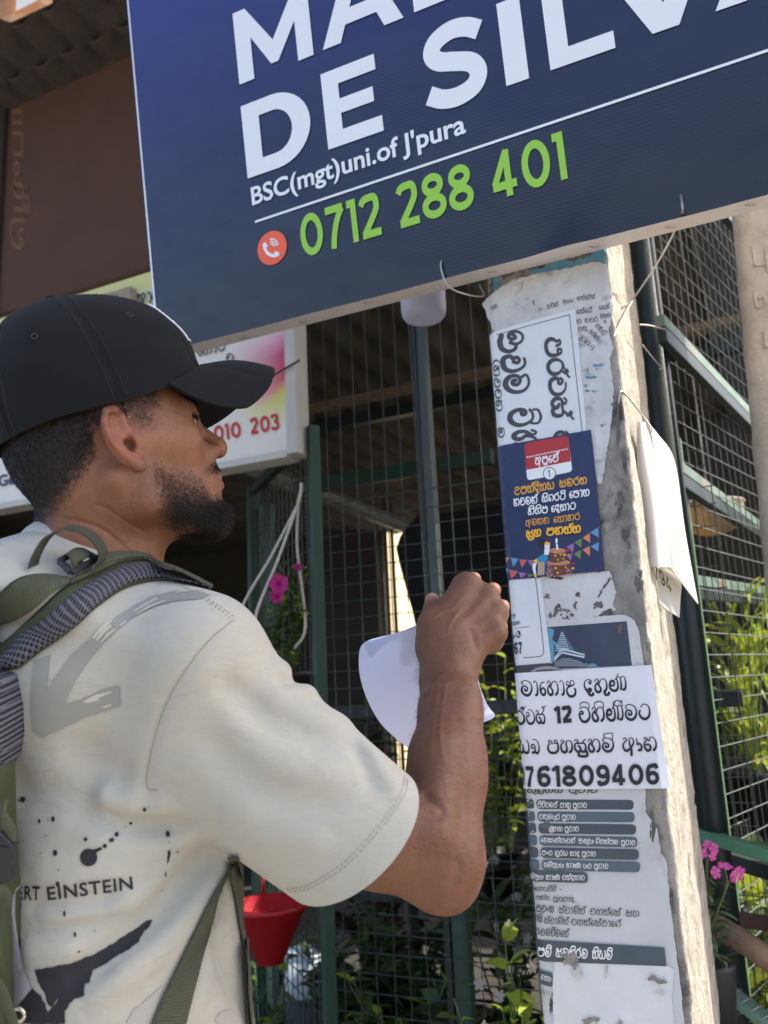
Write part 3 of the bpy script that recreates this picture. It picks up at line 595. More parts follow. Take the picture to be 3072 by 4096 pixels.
# 8 -- long list notice at the bottom
c9 = cropf(2050, 3150, .4219); c10 = cropf(1900, 2400, .767)
b = Paper(1.4)
b.poly(rag(c10([(235, 980), (275, 970), (890, 970), (890, 1100), (950, 1190), (970, 1320), (1000, 1360), (1020, 1600), (1060, 1900), (1092, 2180), (1095, 2260), (340, 2260), (300, 1500)]), 2.5, 16, 21), p_list, wav=.001)
pill = mat('slate_print', srgb(76, 88, 95), .6, var=.2, vscale=15); pill2 = mat('slate_blue_print', srgb(90, 106, 116), .6, var=.2, vscale=15)
for i, (x0, y0, x1, y1, h) in enumerate([(225, 108, 1152, 115, 95), (235, 222, 1162, 230, 98), (246, 335, 1176, 346, 98), (256, 448, 1187, 464, 100), (268, 562, 1202, 582, 101), (278, 678, 1214, 700, 100)]):
    m = [pill, pill2][i % 2]
    b.poly(rrect(c9([(x0, y0), (x1, y1), (x1, y1 + h), (x0 + 8, y0 + h)]), .45), m)
    b.poly(rrect(c9([(x0 - 110, y0), (x0 - 22, y0), (x0 - 14, y0 + h - 4), (x0 - 110, y0 + h)]), .3), m)
b.poly(rrect(c9([(150, 775), (718, 800), (724, 900), (150, 885)]), .4), pill)
T9 = lambda tok, x0, y0, x1, y1, h, m=i_white, w=1.5: st(b, tok, (x0, y0), (x1, y1), h, m, c9, w)
T9('pa +i ca +i ca ma la +hal', 245, 182, 438, 184, 44); T9('pa aa tha +ra', 456, 184, 560, 186, 44); T9('pa +uu ja aa va', 580, 186, 712, 184, 44)
T9('ca tha +u ma dha +u ra', 258, 292, 455, 296, 44); T9('pa +uu ja aa va', 475, 297, 606, 298, 44)
T9('pa aa na', 385, 407, 480, 409, 42); T9('pa +uu ja aa va', 500, 409, 635, 410, 44)
T9('e tha sa ae tha +hal tha ae va ka +hal', 275, 512, 605, 522, 42); T9('I sa +u dha', 630, 522, 775, 526, 44); T9('ga +i la na +hal pa sa', 795, 526, 1005, 532, 42); T9('pa +uu ja aa va', 1032, 536, 1168, 540, 44)
T9('pa am ca', 285, 632, 385, 636, 42); T9('tha +uu ra ya', 408, 638, 528, 640, 42); T9('na aa da', 550, 641, 642, 643, 42); T9('pa +uu ja aa va', 662, 643, 796, 646, 44)
T9('sa ma +i ba +u dha dha', 303, 746, 492, 752, 42); T9('ka aa nna', 515, 753, 652, 756, 42); T9('dha ja', 675, 757, 755, 759, 42); T9('pa +uu ja aa va', 778, 760, 912, 763, 44)
T9('sa ma +i ba +u dha dha', 170, 860, 300, 864, 42); T9('ka aa nna', 322, 866, 456, 868, 42); T9('va na +hal da na aa va', 478, 868, 690, 870, 44)
T9('ma e ha ya va +ii ma +i', 190, 974, 422, 980, 42, i_dark); T9('dash', 450, 978, 470, 979, 42, i_dark)
T9('ya _ pa nna dda +i tha comma', 190, 1056, 365, 1062, 38, i_dark); T9('pa +uu ja +ya pa aa da comma', 388, 1068, 603, 1076, 40, i_dark)
T9('la va am sa', 235, 1170, 400, 1178, 62, i_dark, 1.7); T9('sa +hal va aa ma +i na +hal', 442, 1184, 702, 1196, 58, i_dark, 1.3); T9('va ha na +hal e sa +hal', 738, 1198, 1040, 1212, 58, i_dark, 1.3); T9('sa ha', 1075, 1214, 1205, 1220, 58, i_dark, 1.3)
T9('va aa sa +i', 215, 1262, 290, 1266, 60, i_dark, 1.7); T9('sa +hal va aa ma +i na +hal', 305, 1282, 545, 1294, 56, i_dark, 1.3); T9('va ha na +hal e sa +hal la aa e ga +hal', 560, 1296, 1040, 1316, 56, i_dark, 1.3)
st(b, 'va dda ma va +ii ma e na +hal', (320, 1742), (495, 1755), 34, i_dark, c10, 1.5)
T9('na +u ga +ra ha ya _ pa +u ja aa va +i', 150, 45, 815, 45, 52, i_dark, 1.8)
b.poly(c10([(325, 1768), (990, 1808), (1000, 1905), (330, 1880)]), pill); st(b, 'pa ma +i _ sa ma na +i ra ma _ na +i ya ma +i', (335, 1852), (720, 1868), 44, i_white, c10, 1.9)
b.poly(rrect(c10([(335, 1925), (408, 1940), (408, 2015), (345, 2000)]), .2), pill); st(b, 'ma na dha', (350, 1975), (400, 1985), 26, i_white, c10, 1.4)
q = c10([(355, 2050), (412, 2060)]); b.text(latin('555 I 0'), q[0], q[1], (-2, -24), i_dark)
for i, (x, y, rx, ry) in enumerate([(320, 355, 48, 42), (350, 590, 22, 34), (330, 610, 30, 20), (375, 395, 40, 40), (1250, 200, 20, 60), (445, 690, 12, 16)]):
    b.poly(blot(*c9([(x, y)])[0], rx * .42, ry * .42, 120 + i), pill2 if i == 0 else p_old, lift=.0012)
b.poly(blot(*c10([(400, 2110)])[0], 9, 38, 130), i_dark, lift=.0008)
b.build('offering_list', 'long weathered notice listing lines of print in dark rounded bars')
# 9 -- blank torn sheet at the very bottom
b = Paper(2.6)
b.poly(rag(c10([(425, 1810), (470, 1812), (600, 1842), (800, 1880), (1000, 1902), (1040, 1920), (1028, 2060), (1045, 2280), (415, 2280), (408, 2000)]), 2, 14, 25), p_plain, wav=.003)
for i, (x, y, rx, ry) in enumerate([(505, 1880, 50, 55), (540, 1930, 40, 40), (490, 1850, 40, 24), (960, 1970, 45, 30), (975, 2040, 40, 20), (600, 2190, 70, 26), (760, 2195, 16, 30), (690, 1935, 14, 40)]):
    b.polys(blotch(*c10([(x, y)])[0], rx * .66, ry * .66, 140 + i, 0, 12), p_dirty if i % 3 == 1 else m_conc, lift=.0035)
b.build('blank_paper', 'blank torn white paper pasted lowest on the pole')
# 10 -- white notice with black lettering
c7 = cropf(2020, 2640, .4219)
b = Paper(4)
b.w = True
b.poly(c7([(20, 134), (62, 128), (720, 88), (1380, 48), (1452, 600), (1540, 1213), (800, 1222), (145, 1218), (100, 1218)]), p_white, wav=.0008)
B7 = lambda tok, p0, p1, h: b.text(sinhala(tok, 1.35, .5), *c7([p0, p1]), (-.1 * h * .42, -h * .42), i_black)
B7('ma aa e ka aa lla', (168, 335), (688, 325), 135); B7('da ka +u nna', (760, 315), (1165, 282), 128)
B7('ra +hal ca sa +hal', (130, 605), (412, 598), 128); B7('va +i ka +i nna +ii ma tta', (712, 585), (1392, 555), 138)
B7('ya llu', (150, 880), (345, 880), 128); B7('pa ha sa +su ka ma +halm', (412, 878), (1048, 862), 124); B7('A ae tha', (1122, 862), (1452, 852), 128)
q = c7([(478, 604), (648, 590)]); b.text(block('l2', .24, .12), q[0], q[1], (-5, -68), i_black)
q = c7([(322, 1202), (1472, 1176)]); b.text(block('6l809406', .2, .135), q[0], q[1], (-5, -84), i_black)
q = c7([(226, 1198), (292, 1198)]); b.text(block('7', .2), q[0], q[1], (-4, -82), i_black); q = c7([(172, 1198), (214, 1198)]); b.text(block('0', .2), q[0], q[1], (-4, -82), i_black)
b.build('sale_notice', 'bright white notice with four lines of bold black lettering and a phone number')
# ================================================================== the big sign
TL = R(8.4); SY = np.array([0, -math.sin(TL), math.cos(TL)]); SN = np.array([0, math.cos(TL), math.sin(TL)])
SO = atY(743, 1379, YP - 0.06)
SO = np.array([-1.0206, SO[1], SO[2]])
def sg(x, y):
    r = ray(x, y); k = SN.dot(SO - EYE) / SN.dot(r); p = EYE + r * k; return np.array([p[0] - SO[0], (p - SO).dot(SY)])
def sp(u, v, off=0.0): return SO + np.array([u, 0, 0]) + SY * v - SN * off
SROT = R(0.45)
m_vinyl = None
def vinyl():
    m = bpy.data.materials.new('printed_vinyl'); m.use_nodes = True; g = N(m)
    out = g.n('ShaderNodeOutputMaterial'); p = g.n('ShaderNodeBsdfPrincipled'); p.inputs['Roughness'].default_value = .24; p.inputs['Specular IOR Level'].default_value = .5
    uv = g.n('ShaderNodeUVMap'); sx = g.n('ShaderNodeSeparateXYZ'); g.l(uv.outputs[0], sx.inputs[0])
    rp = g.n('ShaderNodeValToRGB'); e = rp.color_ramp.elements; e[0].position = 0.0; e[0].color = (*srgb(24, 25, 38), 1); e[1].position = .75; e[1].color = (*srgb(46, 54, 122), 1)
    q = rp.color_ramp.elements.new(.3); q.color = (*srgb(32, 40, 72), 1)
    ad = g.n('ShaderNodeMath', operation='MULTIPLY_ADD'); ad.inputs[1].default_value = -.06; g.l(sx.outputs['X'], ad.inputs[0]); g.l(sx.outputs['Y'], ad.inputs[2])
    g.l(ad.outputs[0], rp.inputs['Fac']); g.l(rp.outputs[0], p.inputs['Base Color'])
    # flutes of the board show through as fine horizontal ripples
    wv = g.n('ShaderNodeTexWave', wave_type='BANDS', bands_direction='Y', i_Scale=46.0, i_Distortion=2.0, i_Detail=1.0)
    wv.inputs['Detail Scale'].default_value = .6
    g.l(uv.outputs[0], wv.inputs['Vector'])
    nz = g.n('ShaderNodeTexNoise', i_Scale=2.2, i_Detail=2.0); g.l(uv.outputs[0], nz.inputs['Vector'])
    mr = g.n('ShaderNodeMapRange', i_From_Min=.35, i_From_Max=.7, i_To_Min=.15, i_To_Max=1.0); g.l(nz.outputs[0], mr.inputs[0])
    mu = g.n('ShaderNodeMath', operation='MULTIPLY'); g.l(wv.outputs['Fac'], mu.inputs[0]); g.l(mr.outputs[0], mu.inputs[1])
    b1 = g.n('ShaderNodeBump', i_Strength=1.0, i_Distance=.00013); g.l(mu.outputs[0], b1.inputs['Height'])
    n2 = g.n('ShaderNodeTexNoise', i_Scale=3.5, i_Detail=3.0); g.l(uv.outputs[0], n2.inputs['Vector'])
    b2 = g.n('ShaderNodeBump', i_Strength=1.0, i_Distance=.012); g.l(n2.outputs[0], b2.inputs['Height']); g.l(b1.outputs[0], b2.inputs['Normal'])
    g.l(b2.outputs[0], p.inputs['Normal']); g.l(p.outputs[0], out.inputs[0]); return m
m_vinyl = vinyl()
SW, SH, SD = 2.35, 1.30, 0.062
sign = empty('shop_sign', tuple(SO)); tag(sign, 'large navy sign board with white name lettering and a green phone number', 'sign')
m_signwhite = mat('white_sign_edge', (0.70, 0.64, 0.60), .5, var=.12, vscale=12, bump=.001, bscale=40)
mb = MB()
def sbox(u0, v0, u1, v1, d0, d1, mb, m=0):
    V = [sp(u, v, -d) for d in (d0, d1) for v in (v0, v1) for u in (u0, u1)]
    return mb.add(V, [(0, 1, 3, 2), (4, 6, 7, 5), (0, 2, 6, 4), (1, 5, 7, 3), (0, 4, 5, 1), (2, 3, 7, 6)], m)
sbox(0, 0, SW, SH, .004, SD, mb); fr = mb.build('frame', m_signwhite, sign); bevel(fr, .003)
# front sheet: a grid so that its lower edge can ripple slightly round the nails
nu, nv = 160, 60
V = []; UV = []
for j in range(nv + 1):
    for i in range(nu + 1):
        u, v = SW * i / nu, -.003 + (SH + .003) * j / nv
        d = .0012 + .0012 * math.sin(u * 23) * math.exp(-v / .05) + (.006 * math.exp(-v / .02) * math.exp(-((u - .8) / .04) ** 2))
        V.append(sp(u, v, d)); UV.append((u, v))
Fc = [(j * (nu + 1) + i, j * (nu + 1) + i + 1, (j + 1) * (nu + 1) + i + 1, (j + 1) * (nu + 1) + i) for j in range(nv) for i in range(nu)]
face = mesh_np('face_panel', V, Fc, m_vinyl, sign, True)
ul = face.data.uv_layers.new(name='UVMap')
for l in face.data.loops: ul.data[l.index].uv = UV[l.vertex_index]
# thin metal edge along the left side
mb = MB(); sbox(-.004, -.004, 0, SH, -.004, SD, mb); bevel(mb.build('edge_trim', mat('pale_metal_edge', (.6, .62, .66), .35, .6), sign), .001, 1)
# lettering, each letter fitted where it stands on the sheet
mw = ink('white_lettering', (0.80, 0.81, 0.84), .4); mg = ink('green_lettering', srgb(146, 200, 62), .4); mo = ink('orange_badge_print', srgb(238, 96, 60), .4)
def on_sign(name, items, m):
    V = []; Fc = []
    for vv, tt, off in items:
        o = len(V); vv, tt = subdivide(vv, tt, .05); V += [sp(p[0], p[1], .0034 + off) for p in vv]; Fc += [tuple(i + o for i in t) for t in tt]
    return mesh_np(name, V, Fc, m, sign)
def letter(ch, u0, u1, v0, h, wgt):
    V, T = block(ch); V = V.copy(); lo, hi = V[:, 0].min(), V[:, 0].max()
    V[:, 0] = u0 + (V[:, 0] - lo) / (hi - lo) * (u1 - u0); V[:, 1] = v0 + V[:, 1] * h
    return V, T, 0.0
U = lambda x, y: sg(x, y)[0]
v1 = sg(995, 717)[1] + .0; hD = .1415
row = lambda u: v1 + (u - U(995, 717)) * math.tan(SROT)
its = []
for ch, l, r in [('D', (995, 717), (1246, 494)), ('E', (1317, 602), (1538, 521)), ('S', (1682, 220), (1955, 273)), ('I', (2027, 341), (2118, 310)), ('L', (2203, 277), (2462, 184))]:
    u0, u1 = U(*l), U(*r); its.append(letter(ch, u0, u1, row(u0) - (.002 if ch == 'S' else 0), hD + (.004 if ch == 'S' else 0), .055))
uV = (U(2610, 131) + U(2717, 95)) / 2; its.append(letter('V', uV - .088, uV + .088, row(uV), hD, .055)); uA = U(2862, 48); its.append(letter('A', uA, uA + .185, row(uA), hD, .055))
v2 = sg(962, 342)[1]; row2 = lambda u: v2 + (u - U(962, 342)) * math.tan(SROT)
for ch, l, r in [('M', (962, 342), (1258, 219)), ('A', (1295, 204), (1617, 71)), ('L', (1660, 55), None)]:
    u0 = U(*l); u1 = U(*r) if r else u0 + .095; its.append(letter(ch, u0, u1, row2(u0), hD, .055))
on_sign('name_lettering', its, mw)
u0, vb = sg(1013, 823); u1 = U(1866, 525); hB = sg(1006, 752)[1] - vb; V, T = latin("BSC(mgt)uni.of J'pura", .02); V = V.copy(); lo, hi = V[:, 0].min(), V[:, 0].max()
V = np.stack([u0 + (V[:, 0] - lo) / (hi - lo) * (u1 - u0), vb + V[:, 1] / .72 * hB + (V[:, 0] - lo) / (hi - lo) * (u1 - u0) * math.tan(SROT)], 1)
on_sign('degree_lettering', [(V, T, 0)], mw)
u0, vb = sg(1213, 1018); vb -= .008; u1 = U(2270, 690); V, T = block('0712 288 401', .175, .115); V = V.copy(); lo, hi = V[:, 0].min(), V[:, 0].max()
V = np.stack([u0 + (V[:, 0] - lo) / (hi - lo) * (u1 - u0), vb + V[:, 1] * .078 + (V[:, 0] - lo) / (hi - lo) * (u1 - u0) * math.tan(SROT)], 1)
on_sign('phone_number', [(V, T, 0)], mg)
r0, r1 = sg(1024, 890), sg(3072, 206); dr = (r1 - r0) / np.linalg.norm(r1 - r0); r2 = r0 + dr * 1.6; nn = np.array([-dr[1], dr[0]]) * .0022
on_sign('rule_line', [(np.array([r0 - nn, r2 - nn, r2 + nn, r0 + nn]), [(0, 1, 2, 3)], 0)], mw)
cc = sg(1092, 994); rad = (sg(1150, 975)[0] - sg(1034, 1015)[0]) / 2
on_sign('phone_badge', [(*tri_union([[(cc[0] + rad * math.cos(t), cc[1] + rad * math.sin(t)) for t in np.linspace(0, 2 * math.pi, 48, endpoint=False)]]), 0)], mo)
hs = []
a0 = smooth_line([(-.5, .42), (-.52, .1), (-.3, -.3), (.1, -.55), (.42, -.52)], 5)
hs += stroke_polys_raw([tuple(p) for p in a0], .2)
hs += [[(-.68, .38), (-.42, .5), (-.28, .2), (-.46, .06)], [(.38, -.68), (.5, -.42), (.2, -.28), (.06, -.46)]]
for rr_ in (.2, .36, .52): hs += stroke_polys_raw([(-.06 + rr_ * math.cos(t), .06 + rr_ * math.sin(t)) for t in np.linspace(R(0), R(90), 9)], .085)
V, T = tri_union(hs); on_sign('handset_icon', [(V * rad * .92 + cc, T, .0006)], mw)
# nails bent over along the white lower edge
mb = MB(); rn = random.Random(3)
for i in range(15):
    u = .18 + i * .125 + rn.uniform(-.03, .03); p = sp(u, -.0005, -.03 - rn.uniform(-.012, .012)); mb.tube([p + [0, 0, -.001], p + [.006, 0, -.0035], p + [.015, .003, -.003]], .0012, 6)
mb.build('nails', mat('dull_nail', (.45, .4, .36), .5, .6), sign)
# tie wires
m_wire = mat('galvanised_wire', (.42, .40, .36), .45, .8)
def wire(name, pts, r, label, grp='wires tied to the sign and the pole', sub=8):
    o = MB().tube(smooth_line(pts, sub), r, 6).build(name, m_wire, None, True); return tag(o, label, 'wire', grp)
ub = sg(1771, 1060)
pA = sp(ub[0], ub[1] + .006, .004)
wire('tie_wire', [pA + SN * .02, pA, pA + [.0, -.004, -.02], pA + [.01, .0, -.05], pA + [.035, .02, -.062], pA + [.05, .06, -.05], pA + [.04, .075, -.02]], .0016, 'short looped wire through the sign edge above the plastic jar')
uc = sg(2723, 787); pB = sp(uc[0], uc[1], .004)
hang = atY(2715, 893, YP - .03); k1 = np.array(wrap(-.166, atX(2540, 1190, -.165)[2], .003))
wire('tie_wire', [pB + SN * .02, pB, pB + [0, -.006, -.03], P(2715, 893, 1.40), P(2640, 1035, 1.44), P(2572, 1140, 1.46), atX(2528, 1205, -.157), atX(2490, 1275, -.158), atY(2452, 1350, YP - .006)], .0019, 'doubled wire running from the sign edge down across the pole edge')
wire('tie_wire', [P(2715, 893, 1.40), P(2745, 885, 1.42), P(2785, 862, 1.45)], .0015, 'short wire end curling below the sign beside the doubled wire')
# ================================================================== the man: one continuous body grown from blended volumes
def smin(a, b, k):
    h = np.clip(0.5 + 0.5 * (b - a) / k, 0, 1); return b * (1 - h) + a * h - k * h * (1 - h)
def smax(a, b, k): return -smin(-a, -b, k)
def cap(p, a, b, ra, rb):
    a = np.asarray(a, float); b = np.asarray(b, float); ab = b - a; t = np.clip(((p - a) @ ab) / max(ab @ ab, 1e-12), 0, 1)
    return np.linalg.norm(p - a - t[:, None] * ab, axis=1) - (ra + (rb - ra) * t)
def chain(p, pts, rs, k=0.0):
    d = None
    for i in range(len(pts) - 1):
        q = cap(p, pts[i], pts[i + 1], rs[i], rs[i + 1]); d = q if d is None else (smin(d, q, k) if k else np.minimum(d, q))
    return d
def elp(p, c, r, Rm=None):
    q = p - np.asarray(c, float)
    if Rm is not None: q = q @ Rm
    r = np.asarray(r, float); k0 = np.linalg.norm(q / r, axis=1); k1 = np.linalg.norm(q / (r * r), axis=1) + 1e-9
    return k0 * (k0 - 1) / k1
def surface(fn, lo, hi, h, blk=8):
    """surface nets over a sparse grid -> verts, quads"""
    lo = np.asarray(lo, float); n = np.ceil((np.asarray(hi) - lo) / (h * blk)).astype(int)
    I = np.stack(np.meshgrid(*[np.arange(k) for k in n], indexing='ij'), -1).reshape(-1, 3)
    c = lo + (I + .5) * blk * h; d = np.concatenate([fn(c[i:i + 200000]) for i in range(0, len(c), 200000)])
    I = I[np.abs(d) < blk * h * 1.25]
    off = np.stack(np.meshgrid(*[np.arange(blk + 1)] * 3, indexing='ij'), -1).reshape(-1, 3)
    m = blk + 1; D = np.empty((len(I), m, m, m), np.float32); st = 400
    for i in range(0, len(I), st):
        pts = (lo + (I[i:i + st, None, :] * blk + off[None]) * h).reshape(-1, 3); D[i:i + st] = fn(pts).reshape(-1, m, m, m)
    ins = D < 0
    keep = ins.any((1, 2, 3)) & ~ins.all((1, 2, 3)); I = I[keep]; D = D[keep]; ins = ins[keep]
    c8 = [ins[:, a:a + blk, b:b + blk, c_:c_ + blk] for a in (0, 1) for b in (0, 1) for c_ in (0, 1)]
    s = sum(x.astype(np.int8) for x in c8); act = (s > 0) & (s < 8)
    bi, x, y, z = np.nonzero(act); base = np.stack([x, y, z], 1)
    acc = np.zeros((len(bi), 3)); cnt = np.zeros(len(bi))
    co = [(a, b, c_) for a in (0, 1) for b in (0, 1) for c_ in (0, 1)]
    val = {q: D[bi, x + q[0], y + q[1], z + q[2]].astype(float) for q in co}
    for q in co:
        for ax in range(3):
            if q[ax] == 0:
                q2 = list(q); q2[ax] = 1; q2 = tuple(q2); v0, v1 = val[q], val[q2]; cr = (v0 < 0) != (v1 < 0)
                t = np.where(cr, v0 / np.where(v0 == v1, 1, v0 - v1), 0); pt = np.array(q, float)[None].repeat(len(bi), 0); pt[:, ax] += t
                acc += pt * cr[:, None]; cnt += cr
    gi = I[bi] * blk + base; V = lo + (gi + acc / np.maximum(cnt, 1)[:, None]) * h
    dim = n * blk + 2; key = lambda g: (g[:, 0] * dim[1] + g[:, 1]) * dim[2] + g[:, 2]
    K = key(gi); o = np.argsort(K); Ks = K[o]
    Q = []
    for ax in range(3):
        sl0 = [slice(None)] + [slice(0, blk)] * 3; sl1 = list(sl0); sl1[ax + 1] = slice(1, blk + 1)
        a, b = ins[tuple(sl0)], ins[tuple(sl1)]; bi2, x2, y2, z2 = np.nonzero(a != b); g = I[bi2] * blk + np.stack([x2, y2, z2], 1)
        u, v = [(1, 2), (2, 0), (0, 1)][ax]; ids = []
        for du, dv in ((0, 0), (-1, 0), (-1, -1), (0, -1)):
            gg = g.copy(); gg[:, u] += du; gg[:, v] += dv; kk = key(gg); ps = np.searchsorted(Ks, kk); ps = np.clip(ps, 0, len(Ks) - 1)
            ids.append(np.where(Ks[ps] == kk, o[ps], -1))
        ids = np.stack(ids, 1); fl = a[bi2, x2, y2, z2]; ids[~fl] = ids[~fl][:, ::-1]; Q.append(ids[(ids >= 0).all(1)])
    return V, np.concatenate(Q)
def relax(V, Q, it=1, f=.5):
    e = np.concatenate([Q[:, [0, 1]], Q[:, [1, 2]], Q[:, [2, 3]], Q[:, [3, 0]]]); e = np.concatenate([e, e[:, ::-1]])
    c = np.bincount(e[:, 0], minlength=len(V))[:, None]
    for _ in range(it):
        s = np.stack([np.bincount(e[:, 0], V[e[:, 1], k], len(V)) for k in range(3)], 1); V = V + f * (s / np.maximum(c, 1) - V)
    return V
def big_mesh(name, V, Q, mats, parent=None, col=None):
    me = bpy.data.meshes.new(name); me.vertices.add(len(V)); me.vertices.foreach_set('co', V.astype(np.float32).ravel())
    me.loops.add(Q.size); me.loops.foreach_set('vertex_index', Q.astype(np.int32).ravel()); me.polygons.add(len(Q))
    k = Q.shape[1]; me.polygons.foreach_set('loop_start', np.arange(0, Q.size, k, dtype=np.int32)); me.polygons.foreach_set('use_smooth', np.ones(len(Q), bool))
    me.update(calc_edges=True); me.validate()
    for m in mats: me.materials.append(m)
    if col is not None:
        a = me.color_attributes.new('tone', 'FLOAT_COLOR', 'POINT'); a.data.foreach_set('color', np.hstack([col, np.ones((len(V), 1))]).astype(np.float32).ravel())
    return link_mesh(name, me, parent)
# ---- frames
CR, CU, CF = MW[:, 0], MW[:, 1], MW[:, 2]
rh = nrm([CR[0], CR[1], 0]); fh = nrm([CF[0], CF[1], 0]); Zw = np.array([0, 0, 1.])
def heading(deg): return math.cos(R(deg)) * rh + math.sin(R(deg)) * fh
HY, HPT, HRL = 27.0, 17.0, 0.0
hx = heading(HY); HL = np.cross(Zw, hx); HF = math.cos(R(HPT)) * hx + math.sin(R(HPT)) * Zw; HU = np.cross(HF, HL)
HL, HU = math.cos(R(HRL)) * HL + math.sin(R(HRL)) * HU, math.cos(R(HRL)) * HU - math.sin(R(HRL)) * HL
HM = np.stack([HF, HL, HU], 1)                      # head frame: forward, left, up
EARP = P(512, 1775, .86)
HO = EARP - HM @ np.array([0.0, -0.076, 0.0])       # point between the ears
def hw(q): return HO + HM @ np.asarray(q, float)
def head_sdf(q):
    """q in the head frame, metres"""
    s = np.abs(q[:, 1]); qs = np.stack([q[:, 0], s, q[:, 2]], 1)
    d = elp(q, (-.006, 0, .050), (.100, .077, .084))
    d = smin(d, elp(q, (-.050, 0, .012), (.050, .060, .060)), .03)
    d = smin(d, elp(q, (.040, 0, -.005), (.058, .064, .075)), .03)
    d = smin(d, elp(q, (.062, 0, .038), (.034, .056, .030)), .02)                         # forehead
    d = smin(d, cap(qs, (.010, .054, -.058), (.080, .016, -.086), .018, .019), .028)      # jaw
    d = smin(d, cap(qs, (.004, .062, -.012), (.010, .055, -.056), .014, .017), .025)      # ramus
    d = smin(d, elp(q, (.058, 0, -.058), (.040, .044, .036)), .025)
    d = smin(d, elp(q, (.088, 0, -.090), (.0145, .018, .015)), .018)                       # chin
    d = smin(d, cap(qs, (.066, .046, .000), (.020, .066, .004), .018, .012), .025)        # cheekbone
    d = smin(d, cap(qs, (.093, .010, .036), (.080, .045, .036), .010, .010), .014)        # brow
    d = smax(d, -elp(qs, (.098, .034, .019), (.020, .020, .013)), .012)                   # eye hollow
    d = smin(d, elp(qs, (.0785, .034, .019), (.0145, .0150, .0135)), .005)                # lids round the eye
    d = smax(d, -elp(qs, (.0930, .0365, .0185), (.0085, .0120, .0040)), .002)              # opening of the lids
    d = smin(d, cap(q, (.094, 0, .030), (.1195, 0, -.003), .0075, .0092), .010)            # nose bridge
    d = smin(d, elp(q, (.1195, 0, -.0088), (.0105, .0115, .0112)), .008)
    d = smin(d, elp(qs, (.088, .017, -.016), (.019, .014, .018)), .012)                      # maxilla beside the nose
    d = smin(d, elp(qs, (.1055, .0140, -.0132), (.0125, .0078, .0082)), .006)             # wings
    d = smax(d, -elp(qs, (.1120, .0070, -.0200), (.0042, .0028, .0038)), .003)            # nostrils
    d = smin(d, elp(q, (.086, 0, -.045), (.022, .030, .026)), .016)                       # muzzle
    d = smin(d, elp(q, (.1050, 0, -.0415), (.0075, .0210, .0058)), .005)                  # upper lip
    d = smin(d, elp(q, (.1030, 0, -.0535), (.0085, .0190, .0065)), .004)                  # lower lip
    d = smax(d, -cap(qs, (.1130, 0, -.0475), (.094, .024, -.0485), .0016, .0012), .003)
    d = smax(d, -elp(q, (.106, 0, -.069), (.008, .018, .006)), .008)
    # ears
    e = qs - np.array([-.004, .0790, .002]); ca, sa = math.cos(R(20)), math.sin(R(20))     # flared off the skull
    ex, ey, ez = e[:, 0], e[:, 1], e[:, 2]
    a = R(-12); fx = ca * ex + sa * ey; fy = -sa * ex + ca * ey
    fy = sa * ex + ca * ey; fx = ca * ex - sa * ey
    gx = math.cos(a) * fx - math.sin(a) * ez; gz = math.sin(a) * fx + math.cos(a) * ez
    E = np.stack([gx, fy, gz], 1)
    hel = [(.008, .002, .012), (.009, .004, .026), (.002, .008, .034), (-.010, .011, .034), (-.0185, .012, .024), (-.0205, .011, .008), (-.016, .009, -.010), (-.008, .007, -.022), (-.001, .004, -.028)]
    ear = elp(E, (-.006, .0035, .004), (.0165, .0048, .030))
    ear = smin(ear, elp(E, (.001, .004, -.0255), (.0080, .0050, .0095)), .006)
    ear = smax(ear, -elp(E, (-.002, .0100, .008), (.0135, .0085, .022)), .002)
    ear = smin(ear, chain(E, hel, [.0030, .0035, .0040, .0043, .0042, .0040, .0036, .0036, .004]), .0035)
    ear = smin(ear, chain(E, [(-.0075, .0065, .024), (-.0125, .0085, .012), (-.0125, .0085, -.002), (-.007, .007, -.014), (.000, .006, -.0165)], [.0024, .0032, .0034, .0034, .003]), .004)
    ear = smax(ear, -elp(E, (.001, .0085, -.002), (.0095, .0125, .0130)), .0015)
    ear = smin(ear, elp(E, (.0095, .004, -.004), (.0048, .0050, .0078)), .004)
    root = elp(E, (.003, -.0065, .000), (.012, .009, .022))
    ear = smin(ear, root, .006)
    d = smin(d, ear, .004)
    d = smax(d, -chain(E, [(-.0115, .0125, .0275), (-.0165, .0135, .014), (-.0165, .0125, -.002)], [.0026, .0028, .0022]), .0025)
    return smax(d, -elp(E, (.0028, .001, -.0045), (.0046, .0070, .0066)), .004)
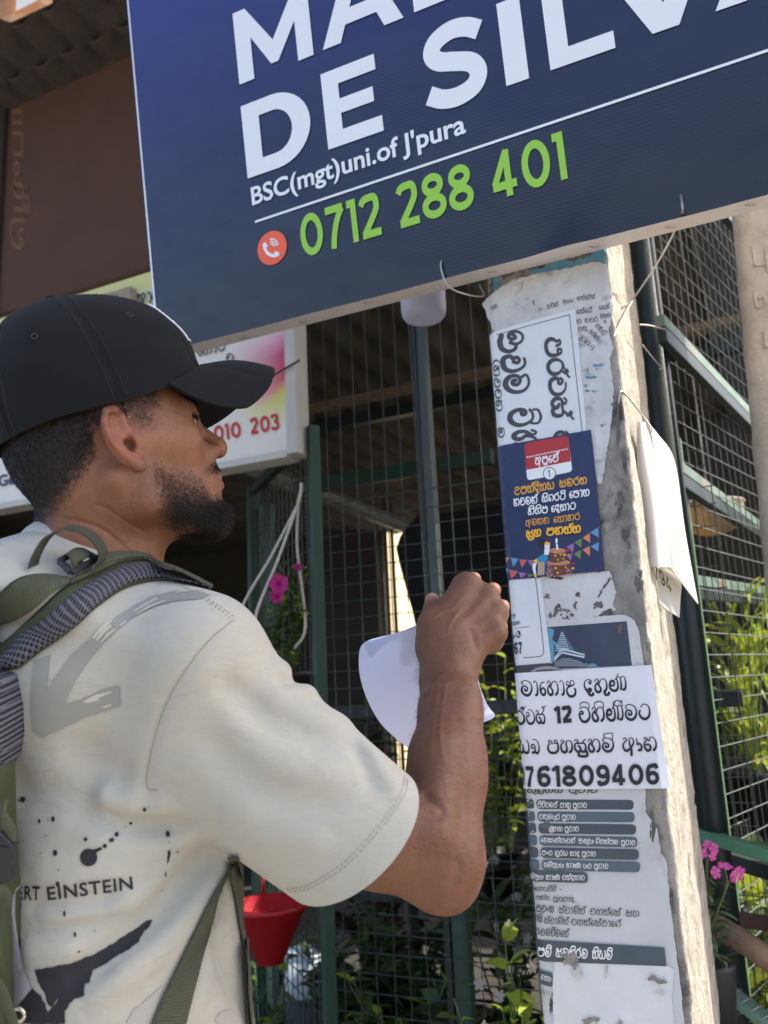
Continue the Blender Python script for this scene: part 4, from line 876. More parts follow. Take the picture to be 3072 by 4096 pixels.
# ---- body joints, read where they stand and given their own distance from the camera
BH = 36.0; BF = heading(BH); BL = np.cross(Zw, BF); BM = np.stack([BF, BL, Zw], 1)
NB = P(335, 2330, .955); SHR = P(800, 2640, .80); SHA = P(775, 2785, .825); ELB = P(1735, 3425, .815); WRI = P(1806, 2640, .985)
CH = P(290, 2620, .95)
SHL = CH + BL * .19 + [0, 0, -.02]
ELL = SHL + [0, 0, -.30] - BF * .03 + BL * .03
WRL = ELL + [0, 0, -.22] + BF * .12
HD = 1.0
KN = [P(1872, 2338, 1.035), P(1952, 2384, 1.03), P(1990, 2452, 1.015), P(1985, 2528, .995)]     # knuckles
def hand_sdf(p):
    d = None
    wr = [P(1745, 2610, .985), P(1790, 2610, .98), P(1830, 2612, .98), P(1868, 2615, .98)]
    for i in range(4):
        q = cap(p, wr[i], KN[i], .0155, .0118); d = q if d is None else smin(d, q, .012)
    d = smin(d, cap(p, P(1752, 2560, .990), P(1905, 2470, 1.02), .020, .019), .02)           # palm
    d = smin(d, cap(p, P(1850, 2570, 1.0), P(1960, 2560, 1.015), .016, .017), .018)
    d = smin(d, chain(p, [k + CF * .006 - CR * .004 for k in KN], [.0115, .0120, .0115, .0105]), .012)
    d = smin(d, cap(p, P(1742, 2490, 1.01), P(1860, 2372, 1.04), .0165, .0150), .02)
    for i, k in enumerate(KN):
        d = smin(d, np.linalg.norm(p - k - CR * .0005, axis=1) - [.0102, .0106, .0098, .0092][i], .010)
    fwd = nrm(KN[0] - P(1745, 2600, .985)); inn = nrm(CF + .15 * CR)
    for i, k in enumerate(KN):                                       # four fingers folded into the palm, away from the viewer
        L = [.040, .043, .040, .032][i]; r = [.0092, .0095, .0090, .0080][i]
        pip = k + inn * L * .94 + fwd * L * .10 + CR * .004; dip = pip - fwd * L * .55 - CR * L * .42; tip = dip - inn * L * .42 - fwd * .004
        d = smin(d, chain(p, [k + CF * .006, pip, dip, tip], [r * 1.0, r, r * .92, r * .84], .003), .004)
    th = [P(1728, 2590, .99), P(1722, 2500, 1.005), P(1733, 2440, 1.03), P(1728, 2400, 1.05)]   # thumb along the side, tip showing past the fist
    d = smin(d, chain(p, th, [.018, .0148, .0118, .0092], .006), .009)
    return d
def lhand_sdf(p):
    k0 = WRL; dn = nrm(np.array(WRL) - ELL); d = cap(p, k0, k0 + dn * .07, .022, .026)
    for i in range(4):
        b = k0 + dn * .085 + BF * (.026 - .0175 * i); d = smin(d, chain(p, [b, b + dn * .04 - BL * .006, b + dn * .062 - BL * .022, b + dn * .066 - BL * .036], [.0095, .009, .0082, .0074]), .003)
    d = smin(d, chain(p, [k0 + dn * .02 + BF * .018, k0 + dn * .055 + BF * .042, k0 + dn * .085 + BF * .046 - BL * .01], [.014, .012, .009]), .008)
    return d
ARMC = [SHR, P(1250, 3060, .80), ELB]
def arm_sdf(p):
    d = cap(p, SHA, P(1500, 3325, .805), .046, .048)
    d = smin(d, cap(p, P(1500, 3325, .805), ELB, .048, .043), .02)
    d = smin(d, elp(p, P(1750, 3455, .815), (.034, .038, .040)), .02)
    d = smin(d, cap(p, P(1772, 3420, .818), P(1783, 3040, .875), .0375, .0355), .02)
    d = smin(d, cap(p, P(1793, 3100, .865), P(1800, 2840, .925), .0350, .0315), .03)
    d = smin(d, cap(p, P(1803, 2850, .925), WRI, .0325, .0290), .02)
    d = smin(d, cap(p, WRI + CR * .004, P(1806, 2570, .99), .0285, .026), .015)
    d = smin(d, cap(p, P(1800, 3545, .812), P(1806, 3480, .812), .0185, .016), .024)          # point of the elbow
    d = smax(d, -cap(p, P(1690, 3182, .772), P(1765, 3238, .776), .006, .004), .022)      # crease of the elbow
    d = smin(d, cap(p, P(1745, 3330, .785), P(1765, 3000, .845), .0125, .010), .025)          # muscle ridge along the forearm
    d = smin(d, cap(p, P(1850, 3420, .800), P(1868, 2760, .920), .008, .007), .02)
    d = smin(d, cap(p, P(1720, 2560, .990), P(1722, 2720, .955), .010, .010), .02)
    return d
def body_sdf(p):
    q = (p - HO) @ HM
    d = np.full(len(p), 9.0); far = np.linalg.norm(q, axis=1)
    k = far < .30
    if k.any(): d[k] = head_sdf(q[k])
    d[~k] = far[~k] - .15
    nk0 = hw((-.006, 0, -.035)); ax = nrm(NB - nk0)
    e = p - nk0; t = np.clip(e @ ax, 0, np.linalg.norm(NB - nk0)); e = e - t[:, None] * ax; f = e @ BF; l = e @ BL; g = e @ Zw
    tt = t / np.linalg.norm(NB - nk0)
    nk = np.sqrt((f / 1.06) ** 2 + (l / .95) ** 2 + g ** 2) - (.0615 + .006 * tt ** 2)
    d = smin(d, nk, .022)
    for sgn in (-1, 1):                                                     # sternomastoid and trapezius
        d = smin(d, cap(p, hw((-.022, sgn * .062, -.030)), NB + BF * .055 + BL * sgn * .02 + [0, 0, .0], .011, .012), .02)
        d = smin(d, cap(p, hw((-.050, sgn * .022, -.030)), NB + BL * sgn * .055 - BF * .005 + [0, 0, -.05], .020, .026), .03)
    # torso under the shirt
    c = (p - CH) @ BM; z = c[:, 2]
    tor = elp(c, (0.0, 0, -.12), (.108, .165, .25)); tor = smin(tor, elp(c, (0, 0, -.36), (.105, .150, .22)), .06)
    tor = smin(tor, np.minimum(cap(p, NB, SHR, .046, .044), cap(p, NB, SHL, .046, .050)), .05)
    d = smin(d, tor, .05)
    d = smin(d, arm_sdf(p), .02); 
    hk = np.linalg.norm(p - KN[1], axis=1) < .22
    hd = np.full(len(p), 1.0)
    if hk.any(): hd[hk] = hand_sdf(p[hk]); d[hk] = smin(d[hk], hd[hk], .012)
    d = smin(d, chain(p, [SHL, ELL, WRL], [.056, .043, .028]), .03)
    hk = np.linalg.norm(p - WRL, axis=1) < .25
    if hk.any(): d[hk] = smin(d[hk], lhand_sdf(p[hk]), .01)
    return d
person = empty('person', (float(CH[0]), float(CH[1]), 0.0)); tag(person, 'man in a black cap and pale printed T-shirt pasting a paper notice', 'person')
ctrl = np.array([SHR, SHL, ELB, KN[0], WRL, hw((.13, 0, 0)), hw((-.11, 0, 0)), hw((0, 0, .15)), CH - [0, 0, .6], CH - BF * .16, CH + BF * .16])
blo, bhi = ctrl.min(0) - .13, ctrl.max(0) + .13
BV, BQ = surface(body_sdf, blo, bhi, .0016)
BV = relax(BV, BQ, 1, .4)
def trace(pts, fn, n=60):
    Rr = np.array([ray(x, y) for x, y in pts]); L = np.linalg.norm(Rr, axis=1)[:, None]; Rr = Rr / L; t = np.full(len(pts), .45)
    for _ in range(n): t = t + .8 * np.clip(fn(EYE + Rr * t[:, None]), -.05, .2)
    return EYE + Rr * t[:, None]
def vnorm(V, Q):
    nf = np.cross(V[Q[:, 2]] - V[Q[:, 0]], V[Q[:, 3]] - V[Q[:, 1]]); n = np.zeros_like(V)
    for k in range(4): np.add.at(n, Q[:, k], nf)
    return n / (np.linalg.norm(n, axis=1)[:, None] + 1e-12)
BN = vnorm(BV, BQ)
h1 = lambda pts: [(.7233 * x, 1100 + .7233 * y) for x, y in pts]; h6 = lambda pts: [(1600 + .3315 * x, 2200 + .3315 * y) for x, y in pts]
for line, hgt, w_ in [(h1([(330, 1340), (460, 1368), (570, 1410), (660, 1480), (760, 1570)]), -.0016, .0022), (h1([(480, 1250), (600, 1300), (720, 1380), (820, 1430)]), -.0010, .0022), (h1([(300, 1400), (420, 1430), (520, 1470)]), -.0008, .002),
        (h6([(850, 940), (890, 1060), (930, 1220)]), -.0022, .0045), (h6([(870, 380), (760, 600), (600, 900)]), .0008, .0055), (h6([(1110, 540), (900, 740), (660, 960)]), .0008, .0050), (h6([(1230, 770), (980, 880), (740, 1010)]), .0007, .0050), (h6([(1220, 960), (1050, 1010), (860, 1080)]), .0009, .0045),
        (h6([(1010, 450), (880, 640), (760, 800)]), -.0006, .0055), (h6([(1160, 640), (980, 780), (830, 900)]), -.0006, .0055), (h6([(1240, 880), (1080, 940), (930, 1000)]), -.0008, .0055), (h6([(350, 870), (480, 760), (640, 700), (760, 560)]), .0008, .0022), (h6([(560, 1050), (620, 860), (740, 720)]), .0008, .0020),
        (h6([(380, 1130), (560, 1160), (760, 1140)]), -.0006, .002), ([(1683, 3174), (1718, 3196), (1758, 3232), (1790, 3262)], -.0026, .0050), ([(1700, 3240), (1740, 3262), (1770, 3290)], -.0012, .004),
        ([(1870, 3380), (1880, 3200), (1870, 3000), (1850, 2800)], .0010, .006), ([(1720, 3050), (1735, 2900), (1750, 2750)], .0009, .003), ([(1780, 3060), (1760, 2950), (1770, 2820), (1790, 2700)], .0008, .0025), ([(1800, 3560), (1830, 3500), (1835, 3420)], -.0015, .005)]:
    q_ = trace([tuple(v) for v in smooth_line(line, 5)], body_sdf); c_ = q_.mean(0); k_ = np.nonzero(np.linalg.norm(BV - c_, axis=1) < np.linalg.norm(q_ - c_, axis=1).max() + 4 * w_)[0]
    dd = np.full(len(k_), 9.0); tt = np.zeros(len(k_))
    for i in range(len(q_) - 1):
        a_, b_ = q_[i], q_[i + 1]; ab = b_ - a_; t_ = np.clip((BV[k_] - a_) @ ab / (ab @ ab + 1e-12), 0, 1); e_ = np.linalg.norm(BV[k_] - a_ - t_[:, None] * ab, axis=1); m_ = e_ < dd; dd[m_] = e_[m_]; tt[m_] = (i + t_[m_]) / (len(q_) - 1)
    BV[k_] += BN[k_] * (hgt * np.minimum(1, np.minimum(tt, 1 - tt) * 5 + .1) * np.exp(-(dd / w_) ** 2))[:, None]
# ---- skin tone: stubble, lips, knuckles and the warm mottling of the skin itself
hq = (BV - HO) @ HM; ys = np.abs(hq[:, 1]); hx_, hz_ = hq[:, 0], hq[:, 2]
ss = lambda a, b, x: np.clip((x - a) / (b - a), 0, 1) ** 2 * (3 - 2 * np.clip((x - a) / (b - a), 0, 1))
isH = np.linalg.norm(hq, axis=1) < .2
skin = np.array(srgb(140, 92, 65)); pale = np.array(srgb(190, 132, 104)); hairc = np.array(srgb(40, 30, 26))
COLB = np.tile(skin, (len(BV), 1))
def mixc(w, c): 
    global COLB
    COLB = COLB * (1 - w[:, None]) + np.array(c) * w[:, None]
# forearm hair darkens the arm a little; the thumb side is paler
onarm = (np.linalg.norm(BV - WRI, axis=1) < .34) & ~isH
mixc(np.where(onarm, .60, 0), srgb(110, 72, 50))
mixc(np.exp(-(np.linalg.norm(BV - P(1728, 2400, 1.05), axis=1) / .014) ** 2) * .9, srgb(215, 165, 145))
def beard_w(x, y, z):
    """density of the beard, head frame"""
    cl = np.where(x < .075, -.020 - .42 * (x - .01), -.0475)                  # cheek line
    cheek = ss(.024, -.030, z - cl) ** 1.3
    jaw = ss(-.006, .030, x + .25 * (z + .07))
    under = ss(-.094 - .30 * (x - .02), -.078 - .30 * (x - .02), z)
    b = cheek * jaw * under * (1 - .9 * ss(.068, .084, x) * ss(-.084, -.070, z))
    line = np.exp(-((z + .078 + .28 * (x - .03)) / .016) ** 2) * ss(.010, .050, x) * under
    chin = np.exp(-(((x - .086) / .028) ** 2 + (y / .034) ** 2 + ((z + .100) / .021) ** 2))
    mou = np.exp(-(((z + .0315 + .25 * np.clip(y - .012, 0, 1)) / .0060) ** 2 + ((y - .012) / .020) ** 2)) * (x > .080)
    lips = np.exp(-(((z + .0475) / .009) ** 2 + (y / .020) ** 2)) * (x > .092)
    return np.clip(np.clip(b * .40 + line * .55 + chin * 1.2 + mou * .9, 0, 1) * (1 - .95 * lips), 0, 1)
def hair_w(x, y, z):
    edge = .040 + .235 * x
    low = -.062 - 1.15 * (x + .075) * 0 
    lim = np.where(x > -.03, .02, np.maximum(-.056, -.050 + (x + .085) * .95))          # hairline falling from behind the ear to the nape
    back = ss(-.012, .022, z - lim) * ss(-.020, -.036, x)
    side = np.exp(-(((x - .024) / .013) ** 2)) * ss(-.002, .040, z) * .75
    above = ss(.022, .040, z - .1 * x) * ss(.058, .040, x) * .8
    return np.clip(np.maximum(np.maximum(back * ss(-.082, -.060, z), above), side), 0, 1) * ss(.085, .068, z)
bw = np.where(isH, beard_w(hx_, ys, hz_), 0); hwt = np.where(isH, hair_w(hx_, ys, hz_), 0)
earm = np.exp(-((hx_ + .008) / .022) ** 2 - ((hz_ - .002) / .034) ** 2) * ss(.074, .080, ys)
hwt = hwt * (1 - np.clip(earm * 1.6, 0, 1))
mixc(np.where(isH, np.clip(earm, 0, 1) * .35, 0), srgb(176, 100, 80))
mixc(np.where(isH, np.exp(-(((hz_ + .0475) / .0085) ** 2 + (ys / .022) ** 2)) * (hx_ > .098), 0), srgb(150, 88, 80))
mixc(np.clip(bw, 0, 1) ** .75 * .80, hairc); mixc(hwt * .85, hairc)
mixc(np.where(isH, np.exp(-(((hz_ - .044) / .006) ** 2 + ((ys - .034) / .020) ** 2)) * (hx_ > .06) * .85, 0), hairc)     # brows
mixc(np.where(isH, np.exp(-(((hz_ - .0232) / .0017) ** 2)) * ss(.020, .026, ys) * ss(.056, .048, ys) * (hx_ > .075) * .85, 0), hairc)
mixc(np.where(isH, np.exp(-(((hz_ - .0140) / .0015) ** 2)) * ss(.022, .028, ys) * ss(.054, .046, ys) * (hx_ > .075) * .5, 0), hairc)
def skin_mat():
    m = mat('skin', rough=.48, sss=.16, attr='tone', var=.22, vscale=85, bump=.0006, bscale=800, spec=.42, rumple=.0009, rscale=120); return m
m_skin = skin_mat()
body = big_mesh('body', BV, BQ, [m_skin], person, COLB)
# ---- eyes
def uvball(c, r, fwd, name, parent):
    f = nrm(fwd); u = nrm(np.cross(f, Zw)); v = np.cross(u, f); n, k = 24, 20; V = []; mi = []
    for i in range(k + 1):
        t = math.pi * i / k
        for j in range(n): a = 2 * math.pi * j / n; V.append(np.array(c) + r * (math.cos(t) * f + math.sin(t) * (math.cos(a) * u + math.sin(a) * v)))
    Fc = []
    for i in range(k):
        for j in range(n): Fc.append((i * n + j, i * n + (j + 1) % n, (i + 1) * n + (j + 1) % n, (i + 1) * n + j)); mi.append(2 if i < 2 else 1 if i < 4 else 0)
    return mesh_np(name, V, Fc, [mat('eye_white', srgb(170, 155, 140), .25), mat('iris', srgb(52, 34, 24), .2), mat('pupil', (.004, .004, .004), .15)], parent, True, mi)
for sgn in (-1, 1): uvball(hw((.0790, sgn * .034, .0185)), .0128, HF + .1 * HL * sgn - HU * .1, 'eye', person)
# ---- hair strands, as one tapering sheet of fine blades per patch
def strands(name, wfun, n, length, flow, parent, m, seed, width=.00035, curl=.35, jitter=.35):
    r = np.random.default_rng(seed); A = BV[BQ]; cen = A.mean(1); nor = np.cross(A[:, 2] - A[:, 0], A[:, 3] - A[:, 1]); ar = np.linalg.norm(nor, axis=1); nor /= ar[:, None] + 1e-12
    w = wfun(cen) * ar; w = np.where(w < w.max() * .03, 0, w); pick = r.choice(len(w), n, p=w / w.sum())
    u = r.random((n, 1)); v = r.random((n, 1)); a = A[pick]; root = (a[:, 0] * (1 - u) + a[:, 1] * u) * (1 - v) + (a[:, 3] * (1 - u) + a[:, 2] * u) * v; nn = nor[pick]
    fl = flow(root); fl = fl - nn * (fl * nn).sum(1)[:, None]; fl /= np.linalg.norm(fl, axis=1)[:, None] + 1e-9
    fl = fl + r.normal(0, jitter, (n, 3)); fl /= np.linalg.norm(fl, axis=1)[:, None]
    L = length(root, r)[:, None]; up = nn * r.uniform(.25, .8, (n, 1)); d0 = fl * .8 + up; d0 /= np.linalg.norm(d0, axis=1)[:, None]; d1 = fl + nn * r.uniform(-curl, curl * .6, (n, 1)); d1 /= np.linalg.norm(d1, axis=1)[:, None]
    p0 = root - nn * .0006; p1 = root + d0 * L * .5; p2 = p1 + d1 * L * .5; side = np.cross(d0, nn + r.normal(0, .5, (n, 3))); side /= np.linalg.norm(side, axis=1)[:, None] + 1e-9; s = side * width
    V = np.stack([p0 - s, p0 + s, p1 - s * .8, p1 + s * .8, p2 - s * .12, p2 + s * .12], 1).reshape(-1, 3); b = np.arange(n)[:, None] * 6
    Q = np.concatenate([b + [0, 1, 3, 2], b + [2, 3, 5, 4]])
    return big_mesh(name, V, Q, [m], parent)
m_hair = mat('black_hair', srgb(30, 24, 22), .45, spec=.4); m_beard = mat('beard_hair', srgb(26, 20, 18), .55, spec=.3)
m_armhair = mat('arm_hair_brown', srgb(56, 42, 36), .5)
def H(p): q = (p - HO) @ HM; return q[:, 0], np.abs(q[:, 1]), q[:, 2], np.linalg.norm(q, axis=1) < .2
def wf_hair(p):
    x, y, z, k = H(p); e = np.exp(-((x + .008) / .022) ** 2 - ((z - .002) / .034) ** 2) * ss(.073, .078, y); return np.where(k, hair_w(x, y, z) * (1 - np.clip(e * 2, 0, 1)), 0)
def wf_beard(p): x, y, z, k = H(p); e = np.exp(-((x + .008) / .02) ** 2) * (y > .072); return np.where(k, beard_w(x, y, z) ** 1.3 * (1 - np.clip(e * 2, 0, 1)), 0)
down = lambda p: np.tile(-HU * .9 - HF * .5, (len(p), 1))
strands('hair', wf_hair, 42000, lambda p, r: np.clip(.002 + .0050 * ss(-.055, .01, ((p - HO) @ HM)[:, 2]), .002, .010) * r.uniform(.6, 1.1, len(p)) * np.where(((p - HO) @ HM)[:, 0] > .01, .45, 1), down, person, m_hair, 11, .00022, .25, .25)
strands('beard', wf_beard, 56000, lambda p, r: (.0032 + .0065 * ss(.052, .095, ((p - HO) @ HM)[:, 0] - .25 * (((p - HO) @ HM)[:, 2] + .09)) * ss(-.055, -.085, ((p - HO) @ HM)[:, 2])) * r.uniform(.5, 1.2, len(p)), lambda p: np.tile(-HU * .9 + HF * .35, (len(p), 1)), person, m_beard, 12, .00017, .5, .45)
def wf_arm(p):
    q = (p - ELB) @ nrm(WRI - ELB); t = q / np.linalg.norm(WRI - ELB); fr = np.linalg.norm(p - WRI, axis=1) < .36
    return np.where(fr & (t > -.12) & (t < 1.16) & ~((np.linalg.norm((p - HO), axis=1)) < .3), ss(1.18, .9, t) * .9 + .1, 0) * (t > -.1)
strands('arm_hair', wf_arm, 8500, lambda p, r: r.uniform(.005, .012, len(p)), lambda p: np.tile(-CU * .35 + CR * .75 + CF * .2, (len(p), 1)), person, m_armhair, 13, .00008, .3, .35)

def wf_brow(p): x, y, z, k = H(p); return np.where(k & (x > .055), np.exp(-(((z - .043 + .12 * np.abs(y - .03)) / .0045) ** 2)) * ss(.012, .018, y) * ss(.060, .050, y), 0)
strands('eyebrows', wf_brow, 2600, lambda p, r: r.uniform(.004, .009, len(p)), lambda p: (((p - HO) @ HM)[:, 1:2] * 14 * HL) + .4 * HU - .2 * HF, person, m_beard, 14, .00022, .3, .25)

def wf_lash(p): x, y, z, k = H(p); return np.where(k & (x > .080), np.exp(-(((z - .0235) / .0012) ** 2)) * ss(.022, .027, y) * ss(.052, .046, y), 0)
strands('eyelashes', wf_lash, 500, lambda p, r: r.uniform(.004, .008, len(p)), lambda p: np.tile(HF * .9 + HU * .2 - HL * .5, (len(p), 1)), person, m_beard, 15, .00025, .3, .3)
# ================================================================== clothes: cap, T-shirt
m_cap = mat('black_twill', (.0035, .0035, .0038), .85, spec=.25, var=.25, vscale=30, bump=.0004, bscale=1400, stretch=(1, 1, 3), sheen=.05)
m_stitch = mat('black_thread', (.03, .03, .032), .8); m_embro = mat('white_thread', (.75, .76, .78), .7)
ct = R(2.5); CFv = math.cos(ct) * HF + math.sin(ct) * HU; CUv = -math.sin(ct) * HF + math.cos(ct) * HU; CO = hw((.003, 0, .046))
cA, cB, cH = .1200, .0885, .146
SEAMS = [R(k) for k in (30, 90, 150, 210, 270, 330)]
def cap_pt(ph, t, off=0.0):
    fr = max(0, math.cos(ph)); pw = 2.15 + .9 * fr ** 3; r = max(0.0, 1 - t ** pw) ** (1 / 2.25)
    g = sum(math.exp(-((math.atan2(math.sin(ph - s), math.cos(ph - s))) * max(r, .12) / .022) ** 2) for s in SEAMS)
    bulge = .0016 * math.cos(3 * (ph - R(60))) ** 2 * r + .0012 * math.sin(5 * ph + 9 * t) * math.sin(7 * t + 2 * ph)
    k = 1 + (bulge - .0016 * g + off) / .095
    ze = .036 * fr ** 2.2 - .004 * (1 - fr)                       # the edge rises over the brow
    x = cA * r * math.cos(ph) * k - .014 * t * t; y = cB * r * math.sin(ph) * k; z = ze + (cH - ze) * t * (1 + off / .11)
    return CO + CFv * x + HL * y + CUv * z
capo = empty('temporary')
bpy.data.objects.remove(capo)
nph, ntt = 220, 46
ts = 1 - (1 - np.linspace(0, 1, ntt)) ** 1.5
Gp = np.array([[cap_pt(2 * math.pi * j / nph, t) for j in range(nph)] for t in ts])
mb = MB(); mb.grid(Gp, 0, closed=True); crown = mb.build('cap', [m_cap], person, True); solid(crown, .0016, -1)
# twin stitch lines beside each seam
mb = MB()
for s in SEAMS:
    for sg_ in (-1, 1):
        for t in np.linspace(.03, .93, 60):
            r = max(.15, (1 - t ** 2.3) ** .45); ph = s + sg_ * .055 / r
            if abs(sg_ * .055 / r) < .35: mb.tube([cap_pt(ph, t, .0001), cap_pt(ph, t + .006, .0006), cap_pt(ph, t + .011, .0001)], .00035, 4)
mb.build('stitching', m_stitch, crown)
bt = CO + CUv * (cH + .002) - CFv * .014
mb = MB(); ring = []
for k, (r_, z_) in enumerate([(.0002, .0052), (.004, .005), (.0065, .0035), (.0072, .001), (.0066, -.002)]): ring.append([bt + CFv * r_ * math.cos(a) + HL * r_ * math.sin(a) + CUv * z_ for a in np.linspace(0, 2 * math.pi, 20, endpoint=False)])
mb.grid(np.array(ring), 0, closed=True); mb.build('cap_button', m_cap, crown, True)
# eyelets
mb = MB()
for ph, t in [(R(-60), .62), (R(-120), .60), (R(60), .62), (R(0), .62)]:
    c = cap_pt(ph, t, .0004); e1 = nrm(cap_pt(ph + .05, t) - cap_pt(ph - .05, t)); e2 = nrm(cap_pt(ph, t + .03) - cap_pt(ph, t - .03))
    pts = [c + .0030 * (math.cos(a) * e1 + math.sin(a) * e2) for a in np.linspace(0, 2 * math.pi, 13)]; mb.tube(pts, .0009, 6)
mb.build('eyelets', m_stitch, crown, True)
# peak
mb = MB(); pk = []
for ph in np.linspace(R(-64), R(64), 61):
    row = []
    for s in np.linspace(0, 1, 16):
        b = cap_pt(ph, .012, .001); u = math.sin(ph); ext = .086 * max(0, 1 - (abs(u) / .905) ** 4.2) ** .5 if abs(u) < .905 else 0
        y0 = (b - CO) @ HL; x = (b - CO) @ CFv + ext * s; y = y0 * (1 + .02 * s); z = (b - CO) @ CUv - s * ext * .24 - (7.2 if y < 0 else 3.2) * y * y * min(1, s * ext / .060) + .010 * math.sin(math.pi * min(1, s * .9)) * (1 - (y / .085) ** 2)
        row.append(CO + CFv * x + HL * y + CUv * z)
    pk.append(row)
mb.grid(np.array(pk)); peak = mb.build('peak', [m_cap], crown, True); solid(peak, .0034, 0)
mb = MB(); pk = np.array(pk)
for r_ in (3, 5, 7, 9, 11, 13):
    L = pk[2:-2, r_]; mb.tube(L + CUv * .0016, .0004, 4)
mb.build('stitching', m_stitch, peak)
# white embroidery on the front panel
mb = MB()
for k in range(7):
    t0 = .30 + .05 * 0; pts = [cap_pt(R(-22 + k * 8.4) + .03 * math.sin(9 * t), t, .0010) for t in np.linspace(.30, .74, 18)]
    if k in (0, 5): mb.tube(pts, .0012, 5)
for t in (.30, .52, .74): mb.tube([cap_pt(R(a), t, .0010) for a in np.linspace(-22, 20, 16)], .0012, 5)
mb.build('embroidery', m_embro, crown, True)
# ------------------------------------------------------------------ T-shirt
NCn = nrm(Zw * .88 + BF * .36); NCf = nrm(BF - NCn * (BF @ NCn)); NCl = np.cross(NCn, NCf); NC = P(390, 2256, .940)
S0, S1 = P(770, 2840, .825), P(1438, 3362, .80); SAX = nrm(S1 - S0); SLN = np.linalg.norm(S1 - S0)
def shirt_base(p):
    c = (p - CH) @ BM; z = c[:, 2]; lo = ss(-.10, -.75, z)
    a = .136 + .022 * lo; b = .192 + .012 * lo
    x = c[:, 0] - .030 - .012 * lo
    tor = ((np.abs(x / a) ** 2.4 + np.abs(c[:, 1] / b) ** 2.4) ** (1 / 2.4) - 1) * a
    tor = smax(tor, z - .02, .07)
    sh = np.minimum(cap(p, NB + [0, 0, -.030] + BL * -.02, SHR + [0, 0, .004], .050, .062), cap(p, NB + [0, 0, -.030] + BL * .02, SHL, .050, .062))
    d = smin(tor, sh, .06)
    d = smin(d, elp(c, (-.03, -.02, -.03), (.10, .17, .09)), .05)
    y_ = p - NC; yt = y_ @ NCn; yk = np.sqrt((y_ @ NCf / 1.1) ** 2 + (y_ @ NCl) ** 2) - (.0755 + .95 * np.clip(-yt, 0, .09)); yk = smax(yk * .75, yt - .002, .006); yk = smax(yk, -yt - .10, .03)
    d = smin(d, yk, .035)
    v = p - S0; t = v @ SAX; dp = v @ CF; w = v - np.outer(t, SAX) - np.outer(dp, CF - SAX * (CF @ SAX)); 
    w = v - np.outer(t, SAX); dpt = w @ nrm(CF - SAX * (CF @ SAX)); rest = np.sqrt(np.maximum((w * w).sum(1) - dpt ** 2, 0))
    r = .090 + (  .0775 - .090) * np.clip(t / SLN, 0, 1)
    sl = (np.sqrt(rest ** 2 + (dpt * 1.22) ** 2) - r)
    sl = smax(sl, t - SLN - .07, .006); sl = smax(sl, -t - .03, .05)
    d = smin(d, sl, .035)
    # left sleeve hangs
    d = smin(d, cap(p, SHL, SHL + (ELL - SHL) * .75, .075, .080), .05)
    return d
k2 = lambda pts: [(.902 * a, 2100 + .902 * b) for a, b in pts]
k4 = lambda pts: [(.663 * a, 3100 + .663 * b) for a, b in pts]
FOLDS = [  # (outline read on the cloth, height in metres, half width)
 (k2([(1560, 985), (1350, 940), (1180, 860), (1030, 720), (980, 640)]), -.0065, .014), (k2([(1560, 880), (1400, 840), (1250, 770), (1150, 680)]), .0055, .015),
 (k2([(1560, 1250), (1300, 1225), (1080, 1110), (900, 930)]), -.0050, .018), (k2([(1560, 1110), (1330, 1080), (1120, 960), (960, 790)]), .0045, .019), (k2([(1500, 1400), (1200, 1380), (960, 1230)]), .0040, .022),
 (k2([(1350, 600), (1260, 640), (1180, 660)]), .0045, .011), (k2([(1420, 730), (1330, 740), (1240, 730)]), .0045, .011), (k2([(1385, 660), (1290, 690), (1200, 700)]), -.0040, .009),
 ([(1445, 2945), (1500, 3040), (1560, 3130), (1600, 3220)], .0050, .012), ([(1400, 2950), (1460, 3060), (1500, 3180)], -.0040, .012),
 (k4([(1390, 500), (1180, 760), (1000, 960), (760, 1160), (480, 1360)]), .0120, .021), (k4([(1290, 420), (1080, 700), (880, 920), (640, 1120), (400, 1290)]), -.0115, .016),
 (k4([(1400, 560), (1330, 760), (1290, 960), (1400, 1250), (1480, 1480)]), -.0060, .014), (k4([(1300, 900), (1230, 1150), (1130, 1500)]), .0050, .018), (k4([(1480, 700), (1530, 950), (1560, 1300)]), .0050, .022),
 (k4([(1180, 265), (1000, 300), (800, 285), (560, 240), (420, 120)]), -.0060, .016), (k4([(1100, 190), (900, 200), (700, 180), (520, 60)]), .0050, .018), (k4([(1150, 330), (950, 400), (700, 370), (420, 330)]), .0045, .016),
 (k4([(120, 860), (330, 850), (560, 830), (760, 760), (980, 600)]), .0055, .014), (k4([(120, 800), (330, 790), (560, 770), (760, 700)]), -.0045, .012), (k4([(100, 930), (330, 930), (560, 900), (800, 830)]), -.0050, .013), (k4([(120, 1030), (330, 1040), (520, 1010)]), .0045, .014),
 (k4([(60, 90), (200, 130), (420, 140), (640, 130)]), -.0045, .020), (k4([(120, 560), (400, 600), (700, 560), (960, 460)]), .0030, .020), (k2([(590, 1165), (480, 1110), (400, 1040), (330, 900)]), -.0055, .022), (k2([(640, 1230), (520, 1190), (420, 1150)]), .0050, .020),
 (k2([(1020, 430), (900, 560), (800, 690), (735, 800), (690, 930), (655, 1090), (655, 1160)]), -.0022, .0045),
]
FPTS = [(trace([tuple(q) for q in smooth_line(f, 4)], shirt_base), h, w_) for f, h, w_ in FOLDS]
